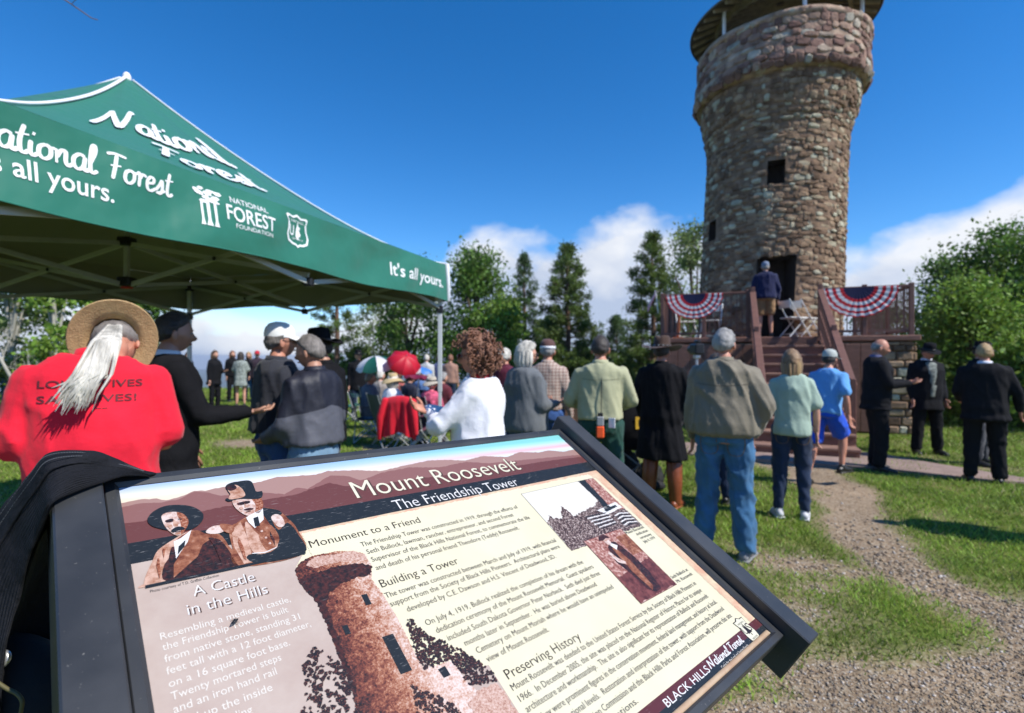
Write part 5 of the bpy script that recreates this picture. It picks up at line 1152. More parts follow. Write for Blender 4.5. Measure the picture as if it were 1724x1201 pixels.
# ------------------------------------------------------------------ people
JOBS = []
def queue(b, name, m, parent, vox, smooth=4, wr=0, wf=(7, 7, 2.6), extra=None):
    o = b.build(name, m, parent, True)
    q = o.modifiers.new('r', 'REMESH'); q.mode = 'VOXEL'; q.voxel_size = vox; q.adaptivity = 0
    if smooth: q = o.modifiers.new('s', 'SMOOTH'); q.iterations = smooth; q.factor = .5
    JOBS.append((o, wr, wf, extra)); return o
def flush():
    bpy.context.view_layer.update(); dg = bpy.context.evaluated_depsgraph_get(); res = []
    for o, wr, wf, extra in JOBS: res.append(bpy.data.meshes.new_from_object(o.evaluated_get(dg)))
    for (o, wr, wf, extra), me in zip(JOBS, res):
        o.modifiers.clear(); old = o.data; nm = old.name; 
        if wr:
            n = len(me.vertices); co = np.empty(n * 3, np.float32); me.vertices.foreach_get('co', co); co = co.reshape(-1, 3); no = np.empty(n * 3, np.float32); me.vertices.foreach_get('normal', no); no = no.reshape(-1, 3)
            sd = hash(nm) % 97 * 0 + len(me.vertices) % 89; d = np.empty(n)
            for i in range(n):
                x, y, z = co[i]; p = Vector((x * wf[0] + sd + z * 1.8, y * wf[1] + .6 * z, z * wf[2] + x * 2))
                a = max(0, 1 - abs(mn.noise(p)) * 3.2) ** 1.6; q2 = max(0, 1 - abs(mn.noise(p * 1.9 + Vector((5, 3, 1)))) * 3.4) ** 1.5; d[i] = a * 1.15 + q2 * .55 + mn.noise(p * .5) * .8 - .5
            co = co + no * (d * wr)[:, None]; me.vertices.foreach_set('co', co.ravel())
        if extra:      # join parts that must not be remeshed (head, hands)
            bm = bmesh.new(); bm.from_mesh(me); vs2 = [bm.verts.new(v) for v in extra.v]; bm.verts.ensure_lookup_table()
            for f in extra.f:
                try: bm.faces.new([vs2[i] for i in f])
                except ValueError: pass
            bm.to_mesh(me); bm.free()
        me.polygons.foreach_set('use_smooth', [True] * len(me.polygons)); me.update(); o.data = me
        bpy.data.meshes.remove(old); me.name = nm
    JOBS.clear()
hair_m = {k: mat('hair_' + k, c, rough=.6, var=.6 if k == 'streaked' else .5, vs_=22, bump=.6, bs=90, stretch=(1, 1, .25), sheen=.1) for k, c in
          dict(grey=(.26, .25, .24), white=(.52, .49, .43), brown=(.085, .045, .022), dark=(.028, .02, .016), auburn=(.20, .085, .045), blond=(.36, .23, .10), saltpepper=(.16, .14, .125), streaked=(.22, .13, .065)).items()}
def head_r(x, y, z):
    """radius of a head along a unit direction; y forward"""
    a, c, h = .0745, .098 if y < 0 else .090, .118
    r = 1 / math.sqrt((x / a) ** 2 + (y / c) ** 2 + (z / h) ** 2)
    if z < -.15: k = (-z - .15); r *= 1 - .18 * k * (1 if y > -.2 else 2.2) - .10 * k * abs(x) * 2
    g = lambda cx, cz, s: math.exp(-(((x - cx) ** 2 + (z - cz) ** 2) / (2 * s * s))) if y > 0 else 0
    r += .034 * g(0, -.20, .085) + .010 * g(0, .02, .07) - .010 * g(.34, .06, .12) - .010 * g(-.34, .06, .12) + .006 * g(.3, .24, .14) + .006 * g(-.3, .24, .14) + .010 * g(0, -.82, .16) + .006 * g(0, -.52, .12) + .004 * g(.45, -.25, .2) + .004 * g(-.45, -.25, .2)
    return r
def person(label, px, z, H=1.75, face=0, w=1.0, lean=0, head=(0, 0, 0), hair=None, hat=None, skin=None, top=None, bottom=None, shoes='dark', armL=None, armR=None, vox=.022, group=None, gz=None,
           x=None, step=(0, 0), stance=.0, seat=None, glasses=None, female=False, legs=None, hoff=0, belly=0, hx=0):
    """face: heading in degrees, 0 = looking away from the viewer, 90 = towards the right. arms: (upper direction, forearm direction) x outward, y forward, z up"""
    X = at(px, 0, z) if x is None else x
    if x is None: face = face + math.degrees(math.atan((px - 862) / 873))
    r = empty('person', (X, z, (ground_z(X, z) if gz is None else gz)), -R(face)); tag(r, label, 'person', group)
    s = H / 1.73; skin = skin or skin_m; r['_'] = 0; del r['_']
    def U(p): return Vector(p) * s
    dz = -.46 if seat else 0
    hip = Vector((0, 0, .94 + dz)); Ml = Matrix.Rotation(-R(lean), 3, 'X')
    def up(p):      # upper body point, leaned about the hip
        q = Vector((p[0] * w, p[1], p[2] + dz)); return (Ml @ (q - hip) + hip) * s
    sw = (.138 if female else .168)
    bw = w * (.94 if female else 1)
    # legs
    J = {}
    for sd, k in ((-1, 'L'), (1, 'R')):
        st_ = step[0] if sd < 0 else step[1]
        if seat: J[k] = [Vector((sd * .09 * w, 0, .48)), Vector((sd * (.13 + stance), .43, .52)), Vector((sd * (.13 + stance), .50, .09))]
        elif legs and k in legs: J[k] = [Vector((sd * .09 * w, 0, .92))] + [Vector(q) for q in legs[k]]
        else: J[k] = [Vector((sd * .09 * w, 0, .92)), Vector((sd * (.10 + stance * .6), .03 + st_ * .55, .50)), Vector((sd * (.11 + stance), st_, .09))]
        J[k] = [q * s for q in J[k]]
    A = {}
    for sd, k, arm in ((-1, 'L', armL), (1, 'R', armR)):
        u, f = arm or ((.16, -.06, -1), (.06, .22, -1))
        sh = up((sd * sw, 0, 1.40)); ud = Ml @ Vector((u[0] * sd, u[1], u[2])).normalized(); fd = Ml @ Vector((f[0] * sd, f[1], f[2])).normalized()
        if arm and len(arm) > 2: pass
        el_ = sh + ud * .285 * s; wr_ = el_ + fd * .255 * s; A[k] = (sh, el_, wr_, fd)
    def torso(b, t, z0, z1, rows=None, seg=16):
        rows = rows or [(.86, .155, .115, -.01), (.94, .168, .122, -.01), (1.02, .150, .112, 0), (1.12, .140 + belly * .3, .108 + belly, belly * .5), (1.22, .152, .115 + belly * .5, .005), (1.33, .172 if not female else .155, .120 + (.015 if female else 0), .01), (1.41, .172 if not female else .150, .095, -.005), (1.455, .125, .075, -.012), (1.485, .070, .062, -.01)]
        P = []; Rr = []
        for zz, hw, hd, yo in rows:
            if zz < z0 - .001 or zz > z1: continue
            P.append(up((0, yo, zz))); Rr.append(((hd + t) * s * (.5 + .5 * w), (hw + t) * s * bw))
        v = []; f = []; n = len(P)
        for p, (rd, rw) in zip(P, Rr):
            for k in range(seg):
                a = 2 * pi * k / seg; cx, cy = cos(a), sin(a); q = abs(cx) ** .85 * (1 if cx > 0 else -1), abs(cy) ** .85 * (1 if cy > 0 else -1)
                v.append(p + Ml @ Vector((q[0] * rw, q[1] * rd, 0)))
        for i in range(n - 1):
            for k in range(seg): f.append((i * seg + k, i * seg + (k + 1) % seg, (i + 1) * seg + (k + 1) % seg, (i + 1) * seg + k))
        f.append(tuple(range(seg))[::-1]); f.append(tuple((n - 1) * seg + k for k in range(seg))); b.add(v, f)
    # ---- body: one skin surface
    b = MB(); torso(b, -.012, .86, 1.5)
    neck0 = up((0, -.01, 1.43)); hc = Vector((0, .022 + hoff, 1.608)); hc = up(hc)
    Mh = Ml @ Matrix.Rotation(-R(head[0]), 3, 'Z') @ Matrix.Rotation(-R(head[1]), 3, 'X') @ Matrix.Rotation(R(head[2]), 3, 'Y')
    if lean > 20: Mh = Matrix.Rotation(R(lean * .5), 3, 'X') @ Mh
    nk = up((0, -.008, 1.49)); hc = nk + Vector((hx, 0, 0)) + (Matrix.Rotation(-R(head[1] * .8), 3, 'X') @ (hc - nk)); hb = hc + Mh @ Vector((0, -.02, -.075)) * s
    b.tube([neck0, nk, hb], [.068 * s * (.9 if female else 1.05), .054 * s * (.88 if female else 1.08), .052 * s * (.88 if female else 1.05)], 10)
    for k in 'LR':
        sh, e, wt, fd = A[k]; b.tube([sh, (sh + e) / 2, e], [.050 * s, .045 * s, .038 * s], 9); b.tube([e, e + (wt - e) * .35, wt], [.040 * s, .041 * s, .026 * s], 9)
        h0, kn, an = J[k]; b.tube([h0, (h0 + kn) / 2, kn], [.085 * s, .073 * s, .054 * s], 10); b.tube([kn, kn + (an - kn) * .3, an], [.053 * s, .056 * s, .036 * s], 10)
    ex = MB()
    # head surface
    seg, rg = 28, 22; v = []; 
    for i in range(rg + 1):
        th = pi * i / rg; zz = -cos(th); q = max(sin(th), 1e-3)
        for k in range(seg):
            a = 2 * pi * k / seg; d = (q * cos(a), q * sin(a), zz); v.append(hc + Mh @ (Vector(d) * head_r(*d)) * s)
    ex.add(v, [(i * seg + k, i * seg + (k + 1) % seg, (i + 1) * seg + (k + 1) % seg, (i + 1) * seg + k) for i in range(rg) for k in range(seg)])
    for sd in (-1, 1): ex.ell(hc + Mh @ Vector((sd * .076, -.008, -.012)) * s, (.010 * s, .019 * s, .031 * s), 8, 6, Mh @ Matrix.Rotation(R(sd * 18), 3, 'Z'))
    # hands: palm, four unequal fingers, thumb
    for sd, k in ((-1, 'L'), (1, 'R')):
        sh, e, wt, fd = A[k]; ud = (e - sh).normalized(); side = ud.cross(fd)
        if side.length < .2: side = Vector((0, 1, 0)) if abs(fd.z) > .7 else Vector((0, 0, 1))
        side = Vector((0, 1, 0)) if fd.z < -.75 else side.normalized()      # knuckle line
        side = (side - fd * side.dot(fd)).normalized(); nr = fd.cross(side) * (-sd if fd.z < -.75 else 1); 
        p0 = wt - fd * .02 * s; p1 = wt + fd * .085 * s
        ex.tube([p0, wt + fd * .03 * s, p1], [(.026 * s, .018 * s), (.040 * s, .016 * s), (.038 * s, .012 * s)], 8, ref=nr)
        curl = -nr if sd < 0 else -nr
        for j, (o_, L_) in enumerate(((-.030, .068), (-.010, .078), (.010, .073), (.029, .056))):
            q0 = p1 + side * o_ * s * -1; q1 = q0 + (fd + curl * .25).normalized() * L_ * .45 * s; q2 = q1 + (fd + curl * .8).normalized() * L_ * .32 * s; q3 = q2 + (fd + curl * 1.6).normalized() * L_ * .25 * s
            ex.tube([q0 - fd * .015 * s, q1, q2, q3], [.0098 * s, .009 * s, .008 * s, .0068 * s], 6)
        t0 = wt + fd * .02 * s + side * .03 * s; t1 = t0 + (fd * .6 + side * .8 + curl * .3).normalized() * .036 * s; t2 = t1 + (fd + side * .25 + curl * .4).normalized() * .034 * s
        ex.tube([t0 - side * .012 * s, t1, t2], [.013 * s, .0105 * s, .0085 * s], 6)
    queue(b, 'body', skin, r, vox if vox > .02 else .018, 4, extra=ex)
    # ---- garments
    def leg_tubes(b, t, k, upto=1.0, r0=.098, r1=.074, r2=.062):
        h0, kn, an = J[k]; 
        b.tube([h0 + Vector((0, 0, .03)) * s, (h0 + kn) / 2, kn], [(r0 + t) * s * (.5 + .5 * w), (.5 * (r0 + r1) + t) * s, (r1 + t) * s], 12)
        if upto > 0:
            e = kn + (an - kn) * upto; b.tube([kn, (kn + e) / 2, e], [(r1 + t) * s, (.5 * (r1 + r2) + t) * s, (r2 + t) * s], 12, cap=True)
    if bottom:
        kind, m = bottom[:2]; b = MB(); opt = bottom[2] if len(bottom) > 2 else {}
        torso(b, .012, .86, 1.06); t = opt.get('t', .004)
        if kind == 'trousers':
            for k in 'LR': leg_tubes(b, t, k, .97, r2=opt.get('cuff', .060))
        elif kind == 'shorts':
            for k in 'LR':
                h0, kn, an = J[k]; b.tube([h0 + Vector((0, 0, .03)) * s, (h0 + kn) / 2, h0 + (kn - h0) * .95], [(.105) * s, .105 * s, .108 * s], 12, cap=False)
        elif kind == 'skirt':
            b.tube([up((0, 0, .98)), up((0, 0, .62))], [(.12 * s, .165 * s), (.15 * s, .20 * s)], 14, cap=False)
        queue(b, kind, m, r, vox * .9, 3, wr=opt.get('wr', .012), wf=(9, 9, 5))
        if opt.get('belt'):
            b = MB(); torso(b, .021, 0, 2, rows=[(1.035, .150, .112, 0), (1.07, .148, .111, 0)]); b.build('belt', opt['belt'], r, True)
    def garment(name, m, t=.02, front=False, hem=.86, sleeve='long', flare=0, wr=.009, cuff=.040, collar=True, puff=0, rib=None, wf=(8, 8, 2.6)):
        b = MB(); rows = []
        base_ = [(.86, .158, .120, -.01), (.94, .170, .128, -.01), (1.02, .160, .122, 0), (1.12, .158 + belly * .3, .122 + belly, belly * .5), (1.22, .162, .122 + belly * .5, .005), (1.33, .174 if not female else .156, .122 + (.02 if female else 0), .012), (1.41, .168 if not female else .145, .098, -.008), (1.455, .120, .078, -.014), (1.488, .072, .064, -.012)]
        if puff: base_ = [(z_, hw + puff * math.exp(-((z_ - 1.02) / .16) ** 2), hd + puff * math.exp(-((z_ - 1.02) / .16) ** 2), y_) for z_, hw, hd, y_ in base_]
        h = hem
        if h < .86:
            n = 3
            for i in range(n): q = i / n; zz = h + (.86 - h) * q; rows.append((zz, .165 + flare * (1 - q), .130 + flare * .8 * (1 - q), -.015))
            rows += base_
        else: rows = [q for q in base_ if q[0] > h + .02]; f0 = np.interp(h, [q[0] for q in base_], [q[1] for q in base_]); f1 = np.interp(h, [q[0] for q in base_], [q[2] for q in base_]); rows = [(h, f0 + flare, f1 + flare, -.005)] + rows
        if front: rows = [(z_, hw * .42, hd * .72, y_ + .048) for z_, hw, hd, y_ in rows[:-1]]
        torso(b, t, 0, 2, rows=rows, seg=20)
        for k in 'LR':
            sh, e, wt, fd = A[k]
            if sleeve == 'long':
                t_ = t * .55; b.tube([sh, (sh + e) / 2, e], [(.055 + t_) * s, (.050 + t_) * s, (.045 + t_) * s], 10); b.tube([e, (e + wt) / 2, wt - fd * .01], [(.044 + t_) * s, (.040 + t_ * .9) * s, (cuff + t_ * .2) * s], 10)
            elif sleeve == 'short':
                b.tube([sh, sh + (e - sh) * .45, sh + (e - sh) * .82], [(.056 + t * .5) * s, (.056 + t * .7) * s, (.058 + t) * s], 10)
            elif sleeve == 'elbow': b.tube([sh, sh + (e - sh) * .5, sh + (e - sh) * .86], [(.058 + t * .6) * s, (.060 + t * .7) * s, (.062 + t * .9) * s], 10)
        o = queue(b, name, m, r, vox * .9, 3, wr=wr, wf=wf)
        if collar:
            c = MB(); c.tube([up((.0, -.012, 1.462)), up((0, -.008, 1.512))], [(.082 * s * (.9 if female else 1), .078 * s * (.9 if female else 1)), (.068 * s * (.9 if female else 1), .066 * s * (.9 if female else 1))], 14, cap=False); c.build('collar', collar if not isinstance(collar, bool) else m, r, True)
        if rib:
            c = MB(); torso(c, t + .006, 0, 2, rows=[(hem - .015, .150, .112, 0), (hem + .03, .152, .116, 0), (hem + .055, .154, .118, 0)]); c.build('waistband', rib, r, True)
        return o
    for g in (top or []): garment(**g)
    # ---- shoes
    sm = {'dark': mat('shoe_black', (.015, .014, .013), rough=.4), 'white': mat('shoe_white', (.55, .55, .56), rough=.6, var=.3, vs_=30), 'brown': mat('shoe_brown', (.09, .04, .02), rough=.5), 'grey': mat('shoe_grey', (.22, .22, .23), rough=.7, var=.3, vs_=25), 'boots': mat('boot_leather', (.22, .058, .022), rough=.35, var=.25, bump=.3, bs=30)}[shoes]
    for sd, k in ((-1, 'L'), (1, 'R')):
        h0, kn, an = J[k]; b = MB(); d = Vector((sd * .18, 1, 0)).normalized(); base_ = Vector((an.x, an.y, an.z - .09 * s))
        if shoes == 'boots': b.tube([kn + (an - kn) * .10, kn + (an - kn) * .55, an, base_ + Vector((0, 0, .06 * s))], [.084 * s, .078 * s, .062 * s, .055 * s], 12)
        b.tube([base_ - d * .055 * s + Vector((0, 0, .04 * s)), base_ + d * .02 * s + Vector((0, 0, .05 * s)), base_ + d * .11 * s + Vector((0, 0, .034 * s)), base_ + d * .175 * s + Vector((0, 0, .026 * s))], [(.036 * s, .040 * s), (.040 * s, .048 * s), (.046 * s, .034 * s), (.034 * s, .022 * s)], 10, ref=(1, 0, 0) if False else (0, 0, 1))
        b.tube([an, base_ + Vector((0, 0, .05 * s))], [.040 * s, .044 * s], 10)
        b.box(base_ + d * .055 * s + Vector((0, 0, .008)), (.085 * s, .27 * s, .018), Matrix.Rotation(-math.atan2(d.x, d.y), 3, 'Z'), bev=.005)
        b.build('boot' if shoes == 'boots' else 'shoe', sm, r, True)
    # ---- hair
    def shell(name, m, mask, th, nz=.5, sd=0, seg=44, rg=32):
        v = []
        for i in range(rg + 1):
            t = pi * i / rg; zz = -cos(t); q = max(sin(t), 1e-3)
            for k in range(seg):
                a = 2 * pi * k / seg; d = Vector((q * cos(a), q * sin(a), zz)); n_ = mn.noise(d * 6 + Vector((sd, 0, 0))) + .6 * mn.noise(d * 17) + .5 * mn.noise(Vector((d.x * 40, d.y * 40, d.z * 12))); mk = max(0, min(1, mask(d) * .55 + n_ * .28))
                rr = head_r(*d) + (-.006 + (th + .006) * mk) + th * nz * n_ * mk; v.append(hc + Mh @ (d * rr) * s)
        return mesh(name, v, [(i * seg + k, i * seg + (k + 1) % seg, (i + 1) * seg + (k + 1) % seg, (i + 1) * seg + k) for i in range(rg) for k in range(seg)], m, r, True)
    hb_mask = lambda d: (1.6 * (.10 - d.y + .75 * (d.z - .18) + (.9 * max(0, d.z - .45)))) * 3 + (0 if d.z > -.52 else (d.z + .52) * 12) - (6 if (abs(d.x) > .8 and d.z < .0 and d.y > -.05) else 0)
    if hair:
        kind, col = hair[:2]; m = hair_m[col]
        if kind == 'short': shell('hair', m, hb_mask, .013)
        elif kind == 'bald': shell('hair', m, lambda d: hb_mask(d) if d.z < .42 - .15 * d.y else -1, .008)
        elif kind == 'bob':
            shell('hair', m, lambda d: (1.6 * (.12 - d.y + .8 * (d.z - .15) + .9 * max(0, d.z - .4))) * 3, .030, .35)
            b = MB()
            for k in range(11):
                a = pi + (k / 10 - .5) * 2 * 2.2 - pi / 2 - 0; ang = -pi / 2 + (k / 10 - .5) * 3.5; d = Vector((cos(ang) * .082, sin(ang) * .095 - .005, 0)); b.tube([hc + Mh @ (d + Vector((0, 0, .03))) * s, hc + Mh @ (d * 1.08 + Vector((0, 0, -.06))) * s, hc + Mh @ (d * .9 + Vector((0, 0, -.115))) * s], [.026 * s, .028 * s, .018 * s], 7)
            b.build('hair_ends', m, r, True)
        elif kind == 'long':
            shell('hair', m, lambda d: (1.6 * (.12 - d.y + .8 * (d.z - .15) + .9 * max(0, d.z - .4))) * 3, .022, .3); ln = hair[2] if len(hair) > 2 else .26
            rr = random.Random(int(px)); bs = [MB(), MB()]
            for k in range(46):
                b = bs[k % 3 == 0]; ang = -pi / 2 + (k / 45 - .5) * 3.1; d = Vector((cos(ang) * .080, sin(ang) * .100, 0)) * rr.uniform(.9, 1.06); e = hc + Mh @ (d * 1.02 + Vector((0, -.012, -.10))) * s; e2 = e + Vector((rr.uniform(-.016, .016), -.008, -ln + .10 + rr.uniform(-.03, .03))) * s
                b.tube([hc + Mh @ (d * .9 + Vector((0, 0, .075))) * s, hc + Mh @ (d * 1.12 + Vector((0, 0, -.03))) * s, e, e2], [.006 * s, .012 * s, .012 * s, .003 * s], 6)
            bs[0].build('hair_lengths', m, r, True); bs[1].build('hair_streaks', hair_m['blond'] if col == 'streaked' else m, r, True)
        elif kind == 'curly':
            b = MB(); rr = random.Random(5)
            for k in range(420):
                th = rr.random() * 2 * pi; zz = rr.uniform(-.95, 1); q = math.sqrt(1 - zz * zz); d = Vector((q * cos(th), q * sin(th), zz))
                if d.y > .20 + .45 * (zz > .55) - (.10 if zz < -.1 else 0): continue
                r0 = head_r(*d) + rr.uniform(.0, .03); dn = (d * 1.0 + Vector((rr.uniform(-.5, .5), rr.uniform(-.5, .3), -.9 - .5 * (zz < .2)))).normalized(); ax1 = dn.orthogonal().normalized(); ax2 = dn.cross(ax1); hr = rr.uniform(.006, .011); ph = rr.random() * 6; ln = rr.uniform(.045, .085)
                b.tube([hc + Mh @ (d * r0 + Vector((0, 0, .012)) + dn * ln * (j_ / 13) + (ax1 * cos(ph + j_ * .95) + ax2 * sin(ph + j_ * .95)) * hr + d * .02 * sin(j_ / 13 * pi)) * s for j_ in range(14)], [.0030 * s] + [.0044 * s] * 12 + [.002 * s], 5, cap=False)
            shell('hair', m, lambda d: (1.6 * (.12 - d.y + .8 * (d.z - .15) + .9 * max(0, d.z - .4))) * 3, .035, .5); b.build('curls', m, r, True)
        elif kind == 'ponytail':
            shell('hair', hair_m['saltpepper'], hb_mask, .012, .5); b = MB(); rr = random.Random(2); t0 = hc + Mh @ Vector((0, -.108, -.015)) * s
            for k in range(110):
                ox = rr.gauss(0, .016); oy = rr.uniform(-.02, .012); ln = rr.uniform(-.05, .06); dx = rr.uniform(-.075, -.0)
                P = [t0 + Vector((ox * .4, .03, .0)), t0 + Vector((ox * .6, -.025 + oy * .4, -.012)), Vector((t0.x + ox * 1.1 - .015, min(t0.y - .05, -.165) + oy, t0.z - .09)), Vector((t0.x + ox * 1.2 + dx * .5 - .03, -.215 + oy, 1.50)), Vector((t0.x + ox * .8 + dx - .05, -.225 + oy * .5, 1.44 + ln * .5)), Vector((t0.x + ox * .6 + dx * 1.2 - .065 + rr.uniform(-.012, .012), -.222, 1.395 + ln))]
                b.tube(P, [.005, .0065, .007, .006, .004, .0008], 5)
            b.build('ponytail', hair_m['white'], r, True)
    # ---- face details
    b = MB()
    for sd in (-1, 1): b = MB(); b.ell(hc + Mh @ Vector((sd * .031, .0775, .008)) * s, (.011 * s, .008 * s, .006 * s), 8, 6, Mh); b.build('eye', mat('eyeball', (.30, .27, .25), rough=.2), r, True)
    b = MB()
    for sd in (-1, 1): b.ell(hc + Mh @ Vector((sd * .031, .0855, .008)) * s, (.0050 * s, .003 * s, .0052 * s), 8, 5, Mh)
    for sd in (-1, 1): b.ell(hc + Mh @ Vector((sd * .032, .087, .027)) * s, (.014 * s, .004 * s, .0022 * s), 8, 5, Mh)
    b.build('brows', mat('brow_hair', (.06, .04, .03), rough=.7), r, True)
    b = MB(); b.ell(hc + Mh @ Vector((0, .0855, -.054)) * s, (.021 * s, .006 * s, .0055 * s), 10, 6, Mh); b.build('lips', mat('lips', (.36, .12, .10), rough=.5), r, True)
    if glasses:
        b = MB()
        for sd in (-1, 1):
            b.ell(hc + Mh @ Vector((sd * .034, .101, .008)) * s, (.030 * s, .007 * s, .021 * s), 12, 6, Mh @ Matrix.Rotation(R(-sd * 12), 3, 'Z'))
            b.tube([hc + Mh @ Vector((sd * .060, .092, .014)) * s, hc + Mh @ Vector((sd * .083, .03, .014)) * s, hc + Mh @ Vector((sd * .083, -.01, .008)) * s], .0032 * s, 6)
        b.build('sunglasses', [glasses], r, True)
    # ---- hats
    if hat:
        kind, m = hat[:2]; o_ = hat[2] if len(hat) > 2 else {}
        tilt = Mh @ Matrix.Rotation(R(o_.get('tilt', 0)), 3, 'X'); c0 = hc + Mh @ Vector((0, -.012, .045)) * s
        if kind == 'cap':
            b = MB(); b.lathe([(.088, -.012), (.090, .01), (.086, .045), (.066, .078), (.03, .094), (.001, .097)], c0, 24, ex=.93, ey=1.12, rot=tilt @ Matrix.Scale(s, 3)); b.build('cap', m, r, True)
            b = MB(); V = []; F = []
            for i in range(9):
                for j in range(5): a = (i / 8 - .5) * 2 * 1.05; q = .094 + .075 * j / 4 * cos(a * .75) ** .5; V.append(c0 + tilt @ Vector((sin(a) * q * .86, cos(a) * q * 1.06, .0 - .016 * (j / 4) + .016 * cos(a * 1.4) - .012)) * s)
            F = [(i * 5 + j, (i + 1) * 5 + j, (i + 1) * 5 + j + 1, i * 5 + j + 1) for i in range(8) for j in range(4)]; n_ = len(V)
            V2 = [v_ + Vector((0, 0, -.004)) for v_ in V]; mesh('visor', V + V2, F + [tuple(q + n_ for q in f)[::-1] for f in F], o_.get('visor', m), r, True)
            if o_.get('strap'): b = MB(); b.lathe([(.0905, -.013), (.092, -.012), (.093, .012), (.0915, .013)], c0, 24, ex=.94, ey=1.13, rot=tilt @ Matrix.Scale(s, 3)); b.build('cap_band', o_['strap'], r, True)
        else:
            br = o_.get('brim', .17); cu = o_.get('curl', .3); ch = o_.get('crown', .115); cw = o_.get('cw', .088); dr_ = o_.get('droop', 0)
            def bend(p):
                q = math.hypot(p.x, p.y)
                if q > cw * 1.02: k = (q - cw) / (br - cw); p.z += cu * k ** 1.6 * abs(p.x / q) ** 2 * (br - cw) - dr_ * k * k * .05 - .018 * k * abs(p.y / q) ** 2
                elif p.z > ch * .75 and o_.get('crease', True): p.z -= .022 * math.exp(-(p.x / .02) ** 2)
                return p
            pr = [(br, -.002), (br + .003, .001), (br, .004), (cw + (br - cw) * .66, .006), (cw + (br - cw) * .33, .006), (cw + .004, .008), (cw, .016), (cw * .97, ch * .45), (cw * .92, ch * .85), (cw * .80, ch), (cw * .4, ch * 1.01), (.001, ch)]
            pr2 = [(cw * .96, ch * .4), (cw * .98, .0), (cw + (br - cw) * .4, -.001), (br, -.002)]
            b = MB(); b.lathe(pr, c0, 40, ex=.93, ey=1.10, rot=tilt @ Matrix.Scale(s, 3), fn=bend); b.lathe(pr2, c0, 40, ex=.93, ey=1.10, rot=tilt @ Matrix.Scale(s, 3), fn=bend); b.build(o_.get('name', 'hat'), m, r, True)
            bm_ = o_.get('band', black_m); b = MB(); b.lathe([(cw * 1.0, .008), (cw * 1.035, .010), (cw * 1.02, .032), (cw * .985, .034)], c0, 32, ex=.93, ey=1.10, rot=tilt @ Matrix.Scale(s, 3)); b.build('hat_band', bm_, r, True)
            if o_.get('conchos'):
                b = MB()
                for k in range(12): a = 2 * pi * k / 12; b.ell(c0 + tilt @ Vector((cos(a) * cw * .97, sin(a) * cw * 1.14, .020)) * s, (.006, .006, .006), 6, 5)
                b.build('hat_conchos', steel_m, r, True)
    return dict(root=r, A=A, J=J, hc=hc, Mh=Mh, s=s, up=up)
def G(name, m, **k): return dict(name=name, m=m, **k)
denim = cloth('denim_mid', (.045, .135, .26), var=.25, vs_=6); denim_d = cloth('denim_dark', (.014, .028, .065), var=.25, vs_=6); denim_b = cloth('denim_blue', (.035, .085, .24), var=.22, vs_=6); denim_l = cloth('denim_light', (.15, .25, .36), var=.25, vs_=6)
blackwool = cloth('black_wool', (.009, .009, .011), var=.15, sheen=.0, spec=.12); blacksuit = cloth('black_suit', (.010, .010, .0125), var=.1, sheen=.0, spec=.15); white_c = cloth('white_cotton', (.80, .80, .84)); navy_c = cloth('navy_nylon', (.010, .013, .030), rough=.6)
red_c = cloth('red_tshirt', (.72, .012, .035), var=.06, sheen=.1); grey_c = cloth('grey_knit', (.13, .14, .15), bs=120, bump=.5); tan_c = cloth('olive_jacket', (.19, .165, .12), rough=.6, var=.06); sage_c = cloth('sage_uniform', (.40, .40, .25), var=.05)
hang = None
HANG_OUT = ((.30, -.10, -1), (.02, .45, -1)); BENT = ((.28, .12, -1), (-.35, 1, .05)); POCKET = ((.62, -.25, -1), (-.55, .45, -1)); CROSS = ((.20, .75, -.75), (-.85, .35, .12))
# 1 red shirt
P1 = person('heavy man in a red T-shirt and straw hat, head bowed, seen from behind', 160, 2.20, 1.83, face=4, w=1.12, lean=7, hx=.06, head=(4, 60, -10), hair=('ponytail', 'white'), top=[G('shirt', red_c, t=.028, hem=.80, sleeve='elbow', wr=.010, flare=.01, wf=(6, 6, 1.5))], bottom=('trousers', denim_d), armL=((.12, .0, -1), (-.30, 1, .0)), armR=((.16, .0, -1), (-.30, 1, .0)), skin=skin2_m, belly=.05, vox=.016,
            hat=('western', mat('straw', (.46, .29, .13)) if False else mat('straw_hat', (.50, .33, .16), rough=.75, var=.15, vs_=30, bump=.5, bs=150), dict(brim=.172, curl=.0, crown=.10, cw=.092, droop=.0, tilt=0, band=mat('hat_ribbon', (.05, .03, .02)), name='straw_hat')), shoes='dark')
# printed words on his back
def back_text(P, words, x0, z0, cap, wd, m, y=-.16):
    co, F = text_geo(words, cap, wd, bold=.01); co, F = subdiv(co, F, .03); ob = [o for o in P['root'].children if o.name.startswith('shirt')][0]; return (ob, co, F, x0, z0, m, P['root'])
BT = [back_text(P1, 'LOUD WIVES', -.175, 1.445, .030, .34, None), back_text(P1, 'SAVE LIVES!', -.175, 1.385, .030, .32, None), back_text(P1, '-- * --', -.09, 1.355, .018, .14, None)]
# 2 man in black reaching to shake hands
P2 = person('tall dark-haired man in a black suit reaching out to shake hands', 284, 3.15, 1.84, face=78, w=1.05, head=(4, 4, 0), hair=('short', 'dark'), top=[G('jacket', blackwool, t=.024, hem=.80, flare=.02, wr=.006, collar=white_c)], bottom=('trousers', blackwool), armR=((.05, .40, -.9), (-.05, 1, .02)), armL=((.12, .05, -1), (.0, .5, -.9)), skin=skin3_m, glasses=None, vox=.02)
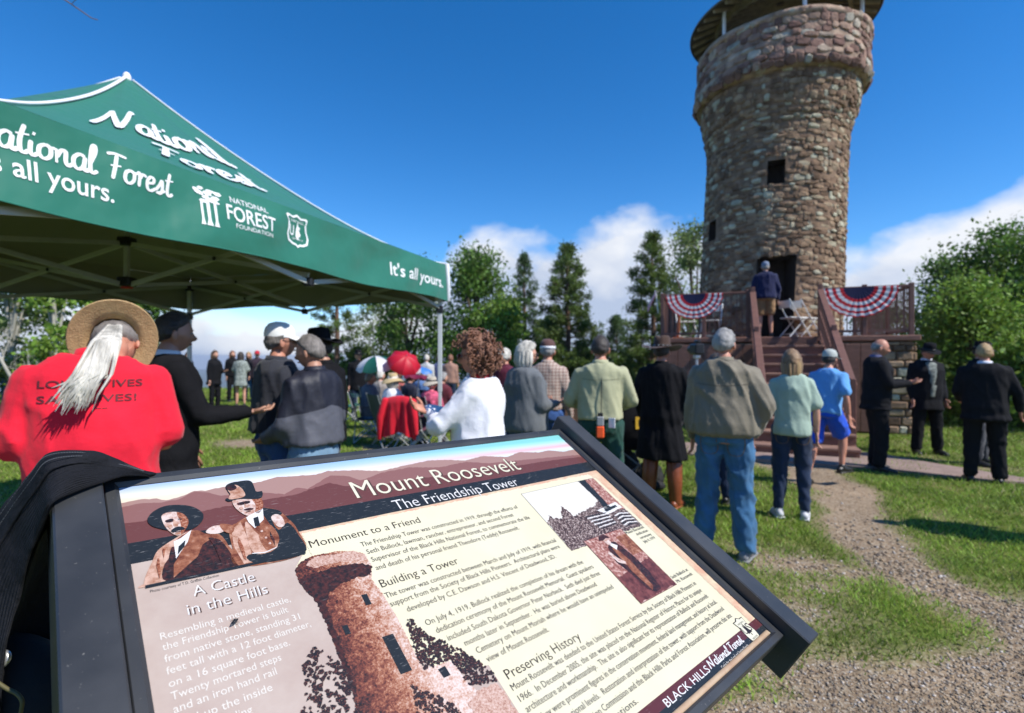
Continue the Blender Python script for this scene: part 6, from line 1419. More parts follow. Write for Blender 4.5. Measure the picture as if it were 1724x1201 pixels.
# 3 white cap
P3 = person('man in a white ball cap and sunglasses facing right', 468, 3.72, 1.80, face=74, w=1.03, head=(6, 0, 0), hair=('short', 'saltpepper'), hat=('cap', cloth('cap_white', (.78, .78, .76)), dict(tilt=-4)), glasses=black_m, top=[G('jacket', cloth('charcoal_fleece', (.030, .032, .042)), t=.03, hem=1.0, puff=.02, collar=True)], bottom=('trousers', denim_b), armL=((.15, .15, -1), (-.2, .85, -.45)), armR=((.1, -.05, -1), (.0, .7, -.6)), skin=skin2_m)
# 4 black cowboy hat
person('man hidden under a tilted black cowboy hat behind the silver-haired man', 544, 4.3, 1.76, face=-50, head=(-10, 10, 0), hair=('short', 'dark'), hat=('western', blackwool, dict(brim=.17, curl=.65, crown=.13, tilt=4, name='cowboy_hat')), top=[G('jacket', blackwool, t=.03, hem=.84)], bottom=('trousers', denim_d), skin=skin3_m)
# 5 navy and grey jacket
P5 = person('silver-haired man in a two-tone navy and grey jacket turned left', 522, 3.45, 1.72, face=-42, w=1.08, head=(-14, 6, 0), hair=('short', 'saltpepper'), top=[G('jacket', None, t=.038, hem=.90, puff=.02, wr=.011)], bottom=('trousers', denim_l), armL=((.2, .15, -1), (-.25, .9, -.4)), armR=((.35, .05, -1), (-.2, .8, -.55)), skin=skin3_m) if False else None
two = bpy.data.materials.new('two_tone_nylon'); two.use_nodes = True
def fill_two(m):
    t = m.node_tree; n = t.nodes; l = t.links; b = n['Principled BSDF']; b.inputs['Roughness'].default_value = .6; c = n.new('ShaderNodeTexCoord'); s_ = n.new('ShaderNodeSeparateXYZ'); l.new(c.outputs['Object'], s_.inputs[0])
    g = n.new('ShaderNodeMath'); g.operation = 'GREATER_THAN'; a = n.new('ShaderNodeMath'); a.operation = 'MULTIPLY_ADD'; ab = n.new('ShaderNodeMath'); ab.operation = 'ABSOLUTE'; l.new(s_.outputs[0], ab.inputs[0]); l.new(ab.outputs[0], a.inputs[0]); a.inputs[1].default_value = .25; l.new(s_.outputs[2], a.inputs[2]); l.new(a.outputs[0], g.inputs[0]); g.inputs[1].default_value = 1.245
    mx = n.new('ShaderNodeMix'); mx.data_type = 'RGBA'; l.new(g.outputs[0], mx.inputs[0]); mx.inputs[6].default_value = (.085, .088, .11, 1); mx.inputs[7].default_value = (.010, .011, .022, 1); l.new(mx.outputs[2], b.inputs['Base Color'])
    x = n.new('ShaderNodeTexNoise'); x.inputs['Scale'].default_value = 25; l.new(c.outputs['Object'], x.inputs[0]); u = n.new('ShaderNodeBump'); u.inputs['Strength'].default_value = .3; u.inputs['Distance'].default_value = .01; l.new(x.outputs[0], u.inputs['Height']); l.new(u.outputs[0], b.inputs['Normal'])
fill_two(two)
P5 = person('silver-haired man in a two-tone navy and grey jacket turned left', 528, 3.55, 1.72, face=-48, w=1.0, head=(-14, 8, 0), hair=('short', 'saltpepper'), top=[G('jacket', two, t=.036, hem=.98, puff=.02, wr=.011)], bottom=('trousers', denim_l), armL=((.2, .15, -1), (-.25, .9, -.4)), armR=((.35, .05, -1), (-.2, .8, -.55)), skin=skin3_m)
# 6 curly woman
P6 = person('woman with big auburn curls, red-rimmed sunglasses and white jacket, arms crossed', 806, 3.12, 1.68, face=-75, female=True, w=1.02, head=(-6, 0, 0), hair=('curly', 'auburn'), glasses=mat('red_sunglasses', (.10, .006, .010), rough=.25), top=[G('jacket', white_c, t=.032, hem=.93, puff=.015, wr=.011, wf=(6, 6, 2.2), flare=.02, collar=cloth('red_scarf', (.55, .01, .02)))], bottom=('trousers', cloth('slate_trousers', (.035, .04, .07))), armL=CROSS, armR=((.15, .75, -.8), (-.7, .5, .30)), skin=skin2_m, vox=.018)
# 7 grey-haired woman
person('white-haired woman with sunglasses in a grey sweater, holding a paper', 884, 5.0, 1.70, face=55, female=True, w=1.22, head=(22, 2, 0), hair=('bob', 'white'), glasses=black_m, top=[G('sweater', grey_c, t=.035, hem=.88, flare=.015, puff=.02, collar=blackwool)], bottom=('trousers', denim_b), armR=BENT, armL=BENT, skin=skin_m)
# 8 plaid man
plaid = bpy.data.materials.new('plaid_shirt'); plaid.use_nodes = True
def fill_plaid(m):
    t = m.node_tree; n = t.nodes; l = t.links; b = n['Principled BSDF']; b.inputs['Roughness'].default_value = .85; c = n.new('ShaderNodeTexCoord'); s_ = n.new('ShaderNodeSeparateXYZ'); l.new(c.outputs['Object'], s_.inputs[0]); tot = None
    for i in (0, 2):
        a = n.new('ShaderNodeMath'); a.operation = 'MULTIPLY'; a.inputs[1].default_value = 28; l.new(s_.outputs[i], a.inputs[0]); f = n.new('ShaderNodeMath'); f.operation = 'FRACT'; l.new(a.outputs[0], f.inputs[0]); g = n.new('ShaderNodeMath'); g.operation = 'LESS_THAN'; g.inputs[1].default_value = .3; l.new(f.outputs[0], g.inputs[0])
        if tot is None: tot = g.outputs[0]
        else: ad = n.new('ShaderNodeMath'); ad.operation = 'ADD'; l.new(tot, ad.inputs[0]); l.new(g.outputs[0], ad.inputs[1]); h = n.new('ShaderNodeMath'); h.operation = 'MULTIPLY'; h.inputs[1].default_value = .5; l.new(ad.outputs[0], h.inputs[0]); tot = h.outputs[0]
    mx = n.new('ShaderNodeMix'); mx.data_type = 'RGBA'; l.new(tot, mx.inputs[0]); mx.inputs[6].default_value = (.45, .36, .30, 1); mx.inputs[7].default_value = (.20, .09, .08, 1); l.new(mx.outputs[2], b.inputs['Base Color'])
fill_plaid(plaid)
person('man in a tan checked shirt and brown mesh cap, seen from behind', 922, 5.8, 1.75, face=12, w=1.0, hair=('short', 'grey'), hat=('cap', cloth('cap_brown', (.10, .05, .045)), dict(strap=white_c)), top=[G('shirt', plaid, t=.018, hem=.96, cuff=.036)], bottom=('trousers', denim_b, dict(belt=mat('belt_tan', (.30, .10, .04)))), armR=((.25, -.12, -1), (.1, .2, -1)), armL=BENT, skin=skin2_m)
person('white-haired bystander in a maroon shirt behind the grey sweater', 850, 7.0, 1.68, face=20, hair=('short', 'white'), top=[G('shirt', cloth('maroon_shirt', (.10, .012, .03)), t=.02, hem=.90, sleeve='elbow')], bottom=('trousers', denim_d), skin=skin2_m)
person('pale-haired woman in a lavender top behind the curly-haired woman', 838, 7.6, 1.66, face=10, female=True, hair=('bob', 'white'), top=[G('blouse', cloth('lavender_top', (.35, .36, .45)), t=.02, hem=.90)], bottom=('trousers', denim_d), skin=skin_m)
# 10 ranger
green_tr = cloth('forest_green_trousers', (.012, .060, .045), rough=.7)
P10 = person('ranger in a sage shirt and green trousers with an orange radio on the belt', 1011, 4.75, 1.76, face=2, w=1.06, head=(4, 2, 0), hair=('short', 'dark'), top=[G('shirt', sage_c, t=.020, hem=.985, puff=.012, cuff=.036, wr=.010)], bottom=('trousers', green_tr, dict(t=.010, belt=mat('belt_brown', (.07, .03, .02)))), armL=((.42, .10, -1), (-.40, .8, -.25)), armR=((.44, .10, -1), (-.40, .8, -.25)), stance=.05, skin=skin2_m, vox=.019)
r = P10['root']; b = MB(); b.box((.005, -.185, 1.0), (.062, .040, .085), bev=.008); b.build('radio', mat('radio_grey', (.30, .31, .32), rough=.4), r); b = MB(); b.box((.005, -.187, .905), (.068, .044, .105), bev=.010); b.build('radio_pouch', mat('radio_orange', (.85, .10, .02), rough=.5), r)
b = MB(); b.tube([(.012, -.180, 1.03), (.014, -.165, 1.2), (.016, -.14, 1.38), (.03, -.10, 1.47)], .0035, 6); b.build('radio_cord', black_m, r); b = MB(); b.box((.005, -.182, 1.055), (.045, .03, .035), bev=.005); b.build('radio_clip', black_m, r); b = MB(); b.box((.105, -.165, .985), (.055, .012, .085), Matrix.Rotation(R(-20), 3, 'Z')); b.build('pocket_paper', white_c, r)
# 11 long black coat
P11 = person('man in a long black coat, brown hat and tall brown boots', 1114, 5.45, 1.74, face=14, w=1.10, head=(6, 3, 0), hair=('short', 'dark'), hat=('western', cloth('brown_felt', (.060, .033, .024)), dict(brim=.215, curl=.28, crown=.125, cw=.092, band=mat('hatband', (.03, .02, .015)), conchos=True, name='brown_hat')), top=[G('coat', blackwool, t=.032, hem=.50, flare=.045, wr=.011, wf=(9, 9, 1.2))], bottom=('trousers', cloth('grey_trousers', (.045, .045, .05)), dict(cuff=.044, t=.0)), shoes='boots', armL=((.3, 0, -1), (-.1, .5, -.8)), armR=((.32, .02, -1), (-.1, .5, -.8)), stance=.03, skin=skin2_m)
# 12 tan jacket
P12 = person('grey-haired man in an olive tan jacket and blue jeans, hands in pockets', 1219, 4.12, 1.79, face=8, w=1.06, head=(10, 0, 0), hair=('short', 'grey'), top=[G('jacket', tan_c, t=.036, hem=.93, puff=.045, wr=.016, rib=cloth('knit_rib', (.20, .19, .14)), wf=(6.5, 6.5, 2.6))], bottom=('trousers', denim, dict(t=.012, wr=.018, cuff=.070)), shoes='grey', armL=((.22, -.05, -1), (.02, .25, -1)), armR=((.50, -.18, -1), (-.42, .5, -1)), stance=.045, step=(.02, -.04), skin=skin2_m, vox=.019)
# 13 woman in green tee
P13 = person('woman with streaked brown hair in a pale green T-shirt and dark jeans', 1333, 5.05, 1.63, face=-6, female=True, w=1.02, head=(0, 0, 0), hair=('long', 'streaked', .22), top=[G('tshirt', cloth('pale_green_tee', (.34, .44, .36), var=.05), t=.018, hem=.86, sleeve='short', wr=.009, flare=.012, collar=False)], bottom=('trousers', denim_d, dict(cuff=.048)), shoes='white', armL=((.30, .02, -1), (-.45, .6, .45)), armR=((.28, -.06, -1), (.04, .12, -1)), stance=.01, skin=skin_m, vox=.019)
# 14 blue tee climbing
P14 = person('man in a sky blue T-shirt, bright blue shorts and grey cap stepping up', 1388, 6.35, 1.66, face=24, w=1.0, lean=12, head=(0, -6, 0), hair=('short', 'dark'), hat=('cap', cloth('cap_grey', (.42, .45, .42)), dict()), top=[G('tshirt', cloth('sky_blue_tee', (.12, .34, .68), var=.05), t=.022, hem=.90, sleeve='short', collar=False, flare=.01)], bottom=('shorts', cloth('bright_blue_shorts', (.010, .085, .62), var=.05), {}), shoes='dark', legs=dict(L=((-.11, -.04, .50), (-.12, -.20, .09)), R=((.11, .26, .62), (.12, .20, .24))), armR=((.35, -.25, -1), (.1, .35, -1)), armL=((.2, .3, -1), (.0, 1, -.2)), skin=skin2_m)
# 15 bald man
P15 = person('bald man in a black suit standing in profile, hands held together', 1476, 7.15, 1.82, face=76, w=1.10, head=(6, 12, 0), hair=('bald', 'grey'), top=[G('jacket', blacksuit, t=.028, hem=.80, flare=.015, wr=.008, collar=cloth('shirt_blue', (.10, .11, .22)))], bottom=('trousers', blacksuit, dict(t=.014)), armL=((.1, .35, -1), (-.30, 1, .12)), armR=((.12, .30, -1), (-.38, 1, .10)), skin=skin2_m)
# 16 hat and vest
P16 = person('man in a black hat, long black coat and grey patterned vest', 1560, 8.35, 1.76, face=150, w=1.08, head=(-10, 18, 0), hair=('short', 'dark'), hat=('western', blackwool, dict(brim=.155, curl=.12, crown=.115, name='black_hat')), top=[G('vest', cloth('grey_vest', (.20, .22, .20), var=.5, vs_=25), t=.024, hem=.90, collar=white_c, sleeve='none', front=True), G('coat', blacksuit, t=.026, hem=.70, flare=.03, wr=.008, collar=False)], bottom=('trousers', blacksuit, dict(t=.012)), armL=((.18, -.1, -1), (.0, .3, -1)), armR=((.18, -.1, -1), (.0, .3, -1)), skin=skin2_m, stance=.05)
# 17 suit from behind
P17 = person('fair-haired man in a black suit walking away at the far right', 1658, 6.45, 1.73, face=-8, w=1.15, head=(8, 2, 0), hair=('short', 'blond'), top=[G('jacket', blacksuit, t=.030, hem=.78, flare=.02, wr=.009, collar=white_c)], bottom=('trousers', blacksuit, dict(t=.012)), armL=((.25, .15, -1), (-.2, .7, -.4)), armR=((.40, -.05, -1), (.15, .35, -1)), stance=.03, skin=skin2_m)
person('person in a black hat and grey trousers mostly hidden behind the fair-haired man', 1652, 7.5, 1.76, face=150, head=(0, 6, 0), hair=('short', 'dark'), hat=('western', blackwool, dict(brim=.14, curl=.1, crown=.11, name='black_hat')), top=[G('coat', blacksuit, t=.03, hem=.72, flare=.03)], bottom=('trousers', cloth('charcoal_trousers', (.06, .06, .07))), skin=skin2_m, x=at(1652, 0, 7.5) - .02)
# 18 man on the deck
dp = DK(-.20, -2.02, DZ)
P18 = person('man in a navy jacket and khaki shorts at the tower door', 0, dp.y, 1.72, x=dp.x, gz=DZ, face=18, w=1.1, head=(0, 0, 0), hair=('short', 'grey'), hat=('cap', cloth('cap_denim', (.16, .20, .28)), dict()), top=[G('jacket', cloth('navy_jacket', (.008, .012, .055)), t=.032, hem=.88, flare=.01, wr=.012)], bottom=('shorts', cloth('khaki_shorts', (.26, .15, .07)), {}), armL=((.30, .05, -1), (-.3, .6, -.6)), armR=((.28, -.05, -1), (.0, .2, -1)), skin=skin_m, shoes='dark', stance=.01)
# 19 partly hidden behind the tan jacket
person('person in a white shirt almost hidden behind the man in the tan jacket', 1205, 5.6, 1.60, face=0, hair=('short', 'dark'), top=[G('shirt', cloth('lilac_white_shirt', (.62, .62, .75)), t=.02, hem=.90)], bottom=('trousers', denim_d), skin=skin_m)
# far people
far = .034
person('far bystander in a grey sun hat, pale shirt and jeans at the left edge', 14, 16.2, 1.74, face=170, hair=('short', 'grey'), hat=('western', cloth('grey_hat', (.20, .19, .17)), dict(brim=.17, curl=.05, crown=.09, droop=.4, name='sun_hat')), top=[G('shirt', cloth('pale_blue_shirt', (.60, .62, .72)), t=.03, hem=.90)], bottom=('trousers', denim_l), armL=CROSS, armR=CROSS, vox=far, skin=skin3_m)
person('far woman with long brown hair in a black jacket and trousers', 361, 15.2, 1.74, face=140, female=True, hair=('long', 'brown', .24), top=[G('jacket', blackwool, t=.03, hem=.74, flare=.03)], bottom=('trousers', blackwool), vox=far, armL=BENT)
person('far woman with dark hair in a short patterned dress', 405, 16.0, 1.70, face=10, female=True, hair=('long', 'dark', .26), top=[G('dress', cloth('patterned_dress', (.24, .27, .25), var=.6, vs_=25), t=.02, hem=.66, flare=.03, sleeve='short', collar=False)], vox=far, armR=BENT, armL=BENT)
person('far person in black left of the patterned dress', 391, 18, 1.76, face=160, hair=('long', 'auburn', .2), female=True, top=[G('jacket', blackwool, t=.03, hem=.86)], bottom=('trousers', blackwool), vox=far)
person('far blond woman right of the patterned dress', 419, 18.5, 1.72, face=200, hair=('long', 'blond', .24), female=True, top=[G('jacket', blackwool, t=.03, hem=.86)], bottom=('trousers', denim), vox=far)
person('far person in a red cap and dark coat', 433, 18, 1.76, face=190, hair=('short', 'dark'), hat=('cap', cloth('cap_red', (.5, .02, .04)), dict()), top=[G('jacket', cloth('dark_plum', (.03, .018, .03)), t=.03, hem=.8)], bottom=('trousers', blackwool), vox=far)
person('far brown-haired person just left of the tent back pole', 316, 17, 1.72, face=120, hair=('short', 'brown'), top=[G('jacket', blackwool, t=.03, hem=.84)], bottom=('trousers', blackwool), vox=far)
person('person in a black hat and black coat standing behind the striped umbrella', 603, 12.6, 1.70, face=170, hair=('short', 'dark'), hat=('western', blackwool, dict(brim=.15, curl=.2, crown=.12, name='black_hat')), top=[G('coat', blackwool, t=.03, hem=.76)], bottom=('trousers', denim_d), vox=.03)
for px, z, hr, cc, lb in ((718, 14, 'white', (.5, .5, .5), 'far white-haired listener left of the tent pole'), (739, 14.5, 'brown', (.10, .12, .25), 'far brown-haired listener touching the left of the tent pole'), (758, 14, 'auburn', (.35, .20, .15), 'far auburn-haired listener right of the tent pole')):
    person(lb, px, z, 1.62, face=20, hair=('short', hr), top=[G('shirt', cloth('shirt_%d' % px, cc), t=.02, hem=.9)], bottom=('trousers', denim_d), vox=far)
# someone beyond the right edge whose shadow falls across the path
person('bystander just beyond the right edge casting the long shadow', 0, 4.15, 1.75, x=4.95, face=-60, hair=('short', 'brown'), top=[G('jacket', navy_c, t=.03, hem=.9)], bottom=('trousers', denim_d), vox=.03)
# seated listeners
person('seated listener in a grey shirt turned away, left in the row of camp chairs', 622, 9.6, 1.74, face=75, seat=True, hair=('short', 'saltpepper'), top=[G('shirt', cloth('slate_shirt', (.09, .11, .15)), t=.03, hem=.94, sleeve='elbow')], bottom=('trousers', denim), armL=BENT, armR=BENT, vox=.026, shoes='grey', skin=skin2_m)
person('seated listener in a straw sun hat and white shirt', 661, 9.0, 1.72, face=55, seat=True, hair=('bob', 'white'), female=True, w=1.1, hat=('western', mat('sun_straw', (.50, .38, .20), rough=.8, var=.1), dict(brim=.185, curl=.0, crown=.10, droop=.9, name='sun_hat')), top=[G('shirt', white_c, t=.03, hem=.94)], bottom=('trousers', denim_b), armL=BENT, armR=BENT, vox=.026)
person('seated woman in a pink flowered blouse beside the red jacket', 726, 8.7, 1.66, face=40, seat=True, hair=('short', 'white'), female=True, w=1.1, hat=('western', cloth('linen_hat', (.45, .40, .33)), dict(brim=.15, curl=.0, crown=.09, droop=.6, name='sun_hat')), top=[G('blouse', cloth('pink_blouse', (.60, .10, .18), var=.5, vs_=20), t=.03, hem=.94)], bottom=('trousers', cloth('flowered_trousers', (.42, .25, .36), var=.7, vs_=18)), armL=BENT, armR=BENT, vox=.026)
person('seated listener in a navy top behind the sun hat', 690, 10.4, 1.72, face=60, seat=True, hair=('short', 'dark'), top=[G('shirt', navy_c, t=.03, hem=.94)], bottom=('trousers', blackwool), vox=.03)
for px, z, hr, cc, lb in ((640, 11.2, 'white', (.35, .30, .26), 'seated listener in a beige top behind the striped umbrella'), (745, 10.2, 'grey', (.12, .02, .03), 'seated listener in a maroon top right beside the tent pole'), (708, 11.6, 'brown', (.10, .18, .36), 'seated listener in a blue top behind the red umbrella'), (668, 12.4, 'dark', (.45, .12, .10), 'seated listener in a brick red top in the back row')):
    person(lb, px, z, 1.72, face=50, seat=True, hair=('short', hr), top=[G('shirt', cloth('seat_shirt_%d' % px, cc), t=.03, hem=.94)], bottom=('trousers', denim_d), armL=BENT, armR=BENT, vox=.03)
flush()
# words on the red shirt, laid on the remeshed cloth
def put_text(item, m):
    ob, co, F, x0, z0, _, root = item; me = ob.data; from mathutils.bvhtree import BVHTree
    bv = BVHTree.FromPolygons([v.co for v in me.vertices], [p.vertices for p in me.polygons]); V = []
    for x, y in co:
        p = Vector((x0 + x, -1.0, z0 + y)); h = bv.ray_cast(p, Vector((0, 1, 0))); V.append((h[0] + Vector((0, -.004, 0))) if h[0] else Vector((x0 + x, -.16, z0 + y)))
    mesh('shirt_lettering', V, F, m, root)
def decal(P, part, lines_, wdt, m, name='seam', frm=(0, -1)):
    obs = [o for o in P['root'].children if o.name.split('.')[0] == part]
    if not obs: return
    me = obs[0].data; from mathutils.bvhtree import BVHTree
    bv = BVHTree.FromPolygons([v.co for v in me.vertices], [p.vertices for p in me.polygons]); co, F = ribbon(lines_, wdt); co, F = subdiv(co, F, .03); V = []
    for x, y in co:
        h = bv.ray_cast(Vector((x, -1.0, y)), Vector((0, 1, 0))); V.append((h[0] + Vector((0, -.003, 0))) if h[0] else Vector((x, 0, y)))
    mesh(name, V, F, m, P['root'])
thread = mat('jeans_thread', (.16, .10, .045), rough=.8); dsea = mat('dark_seam', (.004, .004, .005), rough=.9); osea = mat('olive_seam', (.085, .072, .05), rough=.9); ssea = mat('sage_seam', (.20, .20, .12), rough=.9); gsea = mat('green_seam', (.005, .025, .018), rough=.9)
for sd in (-1, 1):
    for P_, m_ in ((P12, thread), (P13, thread)): s_ = P_['s']; decal(P_, 'trousers', [[(sd * .035 * s_, .905 * s_), (sd * .15 * s_, .915 * s_), (sd * .145 * s_, .80 * s_), (sd * .09 * s_, .775 * s_), (sd * .04 * s_, .80 * s_), (sd * .035 * s_, .905 * s_)]], .0028, m_, 'back_pocket')
    decal(P10, 'trousers', [[(sd * .04, .88), (sd * .13, .885)], [(sd * .085, .885), (sd * .085, .87)]], .004, gsea, 'back_pocket')
decal(P12, 'jacket', [[(-.19, 1.36), (0, 1.345), (.19, 1.36)]], .003, osea); decal(P10, 'shirt', [[(-.17, 1.37), (0, 1.36), (.17, 1.37)]], .0028, ssea)
decal(P11, 'coat', [[(-.17, 1.03), (-.02, 1.02)], [(.02, 1.02), (.17, 1.03)], [(0, 1.0), (0, .52)], [(-.085, 1.40), (-.06, 1.2), (-.045, 1.04)], [(.085, 1.40), (.06, 1.2), (.045, 1.04)]], .0035, dsea)
decal(P17, 'jacket', [[(0, 1.42), (0, .95)], [(0, .95), (0, .80)]], .003, dsea)
for it in BT: put_text(it, mat('faded_black_print', (.10, .012, .02), rough=.8))
# ------------------------------------------------------------------ camp chairs, umbrellas, bags
def camp_chair(label, px, z, rz, col, frame=(.45, .46, .47), group='camp chairs of the seated listeners', back=.92, nm='camp_chair'):
    r = empty(nm, (at(px, 0, z), z, 0), rz); tag(r, label, 'chair', group); fm = mat('chair_tube_%.2f' % frame[0], frame, rough=.35, metal=.5); cm = cloth('canvas_%.2f_%.2f' % (col[0], col[1]), col, bump=.5)
    V = [(-.26, -.02, .44), (.26, -.02, .44), (.25, .24, .46), (-.25, .24, .46)]
    def sheet(name, P, nx=6, ny=6, sag=.05):
        V = []; p = [Vector(q) for q in P]; n = ((p[1] - p[0]).cross(p[3] - p[0])).normalized()
        for j in range(ny + 1):
            for i in range(nx + 1):
                u, v = i / nx, j / ny; q = (p[0] * (1 - u) + p[1] * u) * (1 - v) + (p[3] * (1 - u) + p[2] * u) * v; V.append(q - n * sag * 16 * u * (1 - u) * v * (1 - v) * .9)
        F = [(j * (nx + 1) + i, j * (nx + 1) + i + 1, (j + 1) * (nx + 1) + i + 1, (j + 1) * (nx + 1) + i) for j in range(ny) for i in range(nx)]; k = len(V)
        mesh(name, V + [q - n * .006 for q in V], F + [tuple(a + k for a in f)[::-1] for f in F], cm, r, True)
    sheet('seat', [(-.26, -.22, .42), (.26, -.22, .42), (.26, .24, .46), (-.26, .24, .46)]); sheet('backrest', [(-.27, -.36, back), (.27, -.36, back), (.26, -.23, .42), (-.26, -.23, .42)], sag=-.04)
    for sx in (-1, 1):
        for A_, B_ in (((sx * .28, .27, .02), (sx * -.27, .25, .46)), ((sx * .28, -.27, .02), (sx * -.26, -.24, .44)), ((sx * .28, -.27, .02), (sx * .27, .25, .46)), ((sx * .28, .27, .02), (sx * .27, -.25, .44)), ((sx * .27, -.22, .42), (sx * .27, -.37, back + .01)), ((sx * .27, .25, .46), (sx * .28, .25, .66))):
            b = MB(); b.tube([A_, B_], .009, 8); b.build('leg' if B_[2] < .5 else 'upright', fm, r)
        sheet('armrest', [(sx * .24, -.30, .66), (sx * .32, -.30, .66), (sx * .32, .27, .67), (sx * .24, .27, .67)], 3, 4, .01)
        b = MB(); b.ell((sx * .28, .27, .015), (.02, .02, .015), 8, 5); b.ell((sx * .28, -.27, .015), (.02, .02, .015), 8, 5); b.build('foot_cap', black_m, r)
    return r
camp_chair('green and white camp chair, leftmost of the row', 588, 12.0, R(-60), (.02, .13, .09), frame=(.62, .62, .62))
camp_chair('black camp chair of the listener in the grey shirt', 622, 9.6, R(-75), (.015, .016, .02))
camp_chair('dark olive camp chair under the straw sun hat', 661, 9.0, R(-55), (.035, .05, .03))
camp_chair('maroon camp chair with a red jacket over its back', 697, 8.25, R(-20), (.12, .01, .03), frame=(.6, .6, .62))
camp_chair('black camp chair under the woman in the pink blouse', 726, 8.7, R(-40), (.02, .02, .022), frame=(.55, .55, .56))
camp_chair('dark camp chair behind the sun hat', 690, 10.4, R(-60), (.02, .02, .04))
camp_chair('brown camp chair beside the ranger, mostly hidden by the sign', 962, 6.6, R(20), (.12, .07, .045), frame=(.1, .1, .1), back=.95)
cc = camp_chair('black camp chair between ranger and black coat', 1068, 6.6, R(0), (.012, .012, .014), frame=(.3, .3, .3))
for px, z, col, lb in ((640, 11.2, (.03, .05, .10), 'navy camp chair behind the striped umbrella'), (745, 10.2, (.02, .02, .02), 'black camp chair right beside the tent pole'), (708, 11.6, (.02, .06, .04), 'green camp chair behind the red umbrella'), (668, 12.4, (.05, .04, .03), 'brown camp chair in the back row')): camp_chair(lb, px, z, R(-50), col)
# red jacket over the chair back
def jacket_over(label, px, z, rz, m, h=.98, wd=.27, drop=.58):
    r = empty('red_jacket', (at(px, 0, z), z, 0), rz); tag(r, label, 'jacket'); V = []; F = []; nx, ny = 22, 26
    for j in range(ny + 1):
        v = j / ny
        for i in range(nx + 1):
            u = i / nx * 2 - 1; t = v * (drop + .30) - .30; hang_ = t > 0
            zz = h - abs(t) * (1 if t > 0 else .98); yy = -.40 - (.05 if t > 0 else -.06) * min(1, abs(t) * 12) - .10 * (zz - h) * (-.4)
            f_ = min(1, abs(t) * 3); x = u * wd * (1 + .30 * max(t, 0)) ; yy += f_ * (.022 * sin(u * 7 + t * 3) + .012 * sin(u * 15 - t * 6)) - .01; zz += .03 * sin(u * 4 + 1) * f_ - .05 * (u * u)
            V.append((x, yy, zz))
    F = [(j * (nx + 1) + i, j * (nx + 1) + i + 1, (j + 1) * (nx + 1) + i + 1, (j + 1) * (nx + 1) + i) for j in range(ny) for i in range(nx)]; k = len(V)
    mesh('shell', V + [(x, y + .008, z_) for x, y, z_ in V], F + [tuple(a + k for a in f)[::-1] for f in F], m, r, True)
    b = MB(); b.tube([(-wd * .9, -.43, h - .08), (-wd * 1.15, -.47, h - .32), (-wd * 1.2, -.46, h - .66)], [.055, .05, .04], 10); b.build('sleeve', m, r, True); b = MB(); b.tube([(wd * .85, -.43, h - .08), (wd * 1.05, -.46, h - .3), (wd * 1.1, -.45, h - .56)], [.055, .05, .04], 10); b.build('sleeve', m, r, True)
jacket_over('bright red jacket hanging over the back of a camp chair', 697, 8.25, R(-20), cloth('red_jacket_cloth', (.62, .01, .03), var=.06))
# hooded black top with yellow letters over the dark chair
r = empty('black_jacket', (at(1068, 0, 6.6), 6.6, 0)); tag(r, 'black jacket with yellow letters hung over the chair behind the ranger', 'jacket'); b = MB()
b.tube([(0, -.42, .50), (0, -.42, .75), (0, -.40, .97)], [(.05, .26), (.06, .28), (.05, .24)], 14, ref=(1, 0, 0)); b.build('shell', blackwool, r, True)
b = MB(); b.tube([(.28, -.42, .92), (.33, -.42, .6)], .06, 8); b.tube([(-.28, -.42, .92), (-.33, -.42, .6)], .06, 8); b.build('sleeve', blackwool, r, True)
co, F = text_geo('DI', .14, .17, bold=.04); mesh('lettering', [(-.10 + c[0], -.485, .72 + c[1]) for c in co], F, mat('yellow_print', (.70, .42, .03)), r)
def umbrella(label, px, z, h, rad, cols, tilt=(0, 0), pole=True, name='umbrella', ribs=8, dome=.36):
    r = empty(name, (at(px, 0, z), z, h)); tag(r, label, 'umbrella', 'umbrellas over the seated listeners'); r.rotation_euler = (R(tilt[0]), R(tilt[1]), .3)
    for k in range(ribs):
        V = []; F = []; n = 8
        for j in range(n + 1):
            q = j / n
            for i in range(5):
                a = 2 * pi * (k + i / 4) / ribs; sc = 1 - .10 * sin(pi * i / 4) * q; rr = rad * math.sin(q * 1.35) / math.sin(1.35) * sc; V.append((rr * cos(a), rr * sin(a), rad * dome * (math.cos(q * 1.35) - math.cos(1.35)) / (1 - math.cos(1.35)) - .035 * sin(pi * i / 4) * q))
        F = [(j * 5 + i, j * 5 + i + 1, (j + 1) * 5 + i + 1, (j + 1) * 5 + i) for j in range(n) for i in range(4)]
        o = mesh('panel', V, F, cols[k % len(cols)], r, True)
    b = MB(); b.tube([(0, 0, rad * dome + .04), (0, 0, -.55)], .007, 6); b.build('shaft', steel_m, r)
    if True:
        b = MB(); b.tube([(0, 0, -.55), (0, 0, -.66)], .014, 8); b.build('handle', black_m, r)
um_w = mat('umbrella_white', (.72, .72, .76), rough=.5, trans=.2); um_g = mat('umbrella_green', (.01, .10, .075), rough=.5, trans=.2); um_r = mat('umbrella_red', (.62, .012, .035), rough=.5, trans=.3); um_b = mat('umbrella_blue', (.06, .22, .62), rough=.5, trans=.2); um_m = mat('umbrella_maroon', (.20, .015, .05), rough=.5, trans=.2)
umbrella('green and white striped umbrella, leftmost of the open umbrellas', 634, 9.4, 1.36, .36, [um_w, um_g], (8, -6), dome=.62)
umbrella('bright red umbrella tilted towards the crowd', 680, 9.2, 1.45, .31, [um_r], (42, 14), dome=.55)
umbrella('blue umbrella with a white panel right of the red one', 706, 9.5, 1.30, .24, [um_b, um_b, um_w], (5, 5), dome=.35)
umbrella('low maroon umbrella beneath the blue one', 706, 8.9, 1.20, .27, [um_m], (-4, 6), dome=.2)
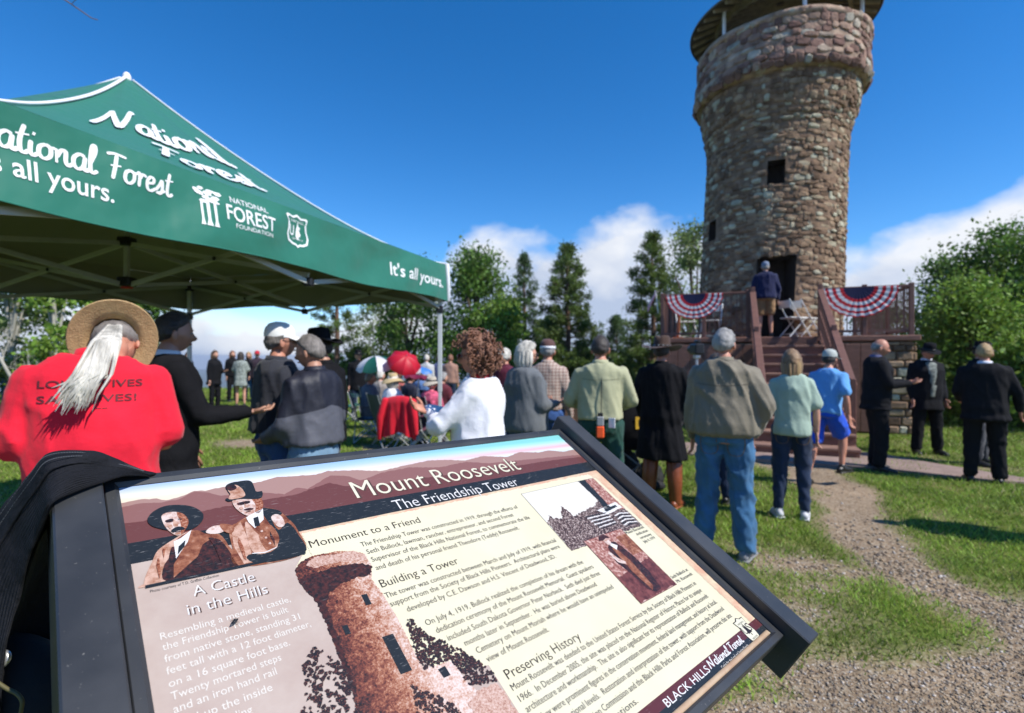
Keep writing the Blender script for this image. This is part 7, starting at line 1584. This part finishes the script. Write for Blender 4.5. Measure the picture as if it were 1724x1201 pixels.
# camera on a tripod near the steps
r = empty('video_camera', (at(1173, 0, 6.3), 6.3, 0)); tag(r, 'black video camera on a tripod between black coat and tan jacket', 'camera'); b = MB(); b.box((0, 0, 1.66), (.11, .22, .13), bev=.015); b.tube([(0, .11, 1.66), (0, .22, 1.66)], .045, 12, cap=False); b.box((0, -.02, 1.75), (.05, .12, .04), bev=.01); b.build('camera_body', black_m, r)
b = MB(); b.tube([(0, 0, 1.25), (0, 0, 1.60)], .017, 10); b.box((0, 0, 1.57), (.07, .07, .05), bev=.01); b.build('column', steel_m, r)
for k in range(3): a = 2 * pi * k / 3 + .4; b = MB(); b.tube([(0, 0, 1.30), (cos(a) * .42, sin(a) * .42, .01)], [.017, .011], 8); b.build('leg', mat('tripod_grey', (.06, .06, .065), rough=.4), r)
def pack(label, px, z, sx=.34, sy=.24, h=.34, cat='bag', name='backpack'):
    r = empty(name, (at(px, 0, z), z, 0)); tag(r, label, cat); b = MB(); b.tube([(0, 0, .05), (.01, 0, h * .5), (.03, .02, h * .92)], [(sy * .5, sx * .5), (sy * .52, sx * .52), (sy * .34, sx * .36)], 14, ref=(1, 0, 0)); o = queue(b, 'sack', bag_m, r, .02, 4, wr=.014, wf=(8, 8, 8))
    b = MB(); b.tube([(-.06, 0, h * .95), (-.02, 0, h * 1.14), (.06, 0, h * 1.1), (.09, 0, h * .9)], .011, 8); b.build('strap', bag_m, r, True); b = MB(); b.tube([(-.10, -sy * .5, h * .2), (0, -sy * .62, h * .3), (.12, -sy * .5, h * .2)], [.05, .07, .05], 8); b.build('pocket', bag_m, r, True)
pack('black backpack lying on the grass beyond the sign corner', 1052, 6.75, .40, .28, .30)
pack('black camera bag on the ground behind the ranger', 1092, 6.2, .36, .25, .26, name='camera_bag')
flush()
# small dark lens pouch in the brown camp chair row; brown satchel
# ------------------------------------------------------------------ black jacket thrown over the top left of the sign
corduroy = bpy.data.materials.new('black_corduroy'); corduroy.use_nodes = True
def fill_cord(m, ribs=True):
    t = m.node_tree; n = t.nodes; l = t.links; b = n['Principled BSDF']; b.inputs['Roughness'].default_value = .85; b.inputs['Sheen Weight'].default_value = .0; b.inputs['Specular IOR Level'].default_value = .2
    a = n.new('ShaderNodeAttribute'); a.attribute_name = 'vv'; c = n.new('ShaderNodeTexCoord'); x = n.new('ShaderNodeTexNoise'); x.inputs['Scale'].default_value = 35; x.inputs['Detail'].default_value = 8; l.new(c.outputs['Object'], x.inputs[0])
    r = n.new('ShaderNodeValToRGB'); r.color_ramp.elements[0].color = (.0060, .0065, .0085, 1); r.color_ramp.elements[1].color = (.017, .018, .023, 1); l.new(x.outputs[0], r.inputs[0])
    mu = n.new('ShaderNodeMath'); mu.operation = 'MULTIPLY'; mu.inputs[1].default_value = 2 * pi * 20; l.new(a.outputs['Fac'], mu.inputs[0]); sn = n.new('ShaderNodeMath'); sn.operation = 'SINE'; l.new(mu.outputs[0], sn.inputs[0])
    wv = n.new('ShaderNodeTexNoise'); wv.inputs['Scale'].default_value = 900; l.new(c.outputs['Object'], wv.inputs[0])
    k = n.new('ShaderNodeMath'); k.operation = 'MULTIPLY_ADD'; k.inputs[1].default_value = .6 if ribs else .0; l.new(sn.outputs[0], k.inputs[0]); l.new(wv.outputs[0], k.inputs[2])
    u = n.new('ShaderNodeBump'); u.inputs['Strength'].default_value = .9; u.inputs['Distance'].default_value = .0011; l.new(k.outputs[0], u.inputs['Height']); u2 = n.new('ShaderNodeBump'); u2.inputs['Strength'].default_value = .7; u2.inputs['Distance'].default_value = .012; l.new(x.outputs[0], u2.inputs['Height']); l.new(u.outputs[0], u2.inputs['Normal']); l.new(u2.outputs[0], b.inputs['Normal'])
    l.new(r.outputs[0], b.inputs['Base Color'])
fill_cord(corduroy); canvas = bpy.data.materials.new('black_canvas'); canvas.use_nodes = True; fill_cord(canvas, False)
def W3(px, py, d): return Vector(((px - 862) / 873 * d, d, CAMZ - (py - 600.5) / 873 * d))
jk = empty('black_jacket', W3(120, 800, .95)); tag(jk, 'black canvas jacket with ribbed collar draped over the top left corner of the sign', 'jacket')
def catmull(P, n):
    out_ = []
    P = [Vector(p) for p in P]
    for i in range(len(P) - 1):
        p0, p1, p2, p3 = P[max(i - 1, 0)], P[i], P[i + 1], P[min(i + 2, len(P) - 1)]
        for k in range(n): t = k / n; out_.append(.5 * ((2 * p1) + (p2 - p0) * t + (2 * p0 - 5 * p1 + 4 * p2 - p3) * t * t + (3 * p1 - p0 - 3 * p2 + p3) * t ** 3))
    return out_ + [P[-1]]
def loft(name, curves, m, n=10, thick=.003, close=True, wr=.0):
    C = [catmull(c, n) for c in curves]; nx = len(C[0]); rows = [catmull([c[i] for c in C], 6) for i in range(nx)]; ny = len(rows[0]); V = []
    for i in range(nx):
        for j in range(ny):
            p = rows[i][j]; d = mn.noise(p * 14) * wr + mn.noise(p * 32 + Vector((3, 1, 7))) * wr * .45; V.append(p + Vector((.2, -.7, .6)) * d)
    F = [(i * ny + j, (i + 1) * ny + j, (i + 1) * ny + j + 1, i * ny + j + 1) for i in range(nx - 1) for j in range(ny - 1)]
    o = mesh(name, [v - jk.location for v in V], F, m, jk, True); q = o.data.attributes.new('vv', 'FLOAT', 'POINT'); q.data.foreach_set('value', [j / (ny - 1) for i in range(nx) for j in range(ny)])
    s_ = o.modifiers.new('s', 'SOLIDIFY'); s_.thickness = thick; s_.offset = -1
    return o
# curves run from the tip on the frame (right) to the lower left; rows from the upper/back edge to the lower/front edge
tip = W3(254, 800, .738)
back = [tip + Vector((0, .012, 0)), W3(222, 786, .76), W3(195, 776, .77), W3(150, 764, .76), W3(88, 768, .74), W3(55, 798, .73), W3(0, 868, .73), W3(-60, 940, .72), W3(-110, 1100, .70), W3(-130, 1300, .68)]
top1 = [tip + Vector((0, 0, .002)), W3(222, 785, .725), W3(195, 774, .715), W3(150, 759, .685), W3(86, 760, .665), W3(55, 788, .665), W3(0, 860, .68), W3(-55, 930, .68), W3(-100, 1090, .66), W3(-120, 1300, .64)]
mid1 = [tip, W3(215, 790, .712), W3(185, 786, .695), W3(140, 780, .665), W3(90, 792, .645), W3(64, 826, .645), W3(18, 893, .66), W3(-25, 973, .65), W3(-60, 1110, .63), W3(-80, 1300, .60)]
mid2 = [tip - Vector((0, 0, .001)), W3(210, 796, .702), W3(175, 799, .678), W3(132, 803, .648), W3(90, 824, .628), W3(68, 858, .630), W3(36, 925, .645), W3(5, 1000, .645), W3(-20, 1120, .62), W3(-35, 1300, .59)]
low1 = [tip - Vector((0, 0, .002)), W3(212, 801, .698), W3(172, 812, .670), W3(125, 829, .640), W3(92, 846, .618), W3(78, 873, .620), W3(54, 935, .635), W3(34, 1005, .64), W3(12, 1080, .625), W3(-8, 1290, .60)]
und = [tip - Vector((0, 0, .003)), W3(212, 803, .702), W3(174, 814, .678), W3(126, 831, .650), W3(84, 850, .64), W3(66, 882, .66), W3(46, 940, .67), W3(26, 1010, .67), W3(2, 1085, .66), W3(-20, 1290, .64)]
loft('canvas_body', [back, top1, mid1], canvas, 10, .004, wr=.008)
loft('ribbed_collar', [mid1, mid2, low1, und], corduroy, 10, .004, wr=.006)
loft('shade_lining', [[W3(125, 836, .76), W3(112, 900, .75), W3(108, 1000, .74), W3(106, 1100, .72), W3(106, 1320, .70)], [W3(92, 850, .70), W3(74, 900, .70), W3(50, 1000, .70), W3(25, 1100, .69), W3(10, 1320, .68)], [W3(80, 868, .665), W3(52, 935, .66), W3(28, 1005, .66), W3(5, 1080, .65), W3(-20, 1300, .64)]], canvas, 8, .003, wr=.004)  # dark sheet added for the jacket's inside and the backpack's shadow beside the bar
b = MB(); b.tube([p - jk.location + Vector((0, -.003, .0015)) for p in catmull(mid1, 10)], .0016, 6); b.build('collar_seam', canvas, jk, True)
b = MB(); c_ = W3(3, 1110, .635) - jk.location; b.lathe([(.001, .003), (.008, .003), (.010, .001), (.010, -.002)], c_, 20, rot=Matrix.Rotation(R(70), 3, 'X')); b.build('snap_button', steel_m, jk, True)
st_th = mat('grey_thread', (.075, .08, .09), rough=.8)
for off in (.35, .62):      # stitched lines, dash by dash, along the collar
    A_, B_ = catmull(mid1, 14), catmull(mid2, 14); b = MB()
    A2, B2 = catmull(top1, 14), catmull(mid1, 14)
    for i in range(4, len(A_) - 20, 1):
        p = A2[i].lerp(B2[i], off) - jk.location; q = A2[i + 1].lerp(B2[i + 1], off) - jk.location; dd = (q - p) * .55; b.tube([p + Vector((0, -.006, .004)), p + dd + Vector((0, -.006, .004))], .0006, 5)
    b.build('stitching', st_th, jk)
# dark backpack below it, its zip just showing
bp = empty('backpack', W3(-60, 1250, .62)); tag(bp, 'black backpack with an olive zip below the draped jacket', 'bag'); b = MB(); b.ell((-.01, .05, -.02), (.115, .07, .12), 20, 14); b.build('sack', bag_m, bp, True)
zp = [W3(-6, 1148, .60), W3(12, 1160, .60), W3(28, 1168, .60), W3(37, 1180, .60), W3(36, 1195, .60), W3(30, 1225, .60)]; b = MB(); b.tube([p - bp.location for p in catmull(zp, 6)], .0022, 6); b.build('zip', mat('olive_zip', (.10, .085, .03), rough=.6), bp, True)
bpy.context.view_layer.update()
